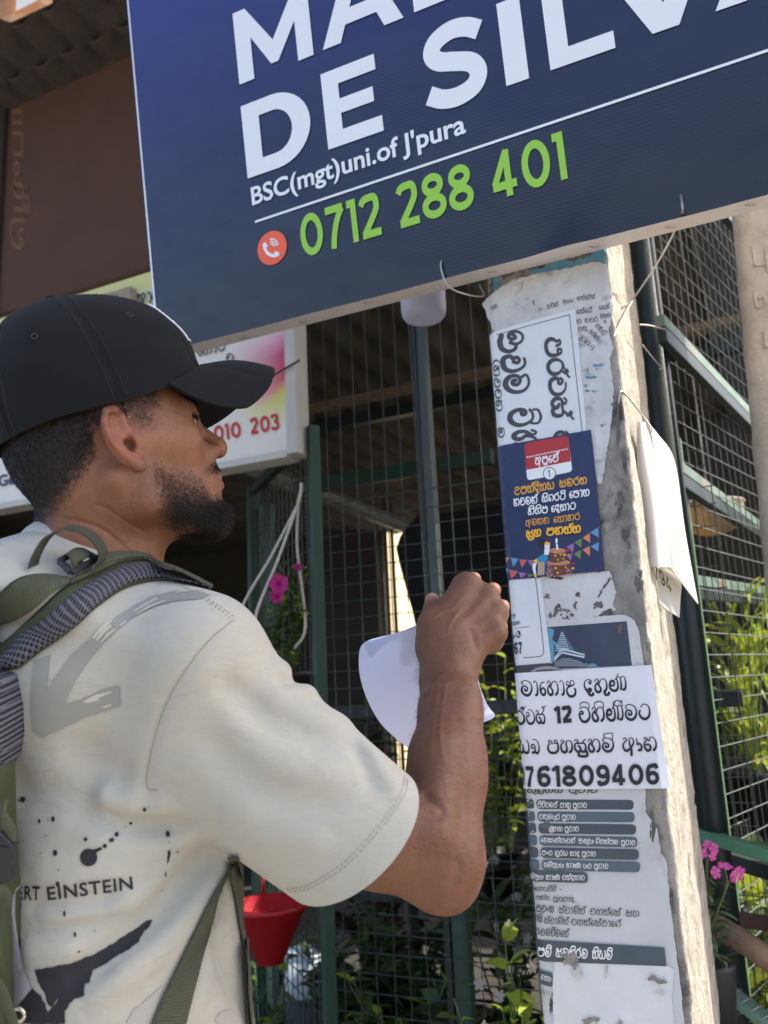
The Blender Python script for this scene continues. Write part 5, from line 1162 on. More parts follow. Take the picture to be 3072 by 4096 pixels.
def shirt_sdf(p):
    d = shirt_base(p); near = np.abs(d) < .06
    if not near.any(): return d
    q = p[near]; add = np.zeros(len(q))
    for pts, h, w_ in FPTS:
        c0 = pts.mean(0); rad = np.linalg.norm(pts - c0, axis=1).max() + 3 * w_; k = np.linalg.norm(q - c0, axis=1) < rad
        if not k.any(): continue
        dd = np.full(k.sum(), 9.0); tt = np.zeros(k.sum()); qq = q[k]; n = len(pts)
        for i in range(n - 1):
            a, b = pts[i], pts[i + 1]; ab = b - a; t = np.clip((qq - a) @ ab / (ab @ ab), 0, 1); e = np.linalg.norm(qq - a - t[:, None] * ab, axis=1); m_ = e < dd; dd[m_] = e[m_]; tt[m_] = (i + t[m_]) / (n - 1)
        fade = np.minimum(1, np.minimum(tt * 5 + .15, (1 - tt) * 4 + .1)); add[k] += 1.4 * h * fade * np.exp(-(dd / (w_ * .8)) ** 2)
    d[near] -= add
    return d
TV, TQ = surface(shirt_sdf, np.minimum(S1, CH) - [.32, .30, .64], np.maximum(S1, CH) + [.12, .34, .14], .0034)
TV = relax(TV, TQ, 1, .5)
keep = np.ones(len(TQ), bool)
m_shirt = mat('beige_jersey', srgb(186, 181, 166), .9, var=.06, vscale=60, bump=.0008, bscale=900, stretch=(1, 1, 2.2), sheen=.15, rumple=.0050, rscale=11)
shirt = big_mesh('t_shirt', TV, TQ, [m_shirt], person)
HN = nrm(.66 * CR - .75 * CU + .40 * CF)
bm = bmesh.new(); bm.from_mesh(shirt.data)                 # open the sleeve at its hem with one clean cut
fs = [f for f in bm.faces if (f.calc_center_median() - Vector(S1))  .length < .135 and (f.calc_center_median() - Vector(S1)).dot(Vector(SAX)) > -.055]
gm = list({v for f in fs for v in f.verts}) + list({e for f in fs for e in f.edges}) + fs
bmesh.ops.bisect_plane(bm, geom=gm, dist=1e-5, plane_co=Vector(P(1443, 3388, .80) - HN * .014), plane_no=Vector(HN), clear_outer=True)
bm.to_mesh(shirt.data); bm.free()
for p_ in shirt.data.polygons: p_.use_smooth = True
solid(shirt, .0022, -1)
tri = np.concatenate([TQ[:, [0, 1, 2]], TQ[:, [0, 2, 3]]])
BVT = BVHTree.FromPolygons([Vector(v) for v in TV], [tuple(int(i) for i in t) for t in tri])
def surf(x, y, off=0.0):
    r = ray(x, y); r = Vector(r / np.linalg.norm(r)); h = BVT.ray_cast(Vector(EYE), r)
    if h[0] is None: return None
    n = h[1]; n = -n if n.dot(r) > 0 else n
    return np.array(h[0] + n * off), np.array(n)
class Cloth:   # prints and seams that lie on the shirt
    def __init__(s): s.V = []; s.F = []
    def shape(s, VT, off, maxlen=14):
        V, T = subdivide(VT[0], VT[1], maxlen); ok = {}; 
        for i, (x, y) in enumerate(V):
            h = surf(x, y, off)
            if h is not None: ok[i] = len(s.V); s.V.append(h[0])
        for t in T:
            if all(i in ok for i in t):
                a, b, c = [s.V[ok[i]] for i in t]
                if max(np.linalg.norm(a - b), np.linalg.norm(b - c), np.linalg.norm(a - c)) < .03: s.F.append(tuple(ok[i] for i in t))
        return s
    def poly(s, pts, off=.0009, **k): return s.shape(tri_union([pts]), off, **k)
    def build(s, name, m): return mesh_np(name, s.V, s.F, m, shirt, True)
k3 = lambda pts: [(.5425 * a, 2100 + .5425 * b) for a, b in pts]
m_pgrey = mat('grey_print', srgb(146, 143, 134), .85, bump=.0004, bscale=1000); m_pblack = mat('black_print', srgb(36, 34, 36), .8, bump=.0004, bscale=1000); m_plite = mat('pale_blotch_print', srgb(166, 160, 149), .88)
g_ = Cloth()
g_.poly(rag(k3([(350, 1225), (420, 1110), (520, 970), (640, 860), (760, 750), (880, 665), (1010, 585), (1130, 525), (1290, 490), (1430, 485), (1560, 520), (1500, 545), (1390, 555), (1280, 565), (1130, 610), (1000, 670), (860, 780), (740, 900), (640, 1020), (560, 1140), (475, 1325), (600, 1290), (740, 1220), (860, 1185), (888, 1195), (890, 1330), (760, 1375), (620, 1420), (480, 1490), (310, 1570), (240, 1520), (225, 1300), (250, 1000), (370, 960)]), 2, 14, 31))
g_.build('arrow_print', m_pgrey)
w_ = Cloth(); 
for pts in ([(680, 830), (740, 750), (800, 710), (830, 715), (760, 770), (700, 840)], [(705, 850), (760, 770), (815, 735), (830, 745), (780, 790), (725, 850)], [(740, 870), (790, 800), (850, 765), (860, 770), (800, 820), (750, 870)], [(985, 640), (1060, 590), (1160, 540), (1170, 550), (1070, 605), (1000, 645)], [(1000, 665), (1100, 600), (1220, 560), (1225, 568), (1110, 615), (1010, 668)], [(880, 745), (925, 710), (935, 718), (895, 748)], [(1290, 500), (1400, 490), (1405, 496), (1300, 510)], [(610, 1300), (700, 1250), (830, 1220), (832, 1230), (720, 1275), (740, 1290), (690, 1300), (640, 1310)], [(750, 1335), (820, 1318), (830, 1330), (770, 1345)]): w_.poly(k3(pts), .0014)
w_.build('print_gap', mat('cloth_gap', srgb(186, 181, 166), .9))
b_ = Cloth()
for x, y, rx, ry in [(140, 148, 18, 22), (118, 152, 8, 6), (322, 266, 11, 17), (293, 274, 4, 5), (240, 278, 8, 13), (873, 206, 11, 11), (898, 187, 4, 4), (787, 290, 10, 11), (753, 315, 4, 4), (703, 360, 13, 14), (674, 392, 16, 16), (633, 427, 13, 13), (605, 443, 11, 10), (518, 387, 12, 12), (335, 470, 14, 20), (1013, 357, 14, 20), (1020, 403, 3, 4), (1070, 461, 5, 7), (1019, 468, 9, 18), (355, 574, 4, 5), (248, 470, 4, 4), (280, 366, 4, 4), (112, 408, 5, 8), (78, 300, 16, 30), (475, 1064, 6, 6), (573, 939, 4, 4), (453, 965, 7, 18), (390, 838, 8, 18), (70, 176, 4, 5), (997, 598, 4, 17), (973, 695, 3, 3), (818, 262, 2.5, 2.5), (350, 655, 12, 16)]:
    b_.poly([(a, b) for a, b in k4(blot(x, y, rx, ry, int(x + y), 14) if rx > 15 else circ(x, y, rx, ry, 12))])
b_.poly(k4(circ(536, 497, 52, 54, 26))); b_.poly(k4([(540, 455), (590, 440), (612, 436), (612, 452), (590, 462), (570, 475)])); b_.poly(k4([(1012, 470), (1028, 470), (1016, 520), (1006, 540), (1008, 500)]))
b_.poly(rag(k4([(212, 1175), (340, 1150), (370, 1138), (365, 1150), (470, 1118), (515, 1095), (570, 1080), (640, 1040), (760, 965), (850, 905), (885, 878), (918, 878), (905, 915), (870, 945), (840, 1010), (760, 1065), (680, 1110), (600, 1160), (560, 1175), (545, 1255), (515, 1262), (512, 1330), (450, 1350), (395, 1420), (392, 1502), (300, 1502), (290, 1440), (330, 1390), (355, 1345), (320, 1400), (295, 1385), (270, 1310), (240, 1260)]), 3, 14, 33))
b_.poly(rag(k4([(60, 860), (125, 900), (130, 1125), (60, 1150)]), 3, 14, 35)); b_.poly(rag(k4([(80, 1180), (250, 1330), (330, 1502), (60, 1502)]), 4, 16, 36))
b_.build('ink_print', m_pblack)
tx = Cloth()
def words(text, p0, p1, h, wgt):
    V, T = latin(text, wgt, 1.1); q = k4([p0, p1]); v, t = place2d((V, T), q[0], q[1], (h[0] * .663, h[1] * .663)); tx.shape((v, t), .0010, 10)
words('BERT', (60, 745), (245, 752), (0, -118), .018); words('EINSTEIN', (292, 752), (803, 688), (-12, -112), .018)
tx.build('name_print', m_pblack)
bl_ = Cloth()
for pts in ([(760, 1500), (800, 1420), (900, 1340), (985, 1260), (960, 1340), (930, 1440), (900, 1502)], [(1290, 1480), (1330, 1425), (1400, 1412), (1440, 1450), (1475, 1502), (1320, 1502)], [(1310, 730), (1345, 690), (1325, 830), (1300, 960), (1290, 880)]): bl_.poly(rag(k4(pts), 4, 16, 41))
bl_.build('blotch_print', m_plite)
# stitched seams
sm = MB()
def seam(pts, off=.0006, r=.0004, dash=True):
    L = smooth_line(pts, 10); q = [surf(x, y, off) for x, y in L]; q = [a[0] for a in q if a is not None]
    for i in range(0, len(q) - 1, 2 if dash else 1):
        if np.linalg.norm(q[i] - q[i + 1]) < .02: sm.tube([q[i], q[i + 1]], r, 4)
hem = [(520, 1320), (515, 1372), (480, 1450), (400, 1560), (290, 1690), (180, 1800), (60, 1880), (-20, 1925), (-140, 1940)]
hm = [(1300 + .7233 * a, 2200 + .7233 * b) for a, b in hem]
for o_ in (62, 78): seam([(x - o_ * .77, y - o_ * .62) for x, y in hm])
seam(k2([(1035, 420), (920, 520), (820, 650), (740, 790), (690, 930), (655, 1090), (655, 1165), (700, 1175)]), dash=False, r=.0005)
seam(k2([(760, 250), (850, 300), (950, 360), (1030, 420)])); seam(k2([(772, 250), (862, 298), (960, 352), (1042, 412)]))
sm.build('stitching', mat('beige_thread', srgb(160, 152, 138), .9), shirt)
# ribbed collar
cg = []
for a in np.linspace(0, 2 * math.pi, 72, endpoint=False):
    row = []
    for r_, z_ in [(.0, -.008), (.0022, -.006), (.0026, .004), (.001, .0125), (-.001, .0145), (-.003, .0125), (-.003, .0), (-.003, -.01)]:
        row.append(NC + NCf * (.0845 + r_ - z_ * .35) * math.cos(a) + NCl * (.0760 + r_ - z_ * .35) * math.sin(a) + NCn * z_)
    cg.append(row)
cg.append(cg[0]); mb = MB(); mb.grid(np.array(cg)); mb.build('collar', mat('ribbed_collar', srgb(194, 189, 180), .9, var=.12, vscale=500, bump=.0006, bscale=900), shirt, True)
# trousers and shoes, standing on the pavement below the frame
hipc = CH + [0, 0, -.60]
def leg_sdf(p):
    c = (p - CH) @ BM; d = elp(c, (0, 0, -.66), (.125, .180, .16))
    for s_ in (-1, 1):
        k_ = CH - Zw * .70 + BL * s_ * .095; kn = CH - Zw * 1.10 + BL * s_ * .10 + BF * .01; an = np.array([*(CH + BL * s_ * .11)[:2], .09]); d = smin(d, chain(p, [k_, kn, an], [.092, .070, .060], .02), .03)
    return d
LV, LQ = surface(leg_sdf, np.array([*CH[:2], 0]) - [.4, .4, 0], np.array([*CH[:2], CH[2] - .45]) + [.4, .4, 0], .009)
big_mesh('trousers', LV, LQ, [mat('dark_denim', (.03, .035, .05), .9, var=.3, vscale=40)], person)
for s_ in (-1, 1):
    f0 = np.array([*(CH + BL * s_ * .11 + BF * .07)[:2], .045]); sv, sq = surface(lambda p: smax(elp((p - f0) @ BM, (0, 0, 0), (.14, .052, .06)), -(p[:, 2] - .006), .01), f0 - .17, f0 + .17, .008); big_mesh('shoe', sv, sq, [mat('dark_shoe', (.03, .03, .03), .6)], person)
# ================================================================== backpack
m_web = mat('olive_webbing', srgb(86, 88, 66), .85, var=.15, vscale=80, bump=.0006, bscale=500); m_ripstop = mat('olive_ripstop', srgb(62, 69, 41), .7, var=.25, vscale=60, bump=.0005, bscale=500)
def ribbed(m):
    g = m.node_tree; p = g.nodes[m['P']]; uv = g.nodes.new('ShaderNodeUVMap'); wv = g.nodes.new('ShaderNodeTexWave'); wv.bands_direction = 'X'; wv.inputs['Scale'].default_value = .11; wv.inputs['Distortion'].default_value = .6
    g.links.new(uv.outputs[0], wv.inputs['Vector']); b = g.nodes.new('ShaderNodeBump'); b.inputs['Distance'].default_value = .0009; g.links.new(wv.outputs['Fac'], b.inputs['Height'])
    old = p.inputs['Normal'].links[0].from_socket; g.links.new(old, b.inputs['Normal']); g.links.new(b.outputs[0], p.inputs['Normal'])
    c = p.inputs['Base Color'].links[0].from_socket; mx = g.nodes.new('ShaderNodeMix'); mx.data_type = 'RGBA'; mx.blend_type = 'MULTIPLY'; mr = g.nodes.new('ShaderNodeMapRange'); mr.inputs['To Min'].default_value = .35; mr.inputs['To Max'].default_value = 0.0
    g.links.new(wv.outputs['Fac'], mr.inputs[0]); g.links.new(mr.outputs[0], mx.inputs[0]); g.links.new(c, mx.inputs[6]); mx.inputs[7].default_value = (.45, .45, .42, 1); g.links.new(mx.outputs[2], p.inputs['Base Color'])
ribbed(m_web)
m_buckle = mat('black_plastic', (.012, .012, .013), .38)
def spacer():
    m = bpy.data.materials.new('spacer_mesh'); m.use_nodes = True; g = N(m); out = g.n('ShaderNodeOutputMaterial'); p = g.n('ShaderNodeBsdfPrincipled'); p.inputs['Roughness'].default_value = .8
    uv = g.n('ShaderNodeUVMap'); vo = g.n('ShaderNodeTexVoronoi', i_Scale=1.0, i_Randomness=.0, feature='F1'); 
    mp = g.n('ShaderNodeMapping'); mp.inputs['Rotation'].default_value = (0, 0, R(45)); g.l(uv.outputs[0], mp.inputs[0]); g.l(mp.outputs[0], vo.inputs['Vector'])
    rp = g.n('ShaderNodeMapRange', i_From_Min=.30, i_From_Max=.42); g.l(vo.outputs['Distance'], rp.inputs[0])
    mx = g.n('ShaderNodeMix', data_type='RGBA'); mx.inputs[6].default_value = (*srgb(28, 27, 34), 1); mx.inputs[7].default_value = (*srgb(98, 96, 104), 1); g.l(rp.outputs[0], mx.inputs[0]); g.l(mx.outputs[2], p.inputs['Base Color'])
    b = g.n('ShaderNodeBump', i_Strength=1.0, i_Distance=.0015); g.l(rp.outputs[0], b.inputs['Height']); g.l(b.outputs[0], p.inputs['Normal']); g.l(p.outputs[0], out.inputs[0]); return m
m_spacer = spacer()
pack = empty('backpack', tuple(CH - BF * .25 - Zw * .3)); tag(pack, 'olive and grey backpack with padded mesh shoulder strap on the man\'s back', 'backpack')
def band(name, up, lo, m, parent, thick=.006, base=.002, bow=1.0, nacross=9, sub=6, uvs=None, dback=None):
    """padded band between two outlines read on the shirt"""
    A = smooth_line(up, sub); B = smooth_line(lo, sub); n = min(len(A), len(B))
    ia = np.linspace(0, len(A) - 1, n).round().astype(int); ib = np.linspace(0, len(B) - 1, n).round().astype(int); A = A[ia]; B = B[ib]
    rows = []; hits = [[surf(*(b * (1 - t) + a * t)) for t in np.linspace(0, 1, nacross)] for a, b in zip(A, B)]
    for i in range(n):
        row = []; last = None
        for j, t in enumerate(np.linspace(0, 1, nacross)):
            h = hits[i][j]; x, y = B[i] * (1 - t) + A[i] * t; o_ = base + thick * (max(0, 1 - (2 * t - 1) ** 2)) ** .5 * bow
            if h is not None: p, nn = h; dpt = (p - EYE) @ CF; last = (dpt, nn); row.append(p + nn * o_)
            else:
                dpt, nn = last if last else (dback or .82, -CF); dpt += .004; last = (dpt, nn); row.append(P(x, y, dpt) + nrm(nn - CF * .3) * o_ * .6)
        rows.append(row)
    rows = np.array(rows)
    for _ in range(3): rows[1:-1] = .5 * rows[1:-1] + .25 * (rows[2:] + rows[:-2])
    mb = MB(); mb.grid(rows); o = mb.build(name, [m], parent, True)
    uvs = uvs or .001
    if uvs:
        ul = o.data.uv_layers.new(name='UVMap'); s_ = np.concatenate([[0], np.cumsum(np.linalg.norm(np.diff(rows[:, nacross // 2], axis=0), axis=1))]); wd = np.linalg.norm(rows[:, -1] - rows[:, 0], axis=1).mean()
        for l in o.data.loops: i, j = divmod(l.vertex_index, nacross); ul.data[l.index].uv = (s_[i] / uvs, j / (nacross - 1) * wd / uvs)
    md = o.modifiers.new('thick', 'SOLIDIFY'); md.thickness = .0014; md.offset = -1
    return o, rows
STRAP_UP = k3([(-60, 960), (60, 860), (200, 720), (360, 570), (500, 458), (700, 368), (900, 285), (1100, 275), (1300, 318), (1450, 385), (1570, 448)])
STRAP_MID = k3([(-60, 1030), (60, 975), (150, 870), (250, 750), (380, 640), (500, 560), (650, 465), (800, 380), (1000, 322), (1250, 322), (1450, 392), (1560, 455)])
STRAP_LO = k3([(-60, 1090), (60, 1062), (150, 1050), (250, 975), (380, 880), (500, 790), (650, 660), (750, 580), (950, 455), (1240, 408), (1440, 425), (1560, 470)])
st_, rw = band('shoulder_strap', STRAP_UP, STRAP_LO, m_ripstop, pack, .0065, .001, uvs=None)
band('mesh_padding', STRAP_MID, STRAP_LO, m_spacer, st_, .0060, .0045, uvs=.0052, nacross=9)
band('edge_tape', [(x, y - 3) for x, y in STRAP_UP[4:]], [(x, y + 9) for x, y in STRAP_UP[4:]], m_web, st_, .002, .006)
lw, _ = band('load_strap', k3([(-60, 560), (0, 500), (120, 440), (260, 412), (400, 420), (470, 436)]), k3([(-60, 840), (0, 760), (120, 690), (260, 600), (420, 510), (510, 455)]), m_web, pack, .001, .007)
band('strap_webbing', k3([(640, 300), (760, 262), (900, 252), (1080, 262), (1300, 305), (1540, 430)]), k3([(690, 372), (780, 335), (920, 300), (1080, 290), (1300, 322), (1530, 445)]), m_web, pack, .002, .0085)
# buckle
def at_s(x, y, off):
    h = surf(x, y, off); return h[0] if h is not None else P(x, y, .80)
b0, b1, b2, b3 = [at_s(*k3([q])[0], .016) for q in ((410, 370), (570, 285), (690, 350), (500, 450))]
mb = MB()
for a, b in ((b0, b1), (b1, b2), (b2, b3), (b3, b0)): mb.bar(a, b, .006, .005, up=-CF)
mb.bar((b0 + b1) / 2 * .5 + (b3 + b2) / 2 * .5 - (b2 - b1) * .0, (b3 + b2) / 2, .005, .004, up=-CF)
bevel(mb.build('buckle', m_buckle, pack, False), .0015)
band('webbing_tail', k3([(455, 345), (520, 295), (570, 300)]), k3([(500, 415), (580, 375), (630, 350)]), m_web, pack, .003, .018)
# loose grab loop standing up from the strap
lp = [(240, 325), (262, 250), (330, 130), (400, 75), (500, 38), (600, 55), (690, 115), (745, 190), (752, 262), (705, 330)]
lq = smooth_line(k3(lp), 6); dl = np.linspace(.790, .800, len(lq)) + .02 * np.sin(np.linspace(0, math.pi, len(lq)))
rows = []
for (x, y), d_ in zip(lq, dl): c_ = P(x, y, d_); rows.append([c_ - CF * .010 + CU * .001, c_ + CF * .010 + CU * .004 + CR * .001])
rows = np.array(rows); mb = MB(); mb.grid(rows); lo_ = mb.build('grab_loop', [m_web], pack, True)
ul = lo_.data.uv_layers.new(name='UVMap')
for l in lo_.data.loops: ul.data[l.index].uv = (l.vertex_index // 2 * 5.0, 0)
solid(lo_, .0016, 0)
# bag body, mostly out of the frame on the left
PK = P(-560, 3500, .77)
def pack_sdf(p):
    c = (p - PK) @ BM; q = np.stack([c[:, 0] * .75 - c[:, 1] * .0, c[:, 1], c[:, 2]], 1)
    x = np.abs(q); r_ = .05; e = np.maximum(x - (np.array([.075, .13, .235]) - r_), 0); d = np.linalg.norm(e, axis=1) - r_
    return d + .004 * np.sin(c[:, 2] * 60 + 5 * c[:, 1]) * np.sin(c[:, 1] * 40)
kv, kq = surface(pack_sdf, PK - .36, PK + .36, .008); big_mesh('bag', kv, kq, [m_ripstop], pack)
def slab(name, outline, d0, m, thick, parent, uvs=None):
    c = np.mean(outline, 0); ring = [P(x, y, d0) for x, y in outline]; n = len(ring); cen = P(*c, d0 - thick)
    rows = [[q * (1 - t) + cen * t - CF * 0 + (-CF) * thick * (math.sqrt(max(0, 1 - (1 - t) ** 2)) - t) for q in ring] for t in (0, .12, .3, .6, 1)]
    back = [q + CF * .03 for q in ring]; mb = MB(); mb.grid(np.array([back] + rows), closed=True); o = mb.build(name, [m], parent, True)
    if uvs:
        ul = o.data.uv_layers.new(name='UVMap')
        for l in o.data.loops: v = o.data.vertices[l.vertex_index].co; ul.data[l.index].uv = ((np.array(v) @ CR) / uvs, (np.array(v) @ CU) / uvs)
    return o
slab('back_pad', [(-60, 2700), (10, 2722), (24, 2770), (44, 2850), (42, 2960), (26, 3050), (0, 3090), (-60, 3100)], .735, m_spacer, .02, pack, .0036)
slab('side_panel', [(-60, 3060), (-2, 3080), (2, 3180), (6, 3330), (16, 3520), (32, 3800), (36, 4000), (24, 4150), (-60, 4160)], .72, m_ripstop, .015, pack)
slab('grey_panel', [(30, 3480), (62, 3560), (66, 3820), (80, 3920), (150, 4010), (235, 4130), (60, 4160), (30, 3900)], .74, mat('grey_lining', srgb(128, 124, 128), .85, var=.1, vscale=120, bump=.0006, bscale=700), .012, pack)
def ribbon(name, pts, wd, d, m, parent, twist=0.0):
    L = smooth_line(pts, 6); d = np.interp(np.linspace(0, 1, len(L)), np.linspace(0, 1, len(d)), d); rows = []
    T = np.gradient(L, axis=0); T /= np.linalg.norm(T, axis=1)[:, None]
    wv = np.interp(np.linspace(0, 1, len(L)), np.linspace(0, 1, len(wd)), wd)
    for (x, y), dd, t, w0 in zip(L, d, T, wv):
        n = np.array([-t[1], t[0]]) * w0 / 2; rows.append([P(x - n[0], y - n[1], dd), P(x, y, dd - .0015), P(x + n[0], y + n[1], dd)])
    mb = MB(); mb.grid(np.array(rows)); o = mb.build(name, [m], parent, True); solid(o, .0016, 0); return o
ribbon('side_webbing', k4([(-40, 150), (10, 210), (20, 290), (30, 330)]), [26, 24, 22], [.70, .70], m_web, pack)
ribbon('side_webbing', k4([(30, 150), (20, 230), (60, 320), (70, 400)]), [22, 26, 46, 40], [.70, .70], m_web, pack)
ribbon('side_webbing', k4([(-30, 690), (20, 700), (40, 750), (10, 780)]), [40, 44, 40], [.695, .70], m_web, pack)
ribbon('side_webbing', k4([(-40, 1200), (10, 1300), (60, 1420), (90, 1520)]), [30, 44, 40, 36], [.70, .70], m_web, pack)
mb = MB()
for q in ([(-10, 335), (70, 420), (78, 440), (-10, 430)], [(-10, 430), (76, 430), (62, 560), (70, 640), (-10, 670)]):
    o_ = k4(q); f_ = [P(x, y, .695) for x, y in o_]; k_ = [p + CF * .012 for p in f_]; n = len(f_); mb.add(f_ + k_, [tuple(range(n)), tuple(range(2 * n - 1, n - 1, -1))] + [(i, i + n, (i + 1) % n + n, (i + 1) % n) for i in range(n)])
bevel(mb.build('side_buckle', m_buckle, pack), .002, 3)
mb = MB(); c_ = P(*k4([(108, 1448)])[0], .715); mb.tube([c_ + .0055 * (math.cos(a) * CR + math.sin(a) * CU) for a in np.linspace(0, 2 * math.pi, 21)], .0018, 8); mb.build('eyelet', mat('brass', (.6, .55, .45), .3, .9), pack, True)
# straps that run under the arm to the foot of the bag
b_up = k4([(1372, 540), (1250, 760), (1165, 930), (1080, 1100), (985, 1300), (890, 1530)]); b_lo = k4([(1392, 545), (1312, 700), (1275, 860), (1235, 1020), (1180, 1250), (1105, 1530)])
band('lower_strap', b_up, b_lo, m_web, pack, .002, .004)
band('strap_tail', k4([(1385, 480), (1375, 570), (1412, 800), (1432, 930), (1455, 1060), (1460, 1300), (1478, 1530)]), k4([(1452, 480), (1452, 600), (1448, 800), (1452, 930), (1497, 1050), (1500, 1300), (1525, 1530)]), mat('dark_olive_tape', srgb(78, 76, 60), .85, var=.1, vscale=80), pack, .001, .004)
# ================================================================== the sheet of paper in his hand
pts = {}
def sheet_pt(u, v):
    # u from the fold in the hand to the free edge, v from top to bottom
    L = smooth_line([(1437, 2620), (1437, 2700), (1465, 2810), (1520, 2910), (1585, 2965), (1640, 2995)], 5)
    return None
mb = MB(); rows = []
left = smooth_line([(1560, 2545), (1490, 2556), (1448, 2580), (1436, 2625), (1440, 2705), (1470, 2800), (1520, 2890), (1580, 2950), (1640, 2998)], 4)
right = smooth_line([(1690, 2490), (1760, 2500), (1850, 2560), (1900, 2680), (1925, 2760), (1945, 2810), (1960, 2835), (1978, 2868), (1905, 2900)], 4)
n = len(left)
for i in range(n):
    row = []
    for t in np.linspace(0, 1, 14):
        x, y = left[i] * (1 - t) + right[i] * t; row.append(P(x, y, 1.055 + .030 * (1 - t) ** 3 - .02 * math.sin(t * 3) + .015 * (i / n)))
    rows.append(row)
mb.grid(np.array(rows)); pa = mb.build('paper_sheet', [mat('bluish_white_paper', srgb(216, 220, 240), .7, trans=.25, bump=.0003, bscale=20)], None, True); solid(pa, .0003, 0)
tag(pa, 'blank white sheet of paper curling behind the man\'s raised forearm', 'paper')
# ================================================================== the stall behind: mesh, gate, roof, signs, plants
def atZ(x, y, Z):
    r = ray(x, y); return EYE + r * ((Z - EYE[2]) / r[2])
def put(x, y, Y): return atY(x, y, Y)
m_green = mat('dark_green_paint', srgb(34, 66, 51), .5, var=.35, vscale=14, bump=.0006, bscale=90, stain=(.10, .05, .03), stain_scale=9, stain_amt=.3)
m_greenD = mat('blackish_green_paint', srgb(34, 46, 44), .45, var=.3, vscale=18, bump=.0005, bscale=90)
m_mesh = mat('coated_mesh_wire', srgb(54, 66, 60), .5, var=.3, vscale=30)
m_meshL = mat('pale_mesh_wire', srgb(120, 130, 124), .45, var=.3, vscale=30)
def mesh_grid(name, O, ex, ez, W, Hh, sx, sz, r, m, parent, zskip=None, jit=0.0, m2=None):
    mb = MB(); rn = random.Random(int(W * 1000)); ex = nrm(ex); ez = np.array(ez, float)
    for i in range(int(W / sx) + 1):
        j = rn.uniform(-jit, jit); mb.tube([O + ex * (i * sx + j * .3), O + ex * (i * sx + j) + ez * Hh / 2, O + ex * (i * sx - j) + ez * Hh], r, 5, cap=False)
    for k in range(int(Hh / sz) + 1):
        if zskip and k * sz > zskip: break
        j = rn.uniform(-jit, jit); n_ = np.cross(ex, ez) * r * 1.8
        mb.tube([O + ez * k * sz + n_, O + ez * (k * sz + j) + ex * W / 2 + n_, O + ez * (k * sz - j) + ex * W + n_], r * (1.25 if m2 else 1), 5, m=1 if m2 else 0, cap=False)
    return mb.build(name, [m, m2] if m2 else m, parent, True)
YF = 2.10
# ---- front mesh panel
A0 = put(1275, 2600, YF); xr = -.085
fp = empty('mesh_fence', (float(A0[0]), YF, 0)); tag(fp, 'wire mesh front of the plant stall behind the man\'s fist and the papered pole', 'fence')
mesh_grid('wire_mesh', np.array([A0[0], YF, .02]), (1, 0, 0), Zw, xr - A0[0], 3.1, .0475, .048, .0015, m_mesh, fp, zskip=1.98, jit=.007)
q0 = put(1725, 2000, YF + .05)
mb = MB(); mb.box((q0[0] - .008, YF + .03, 0), (q0[0] + .016, YF + .065, 3.0)); bevel(mb.build('inner_post', mat('grey_green_post', srgb(70, 80, 74), .45, var=.4, vscale=12), fp), .003)
mb = MB(); mb.box((q0[0] - .034, YF + .05, 0), (q0[0] - .020, YF + .07, 3.0)); bevel(mb.build('inner_post', m_greenD, fp), .003)
q0 = put(1840, 3900, YF); mb = MB(); mb.box((q0[0] - .02, YF + .012, 0), (q0[0] + .02, YF + .05, 1.18)); bevel(mb.build('short_post', m_green, fp), .003)
qz = put(1980, 2830, YF); mb = MB(); mb.box((q0[0] - .45, YF + .012, qz[2] - .018), (xr, YF + .045, qz[2] + .018)); bevel(mb.build('rail', m_greenD, fp), .003)
q1 = put(1400, 1920, YF + .9); mb = MB(); mb.box((A0[0] - .6, YF + .88, q1[2] - .03), (q1[0] + .62, YF + .92, q1[2] + .03)); tag(bevel(mb.build('cross_beam', m_green), .004), 'dark green cross beam inside the stall above the silver pipe', 'beam')
# ---- the gate standing ajar
g1 = put(1250, 1705, YF - .12); zt = g1[2]; g2 = atZ(1012, 1945, zt)
gate = empty('stall_gate', (float(g1[0]), float(g1[1]), 0)); tag(gate, 'dark green framed gate standing ajar beside the hanging pot ropes', 'gate')
gd = nrm((g2 - g1) * [1, 1, 0]); gl = np.linalg.norm((g2 - g1)[:2])
mb = MB(); mb.frame([g1[0], g1[1], zt / 2], (gd * .016, np.cross(gd, Zw) * .016, [0, 0, zt / 2])); bevel(mb.build('post', m_green, gate), .003)
mb = MB(); mb.frame([g2[0], g2[1], zt / 2], (gd * .02, np.cross(gd, Zw) * .02, [0, 0, zt / 2])); bevel(mb.build('post', m_green, gate), .003)
mb = MB(); mb.bar(g1 - gd * -.016 + [0, 0, -.016], g2 - gd * .02 + [0, 0, -.016], .03, .032); bevel(mb.build('top_rail', m_greenD, gate), .003)
mesh_grid('wire_mesh', np.array([g1[0], g1[1], .05]) + gd * .03, gd, Zw, gl - .06, zt - .1, .05, .05, .0018, m_mesh, gate)
for i, (x, s_) in enumerate([(1078, .016), (1035, .013)]):
    p = put(x, 2050, YF + .35 + .1 * i); mb = MB(); mb.box((p[0] - s_, p[1] - s_, 0), (p[0] + s_, p[1] + s_, p[2] + .03)); tag(bevel(mb.build('stall_post', m_green), .003), ['thicker green post standing behind the hanging pot ropes', 'slimmer green post next to the thicker one behind the ropes'][i], 'post')
p = put(1325, 3700, YF + .02); 
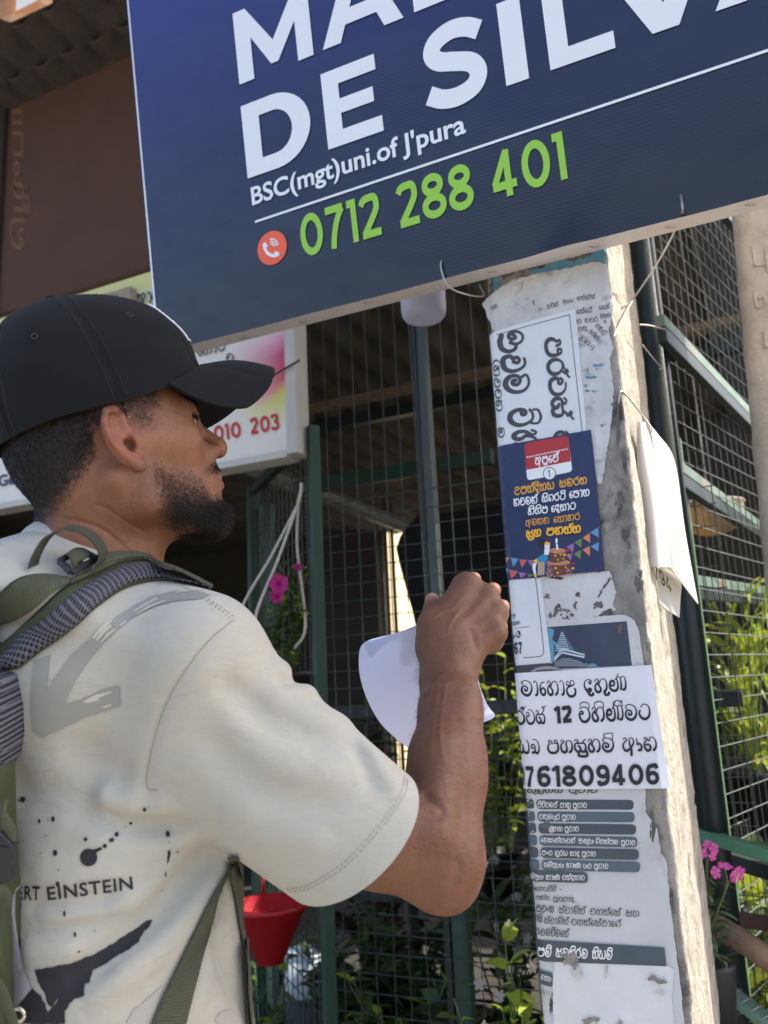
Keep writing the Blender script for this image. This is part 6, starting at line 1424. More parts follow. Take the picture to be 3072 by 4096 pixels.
# ---- roof of the stall, seen from below
m_roof = mat('old_roof_sheet', srgb(86, 80, 70), .9, var=.45, vscale=3.5, bump=.002, bscale=30)
RZ = 2.80
def roof():
    xs = np.arange(-9.0, -.06, .022); V = []; ys = [YF - .05, 3.0, 4.2, 5.4, 6.6]
    for y in ys: V.append([(x, y, RZ + .10 * (y - YF) * 0 + .016 * math.sin(x * 2 * math.pi / .15)) for x in xs])
    o = MB().grid(np.array(V)).build('corrugated_canopy', m_roof, None, True); solid(o, .004); return tag(o, 'low corrugated roof over the plant stall seen from below', 'roof')
roof()
for i, (a, b, m_, w_, lab) in enumerate([((1205, 1622), (1625, 1538), mat('pale_timber', srgb(120, 104, 84), .8, var=.3, vscale=30), .03, 'pale wooden batten under the stall roof left of the plastic jar'), ((1900, 1560), (2050, 1520), m_greenD, .05, 'dark batten under the stall roof near the pole')]):
    y0 = 3.0 + .5 * i; p = put(*a, y0); mb = MB(); mb.box((p[0] - 1.2, y0, p[2] - w_), (p[0] + 2.0, y0 + .05, p[2])); tag(mb.build('roof_batten', m_), lab, 'batten')
m_silver = mat('dull_aluminium', srgb(150, 150, 148), .4, .7, var=.3, vscale=6)
d0 = put(985, 1862, 3.0); d1 = np.array([d0[0], 6.2, d0[2]]); o = MB().tube([d0 + [0, -.9, 0], d0, (d0 + d1) / 2, d1], .045, 16).build('silver_pipe', m_silver, None, True); tag(o, 'dull silver pipe running back under the stall roof behind the gate', 'pipe')
# ---- back of the stall
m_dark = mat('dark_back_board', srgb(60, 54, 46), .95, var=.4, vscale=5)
bl0 = put(1200, 2150, 6.3); 
def wall(name, lo, hi, m, lab, cat): o = MB().box(lo, hi).build(name, m); return tag(o, lab, cat)
gx0, gx1 = put(1535, 2300, 6.4)[0], put(1690, 2300, 6.4)[0]
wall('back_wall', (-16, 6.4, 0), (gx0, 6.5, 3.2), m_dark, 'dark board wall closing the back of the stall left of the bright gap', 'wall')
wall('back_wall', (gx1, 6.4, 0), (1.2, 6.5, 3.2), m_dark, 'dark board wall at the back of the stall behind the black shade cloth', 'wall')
# sunlit wall seen through the gap
sw = put(1600, 2300, 9.0); o = MB().frame([sw[0] - .55, 9.3, 1.3], ([.35, 2.2, 0], [.06, -.01, 0], [0, 0, 4.2])).build('garden_wall', mat('cream_wall', srgb(226, 205, 160), .9, var=.25, vscale=6)); tag(o, 'sunlit cream wall glimpsed through the gap beyond the stall', 'wall')
# black shade cloth
def cloth(name, outline, Y, m, lab, cat, amp=.03):
    V, T = tri_union([outline]); Q = np.array([(lambda q: (q[0], q[2]))(put(x, y, Y)) for x, y in V]); Q, T = subdivide(Q, T, .12)
    o = mesh_np(name, [(a, Y + amp * math.sin(a * 14) + amp * .5 * math.sin(b * 9 + a * 5), b) for a, b in Q], T, m, None, True); solid(o, .003); return tag(o, lab, cat)
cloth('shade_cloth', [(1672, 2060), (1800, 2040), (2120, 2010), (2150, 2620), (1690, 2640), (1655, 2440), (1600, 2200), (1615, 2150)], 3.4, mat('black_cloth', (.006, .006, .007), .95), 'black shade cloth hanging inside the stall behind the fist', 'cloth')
cloth('hanging_tarpaulin', [(1260, 2120), (1530, 2120), (1545, 2640), (1240, 2640)], 5.2, mat('dark_tarpaulin', srgb(52, 48, 42), .9, var=.3, vscale=4), 'dark brown tarpaulin hung under the silver pipe', 'tarpaulin')
for i, x in enumerate((1515, 1548, 1575)):
    p = put(x, 2300, 5.0 + .15 * i); o = MB().tube([(p[0], p[1], 0), (p[0], p[1], 2.75)], .016, 8).build('thin_post', mat('weathered_post', srgb(96, 84, 70), .9, var=.3), None, True); tag(o, 'thin weathered post standing beside the bright gap', 'post', 'thin posts beside the bright gap')
# ---- plastic jar behind the sign
jc = P(1696, 1265, 1.86); m_jar = mat('milky_plastic', srgb(205, 205, 215), .4, trans=.45)
jar = empty('plastic_jar', tuple(jc)); tag(jar, 'milky white plastic jar hanging upside down under the sign', 'jar')
mb = MB(); mb.lathe(jc + [0, 0, .0], [(.0002, -.0085), (.030, -.008), (.043, -.005), (.0485, .003), (.0505, .014), (.0515, .10), (.052, .19), (.0002, .19)], 40); mb.build('shell', m_jar, jar, True)
mb = MB(); mb.lathe(jc, [(.0525, .165), (.0550, .165), (.0550, .192), (.0525, .192)], 40); mb.build('rim', m_jar, jar, True)
# ---- second concrete pole at the right
m_conc2 = mat('pale_pole_concrete', (.45, .415, .37), .95, col2=(.30, .275, .245), vscale=16, bump=.004, bscale=70, stain=(.20, .17, .14), stain_scale=12, stain_amt=.33)
Y2 = 1.75; a0 = put(2920, 800, Y2); a1 = put(2998, 1640, Y2); sl = (a1[0] - a0[0]) / (a1[2] - a0[2]); xat = lambda z: a0[0] + sl * (z - a0[2])
mb = MB(); zs = np.linspace(0, 4.4, 90); from mathutils import noise
for zz in [0]:
    g = []
    for z in zs:
        x0 = xat(z); g.append([(x0 + .004 * noise.noise(Vector((0, z * 20, 5))), Y2 + .02, z), (x0 + .02, Y2, z)] + [(x0 + .02 + .2 * t, Y2 + .003 * noise.noise(Vector((t * 9, z * 12, 2))), z) for t in np.linspace(.1, 1, 10)] + [(x0 + .24, Y2 + .02, z), (x0 + .24, Y2 + .26, z), (x0, Y2 + .26, z)])
    mb.grid(np.array(g), closed=True)
p2 = mb.build('utility_pole', m_conc2, None, True); tag(p2, 'bare pale concrete pole with raised marks at the right', 'pole')
def raised(strokes, r, parent, m):
    mb = MB()
    for s_ in strokes: mb.tube([put(x, y, Y2 - .001) for x, y in smooth_line(s_, 5)], r, 6)
    return mb.build('raised_mark', m, parent, True)
c3 = lambda pts: [(2300 + .8135 * a, 700 + .8135 * b) for a, b in pts]
raised([c3([(872, 350), (880, 400), (885, 445)]), c3([(885, 445), (925, 440), (945, 432)]), c3([(938, 360), (945, 440), (950, 480)])], .0035, p2, m_conc2)
raised([c3([(882, 580), (890, 640), (910, 650), (935, 625), (925, 598), (900, 610)])], .0035, p2, m_conc2)
raised([c3([(935, 770), (938, 850)])], .0045, p2, m_conc2)
# ---- right-hand cage
m_meshD = mat('dark_mesh_wire', srgb(58, 64, 60), .5, var=.3, vscale=30); m_meshR = mat('dull_mesh_wire', srgb(92, 100, 95), .5, var=.35, vscale=30)
D1 = 1.86; pr0 = P(2826, 2743, D1); rdir = nrm(np.array([math.sin(R(15.3)), math.cos(R(15.3)), 0]))
cage = empty('mesh_cage', (float(pr0[0]), float(pr0[1]), 0)); tag(cage, 'dark green cage of wire mesh running back at the right of the papered pole', 'cage')
mesh_grid('wire_mesh', np.array([pr0[0], pr0[1], .03]) + rdir * .02, rdir, Zw, 2.6, 3.0, .05, .0505, .0013, m_meshD, cage, jit=.007, m2=m_meshR)
pp_ = put(2575, 1100, 1.86); mb = MB(); mb.tube([(pp_[0] + .006, 1.86, 0), (pp_[0] + .006, 1.86, 3.1)], .026, 18); mb.build('round_post', m_greenD, cage, True)
sd_ = np.cross(rdir, Zw); mb = MB(); mb.frame([pr0[0] - .030, pr0[1] + .0, 1.0], (np.array([1, 0, 0]) * .034, np.array([0, 1, 0]) * .02, [0, 0, 1.0])); bevel(mb.build('flat_post', m_greenD, cage), .003)
mb = MB(); mb.frame([pr0[0] + .0075, pr0[1] - .004, 1.0], (np.array([1, 0, 0]) * .0035, np.array([0, 1, 0]) * .018, [0, 0, 1.0])); bevel(mb.build('post_edge', mat('bright_green_edge', srgb(86, 120, 84), .5, var=.3), cage), .001)
for nm, a, b, da, db, w_, mm in [('rail', (2640, 1283), (3100, 1765), 1.80, 2.75, .028, 0), ('rail', (2700, 1862), (3100, 2150), 1.85, 2.9, .026, 0), ('rail', (2700, 2312), (3120, 2372), 1.88, 2.9, .026, 0), ('rail', (2880, 815), (3000, 960), 2.2, 2.6, .02, 0)]:
    A_, B_ = P(*a, da), P(*b, db); mb = MB(); mb.bar(A_, B_, .02, w_); o = bevel(mb.build(nm, mat('worn_green_paint', srgb(104, 128, 112), .5, var=.4, vscale=14, stain=srgb(150, 96, 70), stain_scale=7, stain_amt=.36), cage), .002)
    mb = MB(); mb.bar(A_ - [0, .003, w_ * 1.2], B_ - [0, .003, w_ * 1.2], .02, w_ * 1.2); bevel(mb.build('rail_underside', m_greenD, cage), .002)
wall('backing_board', (.9, 4.6, 0), (4.5, 4.7, 2.4), mat('dark_cage_board', srgb(56, 58, 52), .95, var=.4, vscale=4), 'dark board closing the back of the right cage', 'board')
wall('backing_board', (-.4, 4.6, 1.75), (.9, 4.66, 5.0), m_dark, 'dark upper board behind the yellow green leaves', 'board')
wall('sheet_canopy', (1.7, 2.75, 2.96), (3.5, 5.0, 3.0), m_roof, 'flat sheet roof over the right cage', 'roof')
# beige dish shade behind the mesh
lc = P(2845, 2075, 2.75); lamp = empty('hanging_lamp', tuple(lc)); tag(lamp, 'beige round shade hanging behind the mesh under the middle rail', 'lamp')
mb = MB(); mb.lathe(lc, [(.105, .045), (.104, .02), (.095, -.01), (.075, -.035), (.040, -.050), (.0005, -.055)], 36); solid(mb.build('bowl', mat('beige_shade', srgb(196, 170, 132), .8, trans=.4, var=.1), lamp, True), .002)
mb = MB(); mb.tube([lc + [.105 * math.cos(a), .105 * math.sin(a), .048] for a in np.linspace(0, 2 * math.pi, 41)], .005, 8); mb.build('rim', mat('white_bead_trim', srgb(225, 205, 195), .5), lamp, True)
mb = MB(); mb.tube([lc + [0, 0, -.05], lc + [0, 0, .5]], .002, 6); mb.build('cord', m_wire, lamp, True)
# white folded plastic sheet on the pole edge
m_pl = mat('white_plastic_sheet', srgb(222, 218, 210), .38, trans=.3, bump=.0008, bscale=14, var=.06, vscale=12)
fs_ = empty('folded_sign', tuple(P(2620, 1900, 1.36))); tag(fs_, 'folded white plastic sheet wired to the right edge of the papered pole', 'plastic sheet')
def roll(L, Rt, dl, dr, bulge, name, nseg=14):
    L = smooth_line(L, 6); Rt = smooth_line(Rt, 6); n = min(len(L), len(Rt)); L = L[np.linspace(0, len(L) - 1, n).round().astype(int)]; Rt = Rt[np.linspace(0, len(Rt) - 1, n).round().astype(int)]
    rows = [[P(*(L[i] * (1 - t) + Rt[i] * t), dl * (1 - t) + dr * t - bulge * math.sin(math.pi * t) * (.25 + .75 * i / n) - .0022 * math.sin(4 * t + i * .33) - .0016 * abs(math.sin(7 * t - i * .15))) for t in np.linspace(0, 1, nseg)] for i in range(n)]
    o = MB().grid(np.array(rows)).build(name, [m_pl], fs_, True); solid(o, .0014); return o
roll(c3([(308, 1215), (305, 1400), (318, 1700), (332, 1925)]), c3([(345, 1215), (375, 1300), (430, 1600), (470, 1930)]), 1.35, 1.36, .026, 'front_fold')
roll(c3([(350, 1212), (378, 1290), (425, 1600), (462, 1925)]), c3([(395, 1260), (488, 1405), (540, 1750), (605, 2110)]), 1.362, 1.40, .004, 'wing')
bk = roll(c3([(332, 1930), (338, 1960), (380, 2060), (440, 2130)]), c3([(470, 1935), (520, 1995), (516, 2100), (512, 2176)]), 1.385, 1.40, .0, 'back_flap')
V, T = block('794', .15, .12); q = c3([(395, 1985), (478, 2058)]); v, t = place2d((V, T), q[0], q[1], (-12, -62)); mesh_np('number', [tuple(P(x, y, 1.3815 + .012 * k_)) for (x, y), k_ in zip(v, np.linspace(0, 1, len(v)) * 0 + .1)], t, i_dark, fs_)
wire('tie_wire', [np.array(wrap(XR - .002, on_pole([(2470, 1620)])[0][1], .003)), P(2500, 1560, 1.33) * 0 + np.array(wrap(XR + .004, on_pole([(2470, 1570)])[0][1], .003)), P(2560, 1650, 1.36), P(2605, 1712, 1.355), P(2600, 1740, 1.352)], .0013, 'thin wire holding the folded plastic sheet to the pole')
wire('tie_wire', [P(2557, 1299, 1.45), P(2600, 1303, 1.50), P(2659, 1318, 1.62)], .0016, 'short pale wire tying the papered pole to the upper cage rail')
wire('tie_wire', [P(2570, 1380, 1.45), P(2610, 1430, 1.5), P(2650, 1478, 1.6), P(2638, 1476, 1.6)], .0014, 'loose bent wire end beside the round green post')
# ---- brown fascia, eaves and shop board on the left
YB = 4.0
def panel(name, x0, x1, y_top, y_bot, Y, thick, m, lab, cat, ref=300):
    zt_, zb_ = put(ref, y_top, Y)[2], put(ref, y_bot, Y)[2]; X0, X1 = put(x0, (y_top + y_bot) / 2, Y)[0], put(x1, (y_top + y_bot) / 2, Y)[0]
    o = MB().box((X0, Y, zb_), (X1, Y + thick, zt_)).build(name, m); tag(o, lab, cat); return o, X0, X1, zb_, zt_
m_brown = mat('brown_fascia_paint', srgb(90, 61, 46), .8, var=.25, vscale=2.5, bump=.002, bscale=10)
fa, fx0, fx1, fz0, fz1 = panel('fascia_board', 22, 1250, 318, 1162, YB, .06, m_brown, 'brown shop fascia with faded sideways lettering behind the sign', 'fascia')
try:
    V, T = latin('ெழுபா', .01)
    v, t = place2d((V, T), (100, 1000), (88, 410), (-70, -5)); Q = [put(x, y, YB - .003) for x, y in v]
    # letters run up the board: one letter height lies along -x
    mesh_np('lettering', Q, t, mat('faded_tan_print', srgb(120, 84, 60), .8), fa)
except Exception as ex: print('tamil', ex)
wall('side_wall', (put(-400, 700, YB)[0], YB - .03, 0), (put(18, 700, YB)[0], YB + .1, put(18, 430, YB)[2]), mat('dark_side_boards', srgb(58, 46, 38), .9, var=.4, vscale=5), 'dark timber wall left of the brown fascia', 'wall')
# tiled eaves: rows of tile undersides
m_tile = mat('clay_tile_underside', srgb(88, 80, 72), .95, var=.4, vscale=5, bump=.003, bscale=25)
mb = MB(); th, tw = .30, .26; kz = math.tan(R(10))
for r_ in range(9):
    for c_ in range(-2, 26):
        y1 = YB + .12 - r_ * th; y0 = y1 - th - .03; x0 = fx0 - 1.2 + c_ * tw + (.13 if r_ % 2 else 0); z1 = fz1 + .02 + (YB - y1) * kz; z0 = z1 + (th + .03) * kz - .035
        V = []
        for t_ in np.linspace(0, 1, 6):
            dz = .028 * math.sin(t_ * 2 * math.pi); x = x0 + t_ * tw
            V += [(x, y0, z0 + dz), (x, y1, z1 + dz), (x, y0, z0 + dz + .014), (x, y1, z1 + dz + .014)]
        Fc = []
        for k in range(5): a = 4 * k; Fc += [(a, a + 1, a + 5, a + 4), (a + 2, a + 6, a + 7, a + 3), (a, a + 4, a + 6, a + 2)]
        mb.add(V, Fc)
y9 = YB + .12 - 9 * th - .1; zz_ = fz1 + .09; mb.add([(fx0 - 2, YB + .3, zz_ - .03), (fx0 + 7, YB + .3, zz_ - .03), (fx0 + 7, y9, zz_ + (YB - y9) * kz), (fx0 - 2, y9, zz_ + (YB - y9) * kz)], [(0, 1, 2, 3)])
ev = mb.build('tiled_eaves', m_tile, None, False); tag(ev, 'underside of a clay tile roof above the brown fascia', 'roof')
eb = P(42, 95, 3.4); mb = MB(); e1, e2 = P(-60, 55, 3.5), P(215, 15, 3.6)
u1, u2 = (e1 - eb) / 2, (e2 - eb) / 2; mb.frame(eb + u1 + u2 + [0, 0, .2], (u1, u2, [0, 0, .2])); eo = mb.build('eave_box', mat('sunlit_orange_timber', srgb(196, 132, 84), .7, var=.3, vscale=8, stain=srgb(225, 200, 170), stain_scale=6, stain_amt=.4)); bevel(eo, .01); tag(eo, 'orange timber box end in sunlit tones with a white face at the edge of the tiled eaves', 'box')  # bright timber colour stands in for sunlight on the box
w0 = eb + (e2 - eb) * .12 + [0, 0, .045] - np.array([0, .004, 0]); w1 = eb + (e2 - eb) * .6 + [0, 0, .05] - np.array([0, .004, 0]); mesh_np('white_face', [w0, w1, w1 + [0, 0, .22], w0 + [0, 0, .22]], [(0, 1, 2, 3)], solid and mat('white_panel', srgb(214, 214, 214), .6), eo)
ms, mx0, mx1, mz0, mz1 = panel('perforated_strip', -200, 521, 1212, 1276, 1.88, .03, mat('perforated_strip_metal', srgb(168, 152, 128), .7, var=.5, vscale=90, bump=.003, bscale=120), 'beige patterned strip below the brown fascia above the cap', 'strip')
# shop board with the phone number
YS = 1.93
zb = put(1085, 1816, YS)[2]; xb = put(1192, 1600, YS)[0]; ztop = put(560, 1100, YS)[2]
def board_mat():
    m = bpy.data.materials.new('shop_board_print'); m.use_nodes = True; g = N(m); out = g.n('ShaderNodeOutputMaterial'); p = g.n('ShaderNodeBsdfPrincipled'); p.inputs['Roughness'].default_value = .45
    tc = g.n('ShaderNodeTexCoord'); sx = g.n('ShaderNodeSeparateXYZ'); g.l(tc.outputs['Object'], sx.inputs[0])
    nz = g.n('ShaderNodeTexNoise', i_Scale=5.0, i_Detail=1.0); g.l(tc.outputs['Object'], nz.inputs['Vector'])
    zt2 = put(1100, 1300, YS)[2]
    zz = g.n('ShaderNodeMath', operation='MULTIPLY_ADD'); zz.inputs[1].default_value = .18; g.l(nz.outputs[0], zz.inputs[0]); g.l(sx.outputs['Z'], zz.inputs[2])
    mr = g.n('ShaderNodeMapRange', i_From_Min=zt2 + .10, i_From_Max=zb + .10); g.l(zz.outputs[0], mr.inputs[0])
    rp = g.n('ShaderNodeValToRGB'); el = rp.color_ramp.elements; el[0].position = 0; el[0].color = (*srgb(216, 196, 196), 1); el[1].position = 1; el[1].color = (*srgb(216, 206, 196), 1)
    for ps, c in ((.18, (206, 120, 150)), (.32, (186, 50, 96)), (.46, (198, 56, 70)), (.54, (206, 96, 100)), (.62, (200, 190, 60)), (.72, (212, 204, 150)), (.80, (218, 210, 200))): q_ = el.new(ps); q_.color = (*srgb(*c), 1)
    g.l(mr.outputs[0], rp.inputs[0])
    mx_ = g.n('ShaderNodeMapRange', i_From_Min=xb - .24, i_From_Max=xb - .05); g.l(sx.outputs['X'], mx_.inputs[0])
    yl = g.n('ShaderNodeMath', operation='MULTIPLY_ADD'); yl.inputs[1].default_value = -.35; g.l(sx.outputs['X'], yl.inputs[0]); g.l(sx.outputs['Z'], yl.inputs[2])
    q0_ = put(560, 1200, YS); yv = lambda q: q[2] - .35 * q[0]; my = g.n('ShaderNodeMapRange', i_From_Min=yv(q0_) - .14, i_From_Max=yv(q0_) + .0); g.l(yl.outputs[0], my.inputs[0])
    m1 = g.n('ShaderNodeMix', data_type='RGBA'); m1.inputs[6].default_value = (*srgb(218, 212, 200), 1); m1.inputs[7].default_value = (*srgb(204, 200, 128), 1); g.l(my.outputs[0], m1.inputs[0])
    m2 = g.n('ShaderNodeMix', data_type='RGBA'); g.l(mx_.outputs[0], m2.inputs[0]); g.l(m1.outputs[2], m2.inputs[6]); g.l(rp.outputs[0], m2.inputs[7])
    g.l(m2.outputs[2], p.inputs['Base Color']); g.l(p.outputs[0], out.inputs[0]); return m
sb_ = MB().box((xb - 1.6, YS, zb), (xb - .034, YS + .05, ztop)).build('shop_board', board_mat()); tag(sb_, 'pale shop board with pink and yellow print and a red phone number behind the cap', 'sign')
mb = MB(); mb.box((xb - .034, YS - .012, zb - .012), (xb, YS + .06, ztop)); mb.box((xb - 1.6, YS - .012, zb - .02), (xb - .034, YS + .06, zb)); bevel(mb.build('frame', mat('white_frame', srgb(190, 186, 176), .5, var=.15, vscale=8), sb_), .002)
def on_board(VT, p0, p1, up, m, k=.003, nm='lettering'):
    v, t = place2d(VT, p0, p1, up); return mesh_np(nm, [put(x, y, YS - k) for x, y in v], t, m, sb_)
mred = ink('red_lettering', srgb(188, 40, 34)); mwh = ink('white_outline_print', srgb(226, 222, 210)); mdg = ink('dark_green_lettering', srgb(52, 66, 50)); mbl = ink('blue_lettering', srgb(40, 52, 96))
on_board(block('203', .2, .12), (1002, 1740), (1118, 1718), (-6, -66), mred); on_board(block('010', .2, .12), (858, 1768), (965, 1748), (-6, -64), mred)
for tok, a, b, h in [('tha', (462, 1222), (520, 1208), 42), ('A aa ha', (545, 1218), (650, 1196), 40), ('e ba', (560, 1278), (640, 1262), 36), ('e ka aa ra', (790, 1424), (900, 1398), 44), ('va', (905, 1448), (935, 1442), 30)]:
    on_board(sinhala(tok, 3.0), a, b, (-4, -h), mwh, .0025); on_board(sinhala(tok, 1.6), a, b, (-4, -h), mdg, .004)
on_board(latin('Ge', .03), (-6, 1946), (60, 1934), (-3, -62), mbl)
cb = [put(1070, 1516, YS - .02), put(1130, 1480, YS - .02), put(1200, 1440, YS - .02)]; o = MB().tube(smooth_line(cb, 6), .003, 6).build('cable', mat('black_cable', (.01, .01, .01), .5), None, True); tag(o, 'thin black cable crossing the pink end of the shop board', 'cable')
# ================================================================== plants
m_leafs = {k: mat('leaf_' + k, srgb(*c), .5, trans=.35, var=.35, vscale=25, col2=srgb(*c2)) for k, c, c2 in [('dark', (42, 58, 36), (58, 72, 44)), ('mid', (68, 86, 46), (88, 104, 58)), ('bright', (128, 154, 50), (170, 184, 62)), ('yellow', (190, 192, 56), (110, 132, 44)), ('grey', (110, 136, 100), (84, 112, 78)), ('brown', (96, 66, 52), (70, 50, 42)), ('variegated', (150, 160, 110), (62, 92, 50))]}
m_stem = mat('green_stem', srgb(84, 104, 58), .6); m_pot = mat('black_plastic_pot', (.012, .012, .013), .5); m_terra = mat('terracotta_pot', srgb(150, 92, 66), .85, var=.2)
def leaf(mb, b, d, L, wd, droop, rn, m=0, n=5, fold=.25):
    d = nrm(d); sd = np.cross(d, Zw); sd = nrm(sd) if np.linalg.norm(sd) > .05 else np.array([1., 0, 0]); sd = nrm(sd + rn.normal(0, .35, 3)); up = np.cross(sd, d); rows = []
    for k in range(n + 1):
        t = k / n; c = b + d * L * t - Zw * droop * L * t * t; w_ = wd * math.sin(math.pi * min(1, .08 + .92 * t) ** .8) * .5 + wd * .02; rows.append([c - sd * w_ + up * fold * w_, c, c + sd * w_ + up * fold * w_])
    mb.grid(np.array(rows), m)
def plant(name, base, height, spread, nleaf, L, wd, kind, lab, cat='plant', upright=.6, droop=.35, pot=.10, seed=1, group=None, stems=7, kind2=None, flowers=None, potm=None):
    rn = np.random.default_rng(seed); base = np.array(base, float); e = empty(name, tuple(base)); tag(e, lab, cat, group)
    mb = MB(); st_ = MB(); tips = []
    for s_ in range(stems):
        a = rn.uniform(0, 2 * math.pi); top = base + [math.cos(a) * spread * rn.uniform(.2, 1), math.sin(a) * spread * rn.uniform(.2, 1), height * rn.uniform(.65, 1.05)]; mid = (base + top) / 2 + [0, 0, height * .12]
        L_ = smooth_line([base + [0, 0, pot], mid, top], 5); st_.tube(L_, np.linspace(.004, .0018, len(L_)), 5); tips.append(L_)
    for i in range(nleaf):
        c = tips[i % stems]; k = rn.integers(2, len(c)); b = c[k]; a = rn.uniform(0, 2 * math.pi); d = np.array([math.cos(a), math.sin(a), upright * rn.uniform(.3, 1.6)])
        leaf(mb, b, d, L * rn.uniform(.6, 1.2), wd * rn.uniform(.7, 1.2), droop * rn.uniform(.4, 1.6), rn, int(rn.random() < .3))
    mb.build('foliage', [m_leafs[kind], m_leafs[kind2 or kind]], e, True); st_.build('stem', m_stem, e, True)
    if pot:
        pb = MB(); pb.lathe(base, [(.0005, 0), (pot * .75, 0), (pot, pot * 1.7), (pot * 1.08, pot * 1.7), (pot * 1.08, pot * 1.9), (pot * .95, pot * 1.9), (pot * .93, pot * 1.6), (.0005, pot * 1.6)], 24); pb.build('pot', potm or m_pot, e, True)
    if flowers:
        col, nf, rf = flowers; fb = MB()
        for i in range(nf):
            c = tips[i % stems][-1] + rn.normal(0, spread * .35, 3) * [1, 1, .7] + [0, 0, rf]; ax = nrm(np.array([-.1, -.9, .3]) + rn.normal(0, .4, 3)); u = nrm(np.cross(ax, [.3, .2, 1])); v = np.cross(ax, u)
            for q in range(5):
                a = 2 * math.pi * q / 5; dd = math.cos(a) * u + math.sin(a) * v; tt = -math.sin(a) * u + math.cos(a) * v
                fb.grid(np.array([[c - tt * rf * .12, c + tt * rf * .12], [c + dd * rf * .55 - tt * rf * .34 + ax * rf * .12, c + dd * rf * .55 + tt * rf * .34 + ax * rf * .12], [c + dd * rf - tt * rf * .30 + ax * rf * .05, c + dd * rf + tt * rf * .30 + ax * rf * .05]]))
        fb.build('flowers', col, e, True)
    return e
m_fw = mat('white_petal', srgb(176, 164, 154), .6, trans=.3); m_fp = mat('magenta_petal', srgb(190, 40, 130), .55, trans=.35); m_fpk = mat('pink_petal', srgb(225, 90, 175), .55, trans=.35); m_fy = mat('yellow_petal', srgb(226, 190, 40), .6, trans=.3)
wall('sun_blocker', (-.42, 2.25, 0), (-.40, 3.6, 1.95), m_dark, 'added dark board partition inside the stall hidden behind the papered pole', 'blocker')  # unseen board added to keep the sun off the low plants
# benches carrying the pots
def bench(x0, x1, y0, y1, z, lab):
    e = empty('plant_bench', ((x0 + x1) / 2, (y0 + y1) / 2, 0)); tag(e, lab, 'bench')
    mb = MB(); mb.box((x0, y0, z - .03), (x1, y1, z)); mb.build('bench_top', m_greenD, e)
    for x in (x0 + .04, x1 - .04):
        for y in (y0 + .04, y1 - .04): MB().box((x - .02, y - .02, 0), (x + .02, y + .02, z - .03)).build('leg', m_greenD, e)
bench(-1.7, -.15, 2.35, 2.85, .42, 'low green bench of potted plants inside the stall'); bench(-1.6, -.15, 3.05, 3.6, .70, 'taller green bench of plants further back in the stall'); bench(.0, 1.2, 2.45, 3.2, .55, 'green bench of strap leaved plants in the right cage')
sheet('stall_floor', (-14, YF + .02, .012), (1.3, 6.4, .012), mat('darkened_soil', (.045, .038, .03), .95, var=.5, vscale=9, bump=.006, bscale=40))  # dark sheet added to tone down the bright sunlit ground inside the stall
bpy.data.objects['stall_floor']['kind'] = 'structure'
PL = [  # pixel of the crown centre, distance behind, height, spread, leaves, length, width, kind, label
 ((1500, 3880), 2.62, .46, .24, 260, .105, .034, 'mid', 'bushy green plant with narrow pointed leaves low behind the mesh', None, 'dark'),
 ((1720, 3860), 2.55, .50, .20, 260, .095, .030, 'dark', 'dark green narrow leaved plant right of the bushy pointed one', None, 'mid'),
 ((1370, 3930), 2.50, .42, .17, 170, .09, .034, 'dark', 'dark leafy plant next to the foot of the gate post', None, 'mid'),
 ((1610, 4060), 2.30, .34, .18, 150, .09, .030, 'mid', 'low olive leaved plant in front of the bushy pointed one', None, 'bright'),
 ((1850, 4040), 2.35, .36, .18, 150, .085, .028, 'dark', 'low dark plant between the short green post and the starry flowers', None, 'mid'),
 ((1500, 3640), 3.25, .36, .32, 330, .06, .034, 'brown', 'wilted brown leaved plant below the raised elbow', None, 'brown'),
 ((1640, 3720), 3.05, .34, .28, 200, .08, .03, 'dark', 'dark plant behind the bushy ones below the elbow', None, 'brown'),
 ((2000, 3560), 2.60, .75, .10, 14, .24, .075, 'variegated', 'tall plant with broad pale striped leaves beside the pole', None, 'mid'),
 ((2010, 3800), 2.45, .52, .14, 110, .07, .024, 'mid', 'leggy plant with pale starry flowers left of the pole', (m_fw, 16, .015), 'dark'),
 ((1990, 2900), 3.30, .85, .22, 150, .07, .03, 'bright', 'tall yellow green shrub lit by the sun behind the fist', None, 'yellow'),
 ((1950, 3050), 3.15, .70, .16, 90, .07, .03, 'yellow', 'yellowish shrub in front of the tall lit one by the pole', None, 'mid'),
 ((1700, 3100), 3.4, .45, .25, 90, .09, .04, 'dark', 'dark broad leaved plant on the taller bench behind the forearm', None, 'dark'),
 ((1450, 2950), 3.4, .42, .22, 80, .09, .04, 'dark', 'dark leafy plant on the taller bench near the gate', None, 'dark'),
]
for i, (pc, Y, h, sp_, nl, L, wd, kd, lab, fl, k2_) in enumerate(PL):
    c = put(*pc, Y); b = np.array([c[0], Y, max(.0, c[2] - h * .72)]); plant('potted_plant', b, h, sp_, nl, L, wd, kd, lab, seed=20 + i, flowers=fl, kind2=k2_, pot=.075 if kd != 'variegated' else .09, stems=4 if kd == 'variegated' else 9)
c = put(2060, 4090, 1.75); plant('garden_shrub', (c[0], 1.75, c[2] - .55), .66, .15, 170, .06, .030, 'bright', 'bright green shrub with white flowers at the foot of the pole', 'shrub', seed=50, flowers=(m_fw, 8, .012), kind2='mid', stems=12, pot=.11)
c = put(1260, 4090, 2.2); plant('potted_plant', (c[0] - .2, 2.25, c[2] - .3), .40, .12, 60, .06, .03, 'mid', 'small green plant under the red hanging pot', seed=51, kind2='bright')
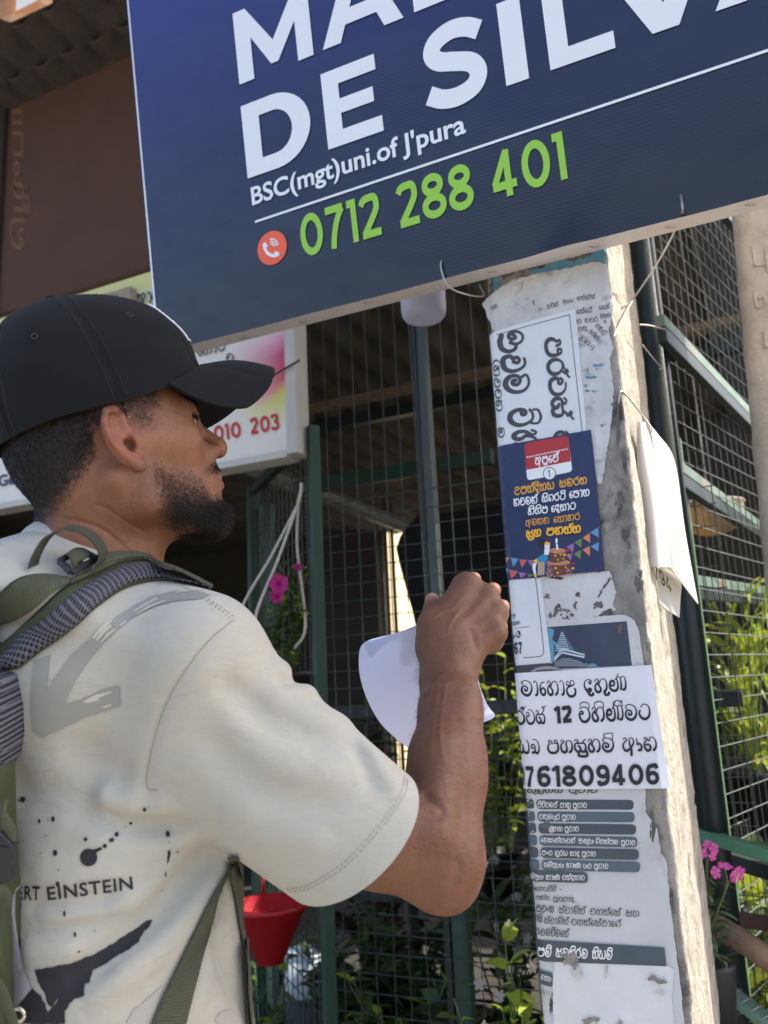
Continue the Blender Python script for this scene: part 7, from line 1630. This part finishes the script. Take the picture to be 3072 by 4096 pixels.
# strap leaves in the right cage
for i, (pc, Y, h, sp_, nl, L, wd, kd, lab) in enumerate([((2985, 2800), 2.75, .62, .09, 60, .30, .022, 'yellow', 'yellow green strap leaved plant in the right cage'), ((3060, 2860), 2.9, .66, .10, 50, .30, .025, 'bright', 'taller strap leaved plant at the photo\'s right edge'), ((2870, 2960), 2.9, .40, .12, 40, .16, .05, 'mid', 'broad leaved green plant close to the flat cage post')]):
    c = put(*pc, Y); plant('potted_plant', (c[0], Y, c[2] - h * .6), h, sp_, nl, L, wd, kd, lab, seed=60 + i, upright=2.6, droop=.55, kind2='bright', pot=.09)
c = put(3010, 3560, 2.4); plant('potted_plant', (c[0], 2.4, c[2] - .3), .36, .12, 26, .20, .06, 'variegated', 'pale striped plant with yellow edges behind the pink flowers', seed=70, upright=1.2, kind2='yellow', pot=.09)
c = put(3030, 3900, 2.2); plant('potted_plant', (c[0], 2.2, c[2] - .25), .3, .12, 50, .08, .05, 'yellow', 'yellow leaved plant under the wooden pole', seed=71, kind2='bright', pot=.08)
# sunlit ground patch and boards low in the right cage
wall('plank', (.02, 2.95, .86), (1.2, 3.2, .90), mat('pale_plank', srgb(214, 190, 160), .8, var=.2), 'pale sunlit plank across the right cage below the strap leaves', 'plank')
# pink dianthus in a hanging pot beside the pole
def pinks():
    base = P(2835, 3820, 1.47); e = empty('pink_flower_pot', tuple(base)); tag(e, 'bright pink fringed flowers on grey green stems at the pole\'s right edge', 'flowers')
    rn = np.random.default_rng(3); mb = MB(); sm_ = MB(); heads = [((2948, 3497), 1.43, 21, -.2), ((2900, 3465), 1.44, 17, .9), ((2862, 3490), 1.47, 14, .3), ((2855, 3395), 1.49, 13, .2), ((2826, 3380), 1.49, 12, 0), ((2808, 3412), 1.48, 14, .5), ((2850, 3425), 1.46, 11, .1)]
    fb = MB(); cb_ = MB()
    for (x, y), d_, r_, tl in heads:
        c = P(x, y, d_); ax = nrm(-CF * (1 - abs(tl)) + CU * tl + CR * .35 * (1 - abs(tl))); u = nrm(np.cross(ax, CU + .2 * CR)); v = np.cross(ax, u); rr_ = r_ * 1.8 / FPX * d_
        for q in range(5):
            a0_ = 2 * math.pi * q / 5; fan = []
            for k in range(9):
                a = a0_ + (k - 4) / 4 * .54; e_ = rr_ * (1.0 + (.14 if k % 2 else -.14) - .10 * abs(k - 4) / 4); fan.append([c, c + (math.cos(a) * u + math.sin(a) * v) * e_ * .55 + ax * rr_ * .12, c + (math.cos(a) * u + math.sin(a) * v) * e_ + ax * rr_ * (.06 + .03 * math.sin(k * 3))])
            fb.grid(np.array(fan))
        cb_.lathe(c + ax * .001, [(.0002, .002), (rr_ * .13, .001), (rr_ * .13, -.001)], 8)
        sm_.tube(smooth_line([c - ax * .002, c - ax * .02 - Zw * .02, base + [rn.uniform(-.01, .01), 0, .02]], 5), .0016, 5)
    fb.build('flowers', m_fpk, e, True); cb_.build('flower_eyes', m_fw, e)
    for i in range(90):
        t = rn.random(); b = base + np.array([rn.uniform(-.02, .03), rn.uniform(-.03, .03), -.01 + .13 * t]); a = rn.uniform(0, 2 * math.pi); leaf(mb, b, [math.cos(a) + .3, math.sin(a) - .3, .9], rn.uniform(.03, .075), .0085, .5, rn, int(rn.random() < .4))
    mb.build('foliage', [m_leafs['mid'], m_leafs['grey']], e, True); sm_.build('stem', m_stem, e, True)
    pb = MB(); pb.lathe(base - [0, 0, .12], [(.0005, 0), (.032, 0), (.042, .10), (.045, .11), (.0005, .10)], 20); pb.build('pot', m_pot, e, True)
pinks()
# poles and slats low on the right
m_log = mat('weathered_wood', srgb(150, 118, 92), .85, col2=srgb(104, 78, 60), vscale=30, bump=.002, bscale=60, stretch=(.4, 1, 1))
o = MB().tube([P(2790, 3655, 1.62), P(2890, 3715, 1.58), P(3000, 3785, 1.53), P(3130, 3880, 1.47)], [.020, .021, .021, .021], 16).build('wooden_pole', m_log, None, True); tag(o, 'round weathered wooden pole slanting down at the lower right', 'pole')
mb = MB(); mb.bar(P(2915, 3670, 1.68), P(3140, 3705, 1.6), .018, .027); tag(bevel(mb.build('wooden_bar', mat('brown_bar', srgb(110, 80, 66), .7, var=.3), None), .003), 'square brown bar just above the slanting wooden pole', 'bar')
mb = MB(); mb.bar(P(2790, 3335, 1.66), P(3150, 3440, 1.52), .028, .023); mb2 = MB(); mb2.bar(P(2790, 3335, 1.80) - [0, .002, .033], P(3150, 3440, 1.68) - [0, .002, .033], .03, .03)
sr = bevel(mb.build('shelf_rail', mat('bright_green_paint', srgb(86, 138, 104), .45, var=.25), None), .003); tag(sr, 'green angle rail above the pink flowers', 'rail'); bevel(mb2.build('lower_web', m_greenD, sr), .002)
mb = MB(); A_, B_ = P(2890, 3950, 1.56), P(3140, 4140, 1.46)
mb.bar(A_, B_, .042, .010); lw_ = mb.build('slatted_rail', mat('pale_green_paint', srgb(124, 156, 132), .5, var=.25), None); tag(lw_, 'pale green rail bound with wire in the bottom right corner', 'rail')
mb = MB()
for t in np.linspace(.1, .95, 6): c = A_ * (1 - t) + B_ * t; mb.tube([c + CR * .02 + CU * .012 - CF * .012, c - CF * .014 + CU * .004, c - CR * .02 - CU * .012], .0018, 5)
mb.build('binding_wire', m_wire, lw_, True)
o = MB().tube([P(2935, 3790, 1.66), P(2950, 3900, 1.66), P(2965, 4120, 1.66)], .010, 10).build('stake', m_log, None, True); tag(o, 'thin upright wooden stake under the slanting pole', 'stake')
lowx = P(2880, 4000, 2.0); mg_ = mesh_grid('wire_mesh', np.array([lowx[0], lowx[1], .2]), rdir, Zw, 1.2, .85, .05, .05, .002, m_meshL, cage)
# ---- hanging pots
m_rope = mat('white_cord', srgb(205, 198, 184), .8, var=.2, vscale=80, bump=.0006, bscale=300)
def hanging():
    top = P(1206, 1960, 2.34); e = empty('hanging_planter', tuple(top)); tag(e, 'planter with a magenta flower hung on knotted white cords by the gate post', 'hanging planter')
    kn = P(1193, 2015, 2.33); pc = P(1135, 2800, 2.36); mb = MB(); mb.tube([top + CU * .02, top, kn], .0055, 8)
    for end in (P(985, 2420, 2.34), P(1030, 2450, 2.28), P(1222, 2490, 2.32)): pass
    mb.build('knot_cord', m_rope, e, True)
    for end, mid in ((P(965, 2450, 2.36), P(1085, 2225, 2.345)), (P(1020, 2480, 2.26), P(1110, 2245, 2.30)), (P(1222, 2500, 2.32), P(1190, 2200, 2.33))): MB().tube(smooth_line([kn, mid, end, pc * .5 + end * .5 + CU * .04], 5), .0042, 7).build('cord', m_rope, e, True)
    mb = MB(); mb.lathe(pc - [0, 0, .03], [(.0005, -.06), (.06, -.06), (.10, .09), (.108, .09), (.108, .105), (.09, .105), (.0005, .08)], 28); mb.build('pot', m_pot, e, True)
    rn = np.random.default_rng(8); fb = MB(); st_ = MB()
    for i in range(14):
        end = P(rn.uniform(1075, 1245), rn.uniform(2240, 2620), 2.36 + rn.uniform(-.10, .06)); L_ = smooth_line([pc + [0, 0, .06], (pc + end) / 2 + [rn.uniform(-.05, .05), rn.uniform(-.04, .04), .05], end], 6); st_.tube(L_, .0022, 5)
        for k in range(22):
            b = L_[rn.integers(4, len(L_))]; a = rn.uniform(0, 2 * math.pi); leaf(fb, b, [math.cos(a), math.sin(a), .5], rn.uniform(.022, .042), rn.uniform(.014, .024), .4, rn, int(rn.random() < .35))
    fb.build('foliage', [m_leafs['mid'], m_leafs['bright']], e, True); st_.build('stem', m_stem, e, True)
    for (x, y), d_, rf in (((1115, 2335), 2.25, .026), ((1108, 2385), 2.27, .020), ((1190, 2270), 2.3, .012)):
        c = P(x, y, d_); ax = nrm(-CF + .3 * CU); u = nrm(np.cross(ax, CU)); v = np.cross(ax, u); pf = MB(); rows = [[c - ax * rf * .8] * 31]
        for r_, zz in ((.25, -.3), (.6, .0), (1.0, .12)): rows.append([c + (math.cos(a) * u + math.sin(a) * v) * rf * r_ * (1 + .12 * math.cos(5 * a)) + ax * rf * (zz + .10 * math.sin(9 * a) * r_) for a in np.linspace(0, 2 * math.pi, 31)])
        pf.grid(np.array(rows)); pf.build('flower', m_fp, e, True)
hanging()
def redpot():
    c = P(1078, 3622, 2.25); e = empty('red_hanging_pot', tuple(c)); tag(e, 'red plastic hanging pot beside the man\'s lower back', 'plant pot'); m_ = mat('red_plastic', srgb(176, 26, 34), .4, trans=.12, var=.12, vscale=10)
    mb = MB(); mb.lathe(c, [(.0005, -.142), (.034, -.142), (.100, -.004), (.112, -.004), (.112, .008), (.099, .008), (.085, -.03), (.0005, -.03)], 48); mb.build('bowl', m_, e, True)
    for a in (.2, 2.3, 4.4):
        p = c + [.108 * math.cos(a), .108 * math.sin(a), 0]; MB().tube([p, p + [0, 0, .03], p + [0, 0, .06]], .006, 8).build('hook_lug', m_, e, True); MB().tube([p + [0, 0, .05], c + [0, 0, .55]], .002, 6).build('hanger', m_, e, True)
redpot()
c = P(1215, 3980, 3.0); o = MB(); o.lathe(c, [(.0005, -.17), (.10, -.15), (.14, .0), (.12, .13), (.0005, .17)], 28); o = o.build('white_bag', mat('white_sack', srgb(205, 215, 220), .6, var=.1), None, True); tag(o, 'rounded white sack behind the gate mesh below the red pot', 'sack')
for i, (x, y, Y, r_) in enumerate([(1850, 3200, 3.3, .10), (1990, 3260, 3.35, .11), (1560, 3420, 3.4, .10), (2050, 3130, 3.5, .10)]):
    p = put(x, y, Y); mb = MB(); mb.lathe(p, [(.0005, 0), (r_ * .75, 0), (r_, r_ * 1.7), (r_ * 1.08, r_ * 1.7), (r_ * 1.08, r_ * 1.9), (r_ * .95, r_ * 1.9), (.0005, r_ * 1.5)], 24); o = mb.build('plant_pot', m_pot, None, True); tag(o, 'empty black plastic plant pot stacked inside the stall', 'pot', 'empty black pots inside the stall')
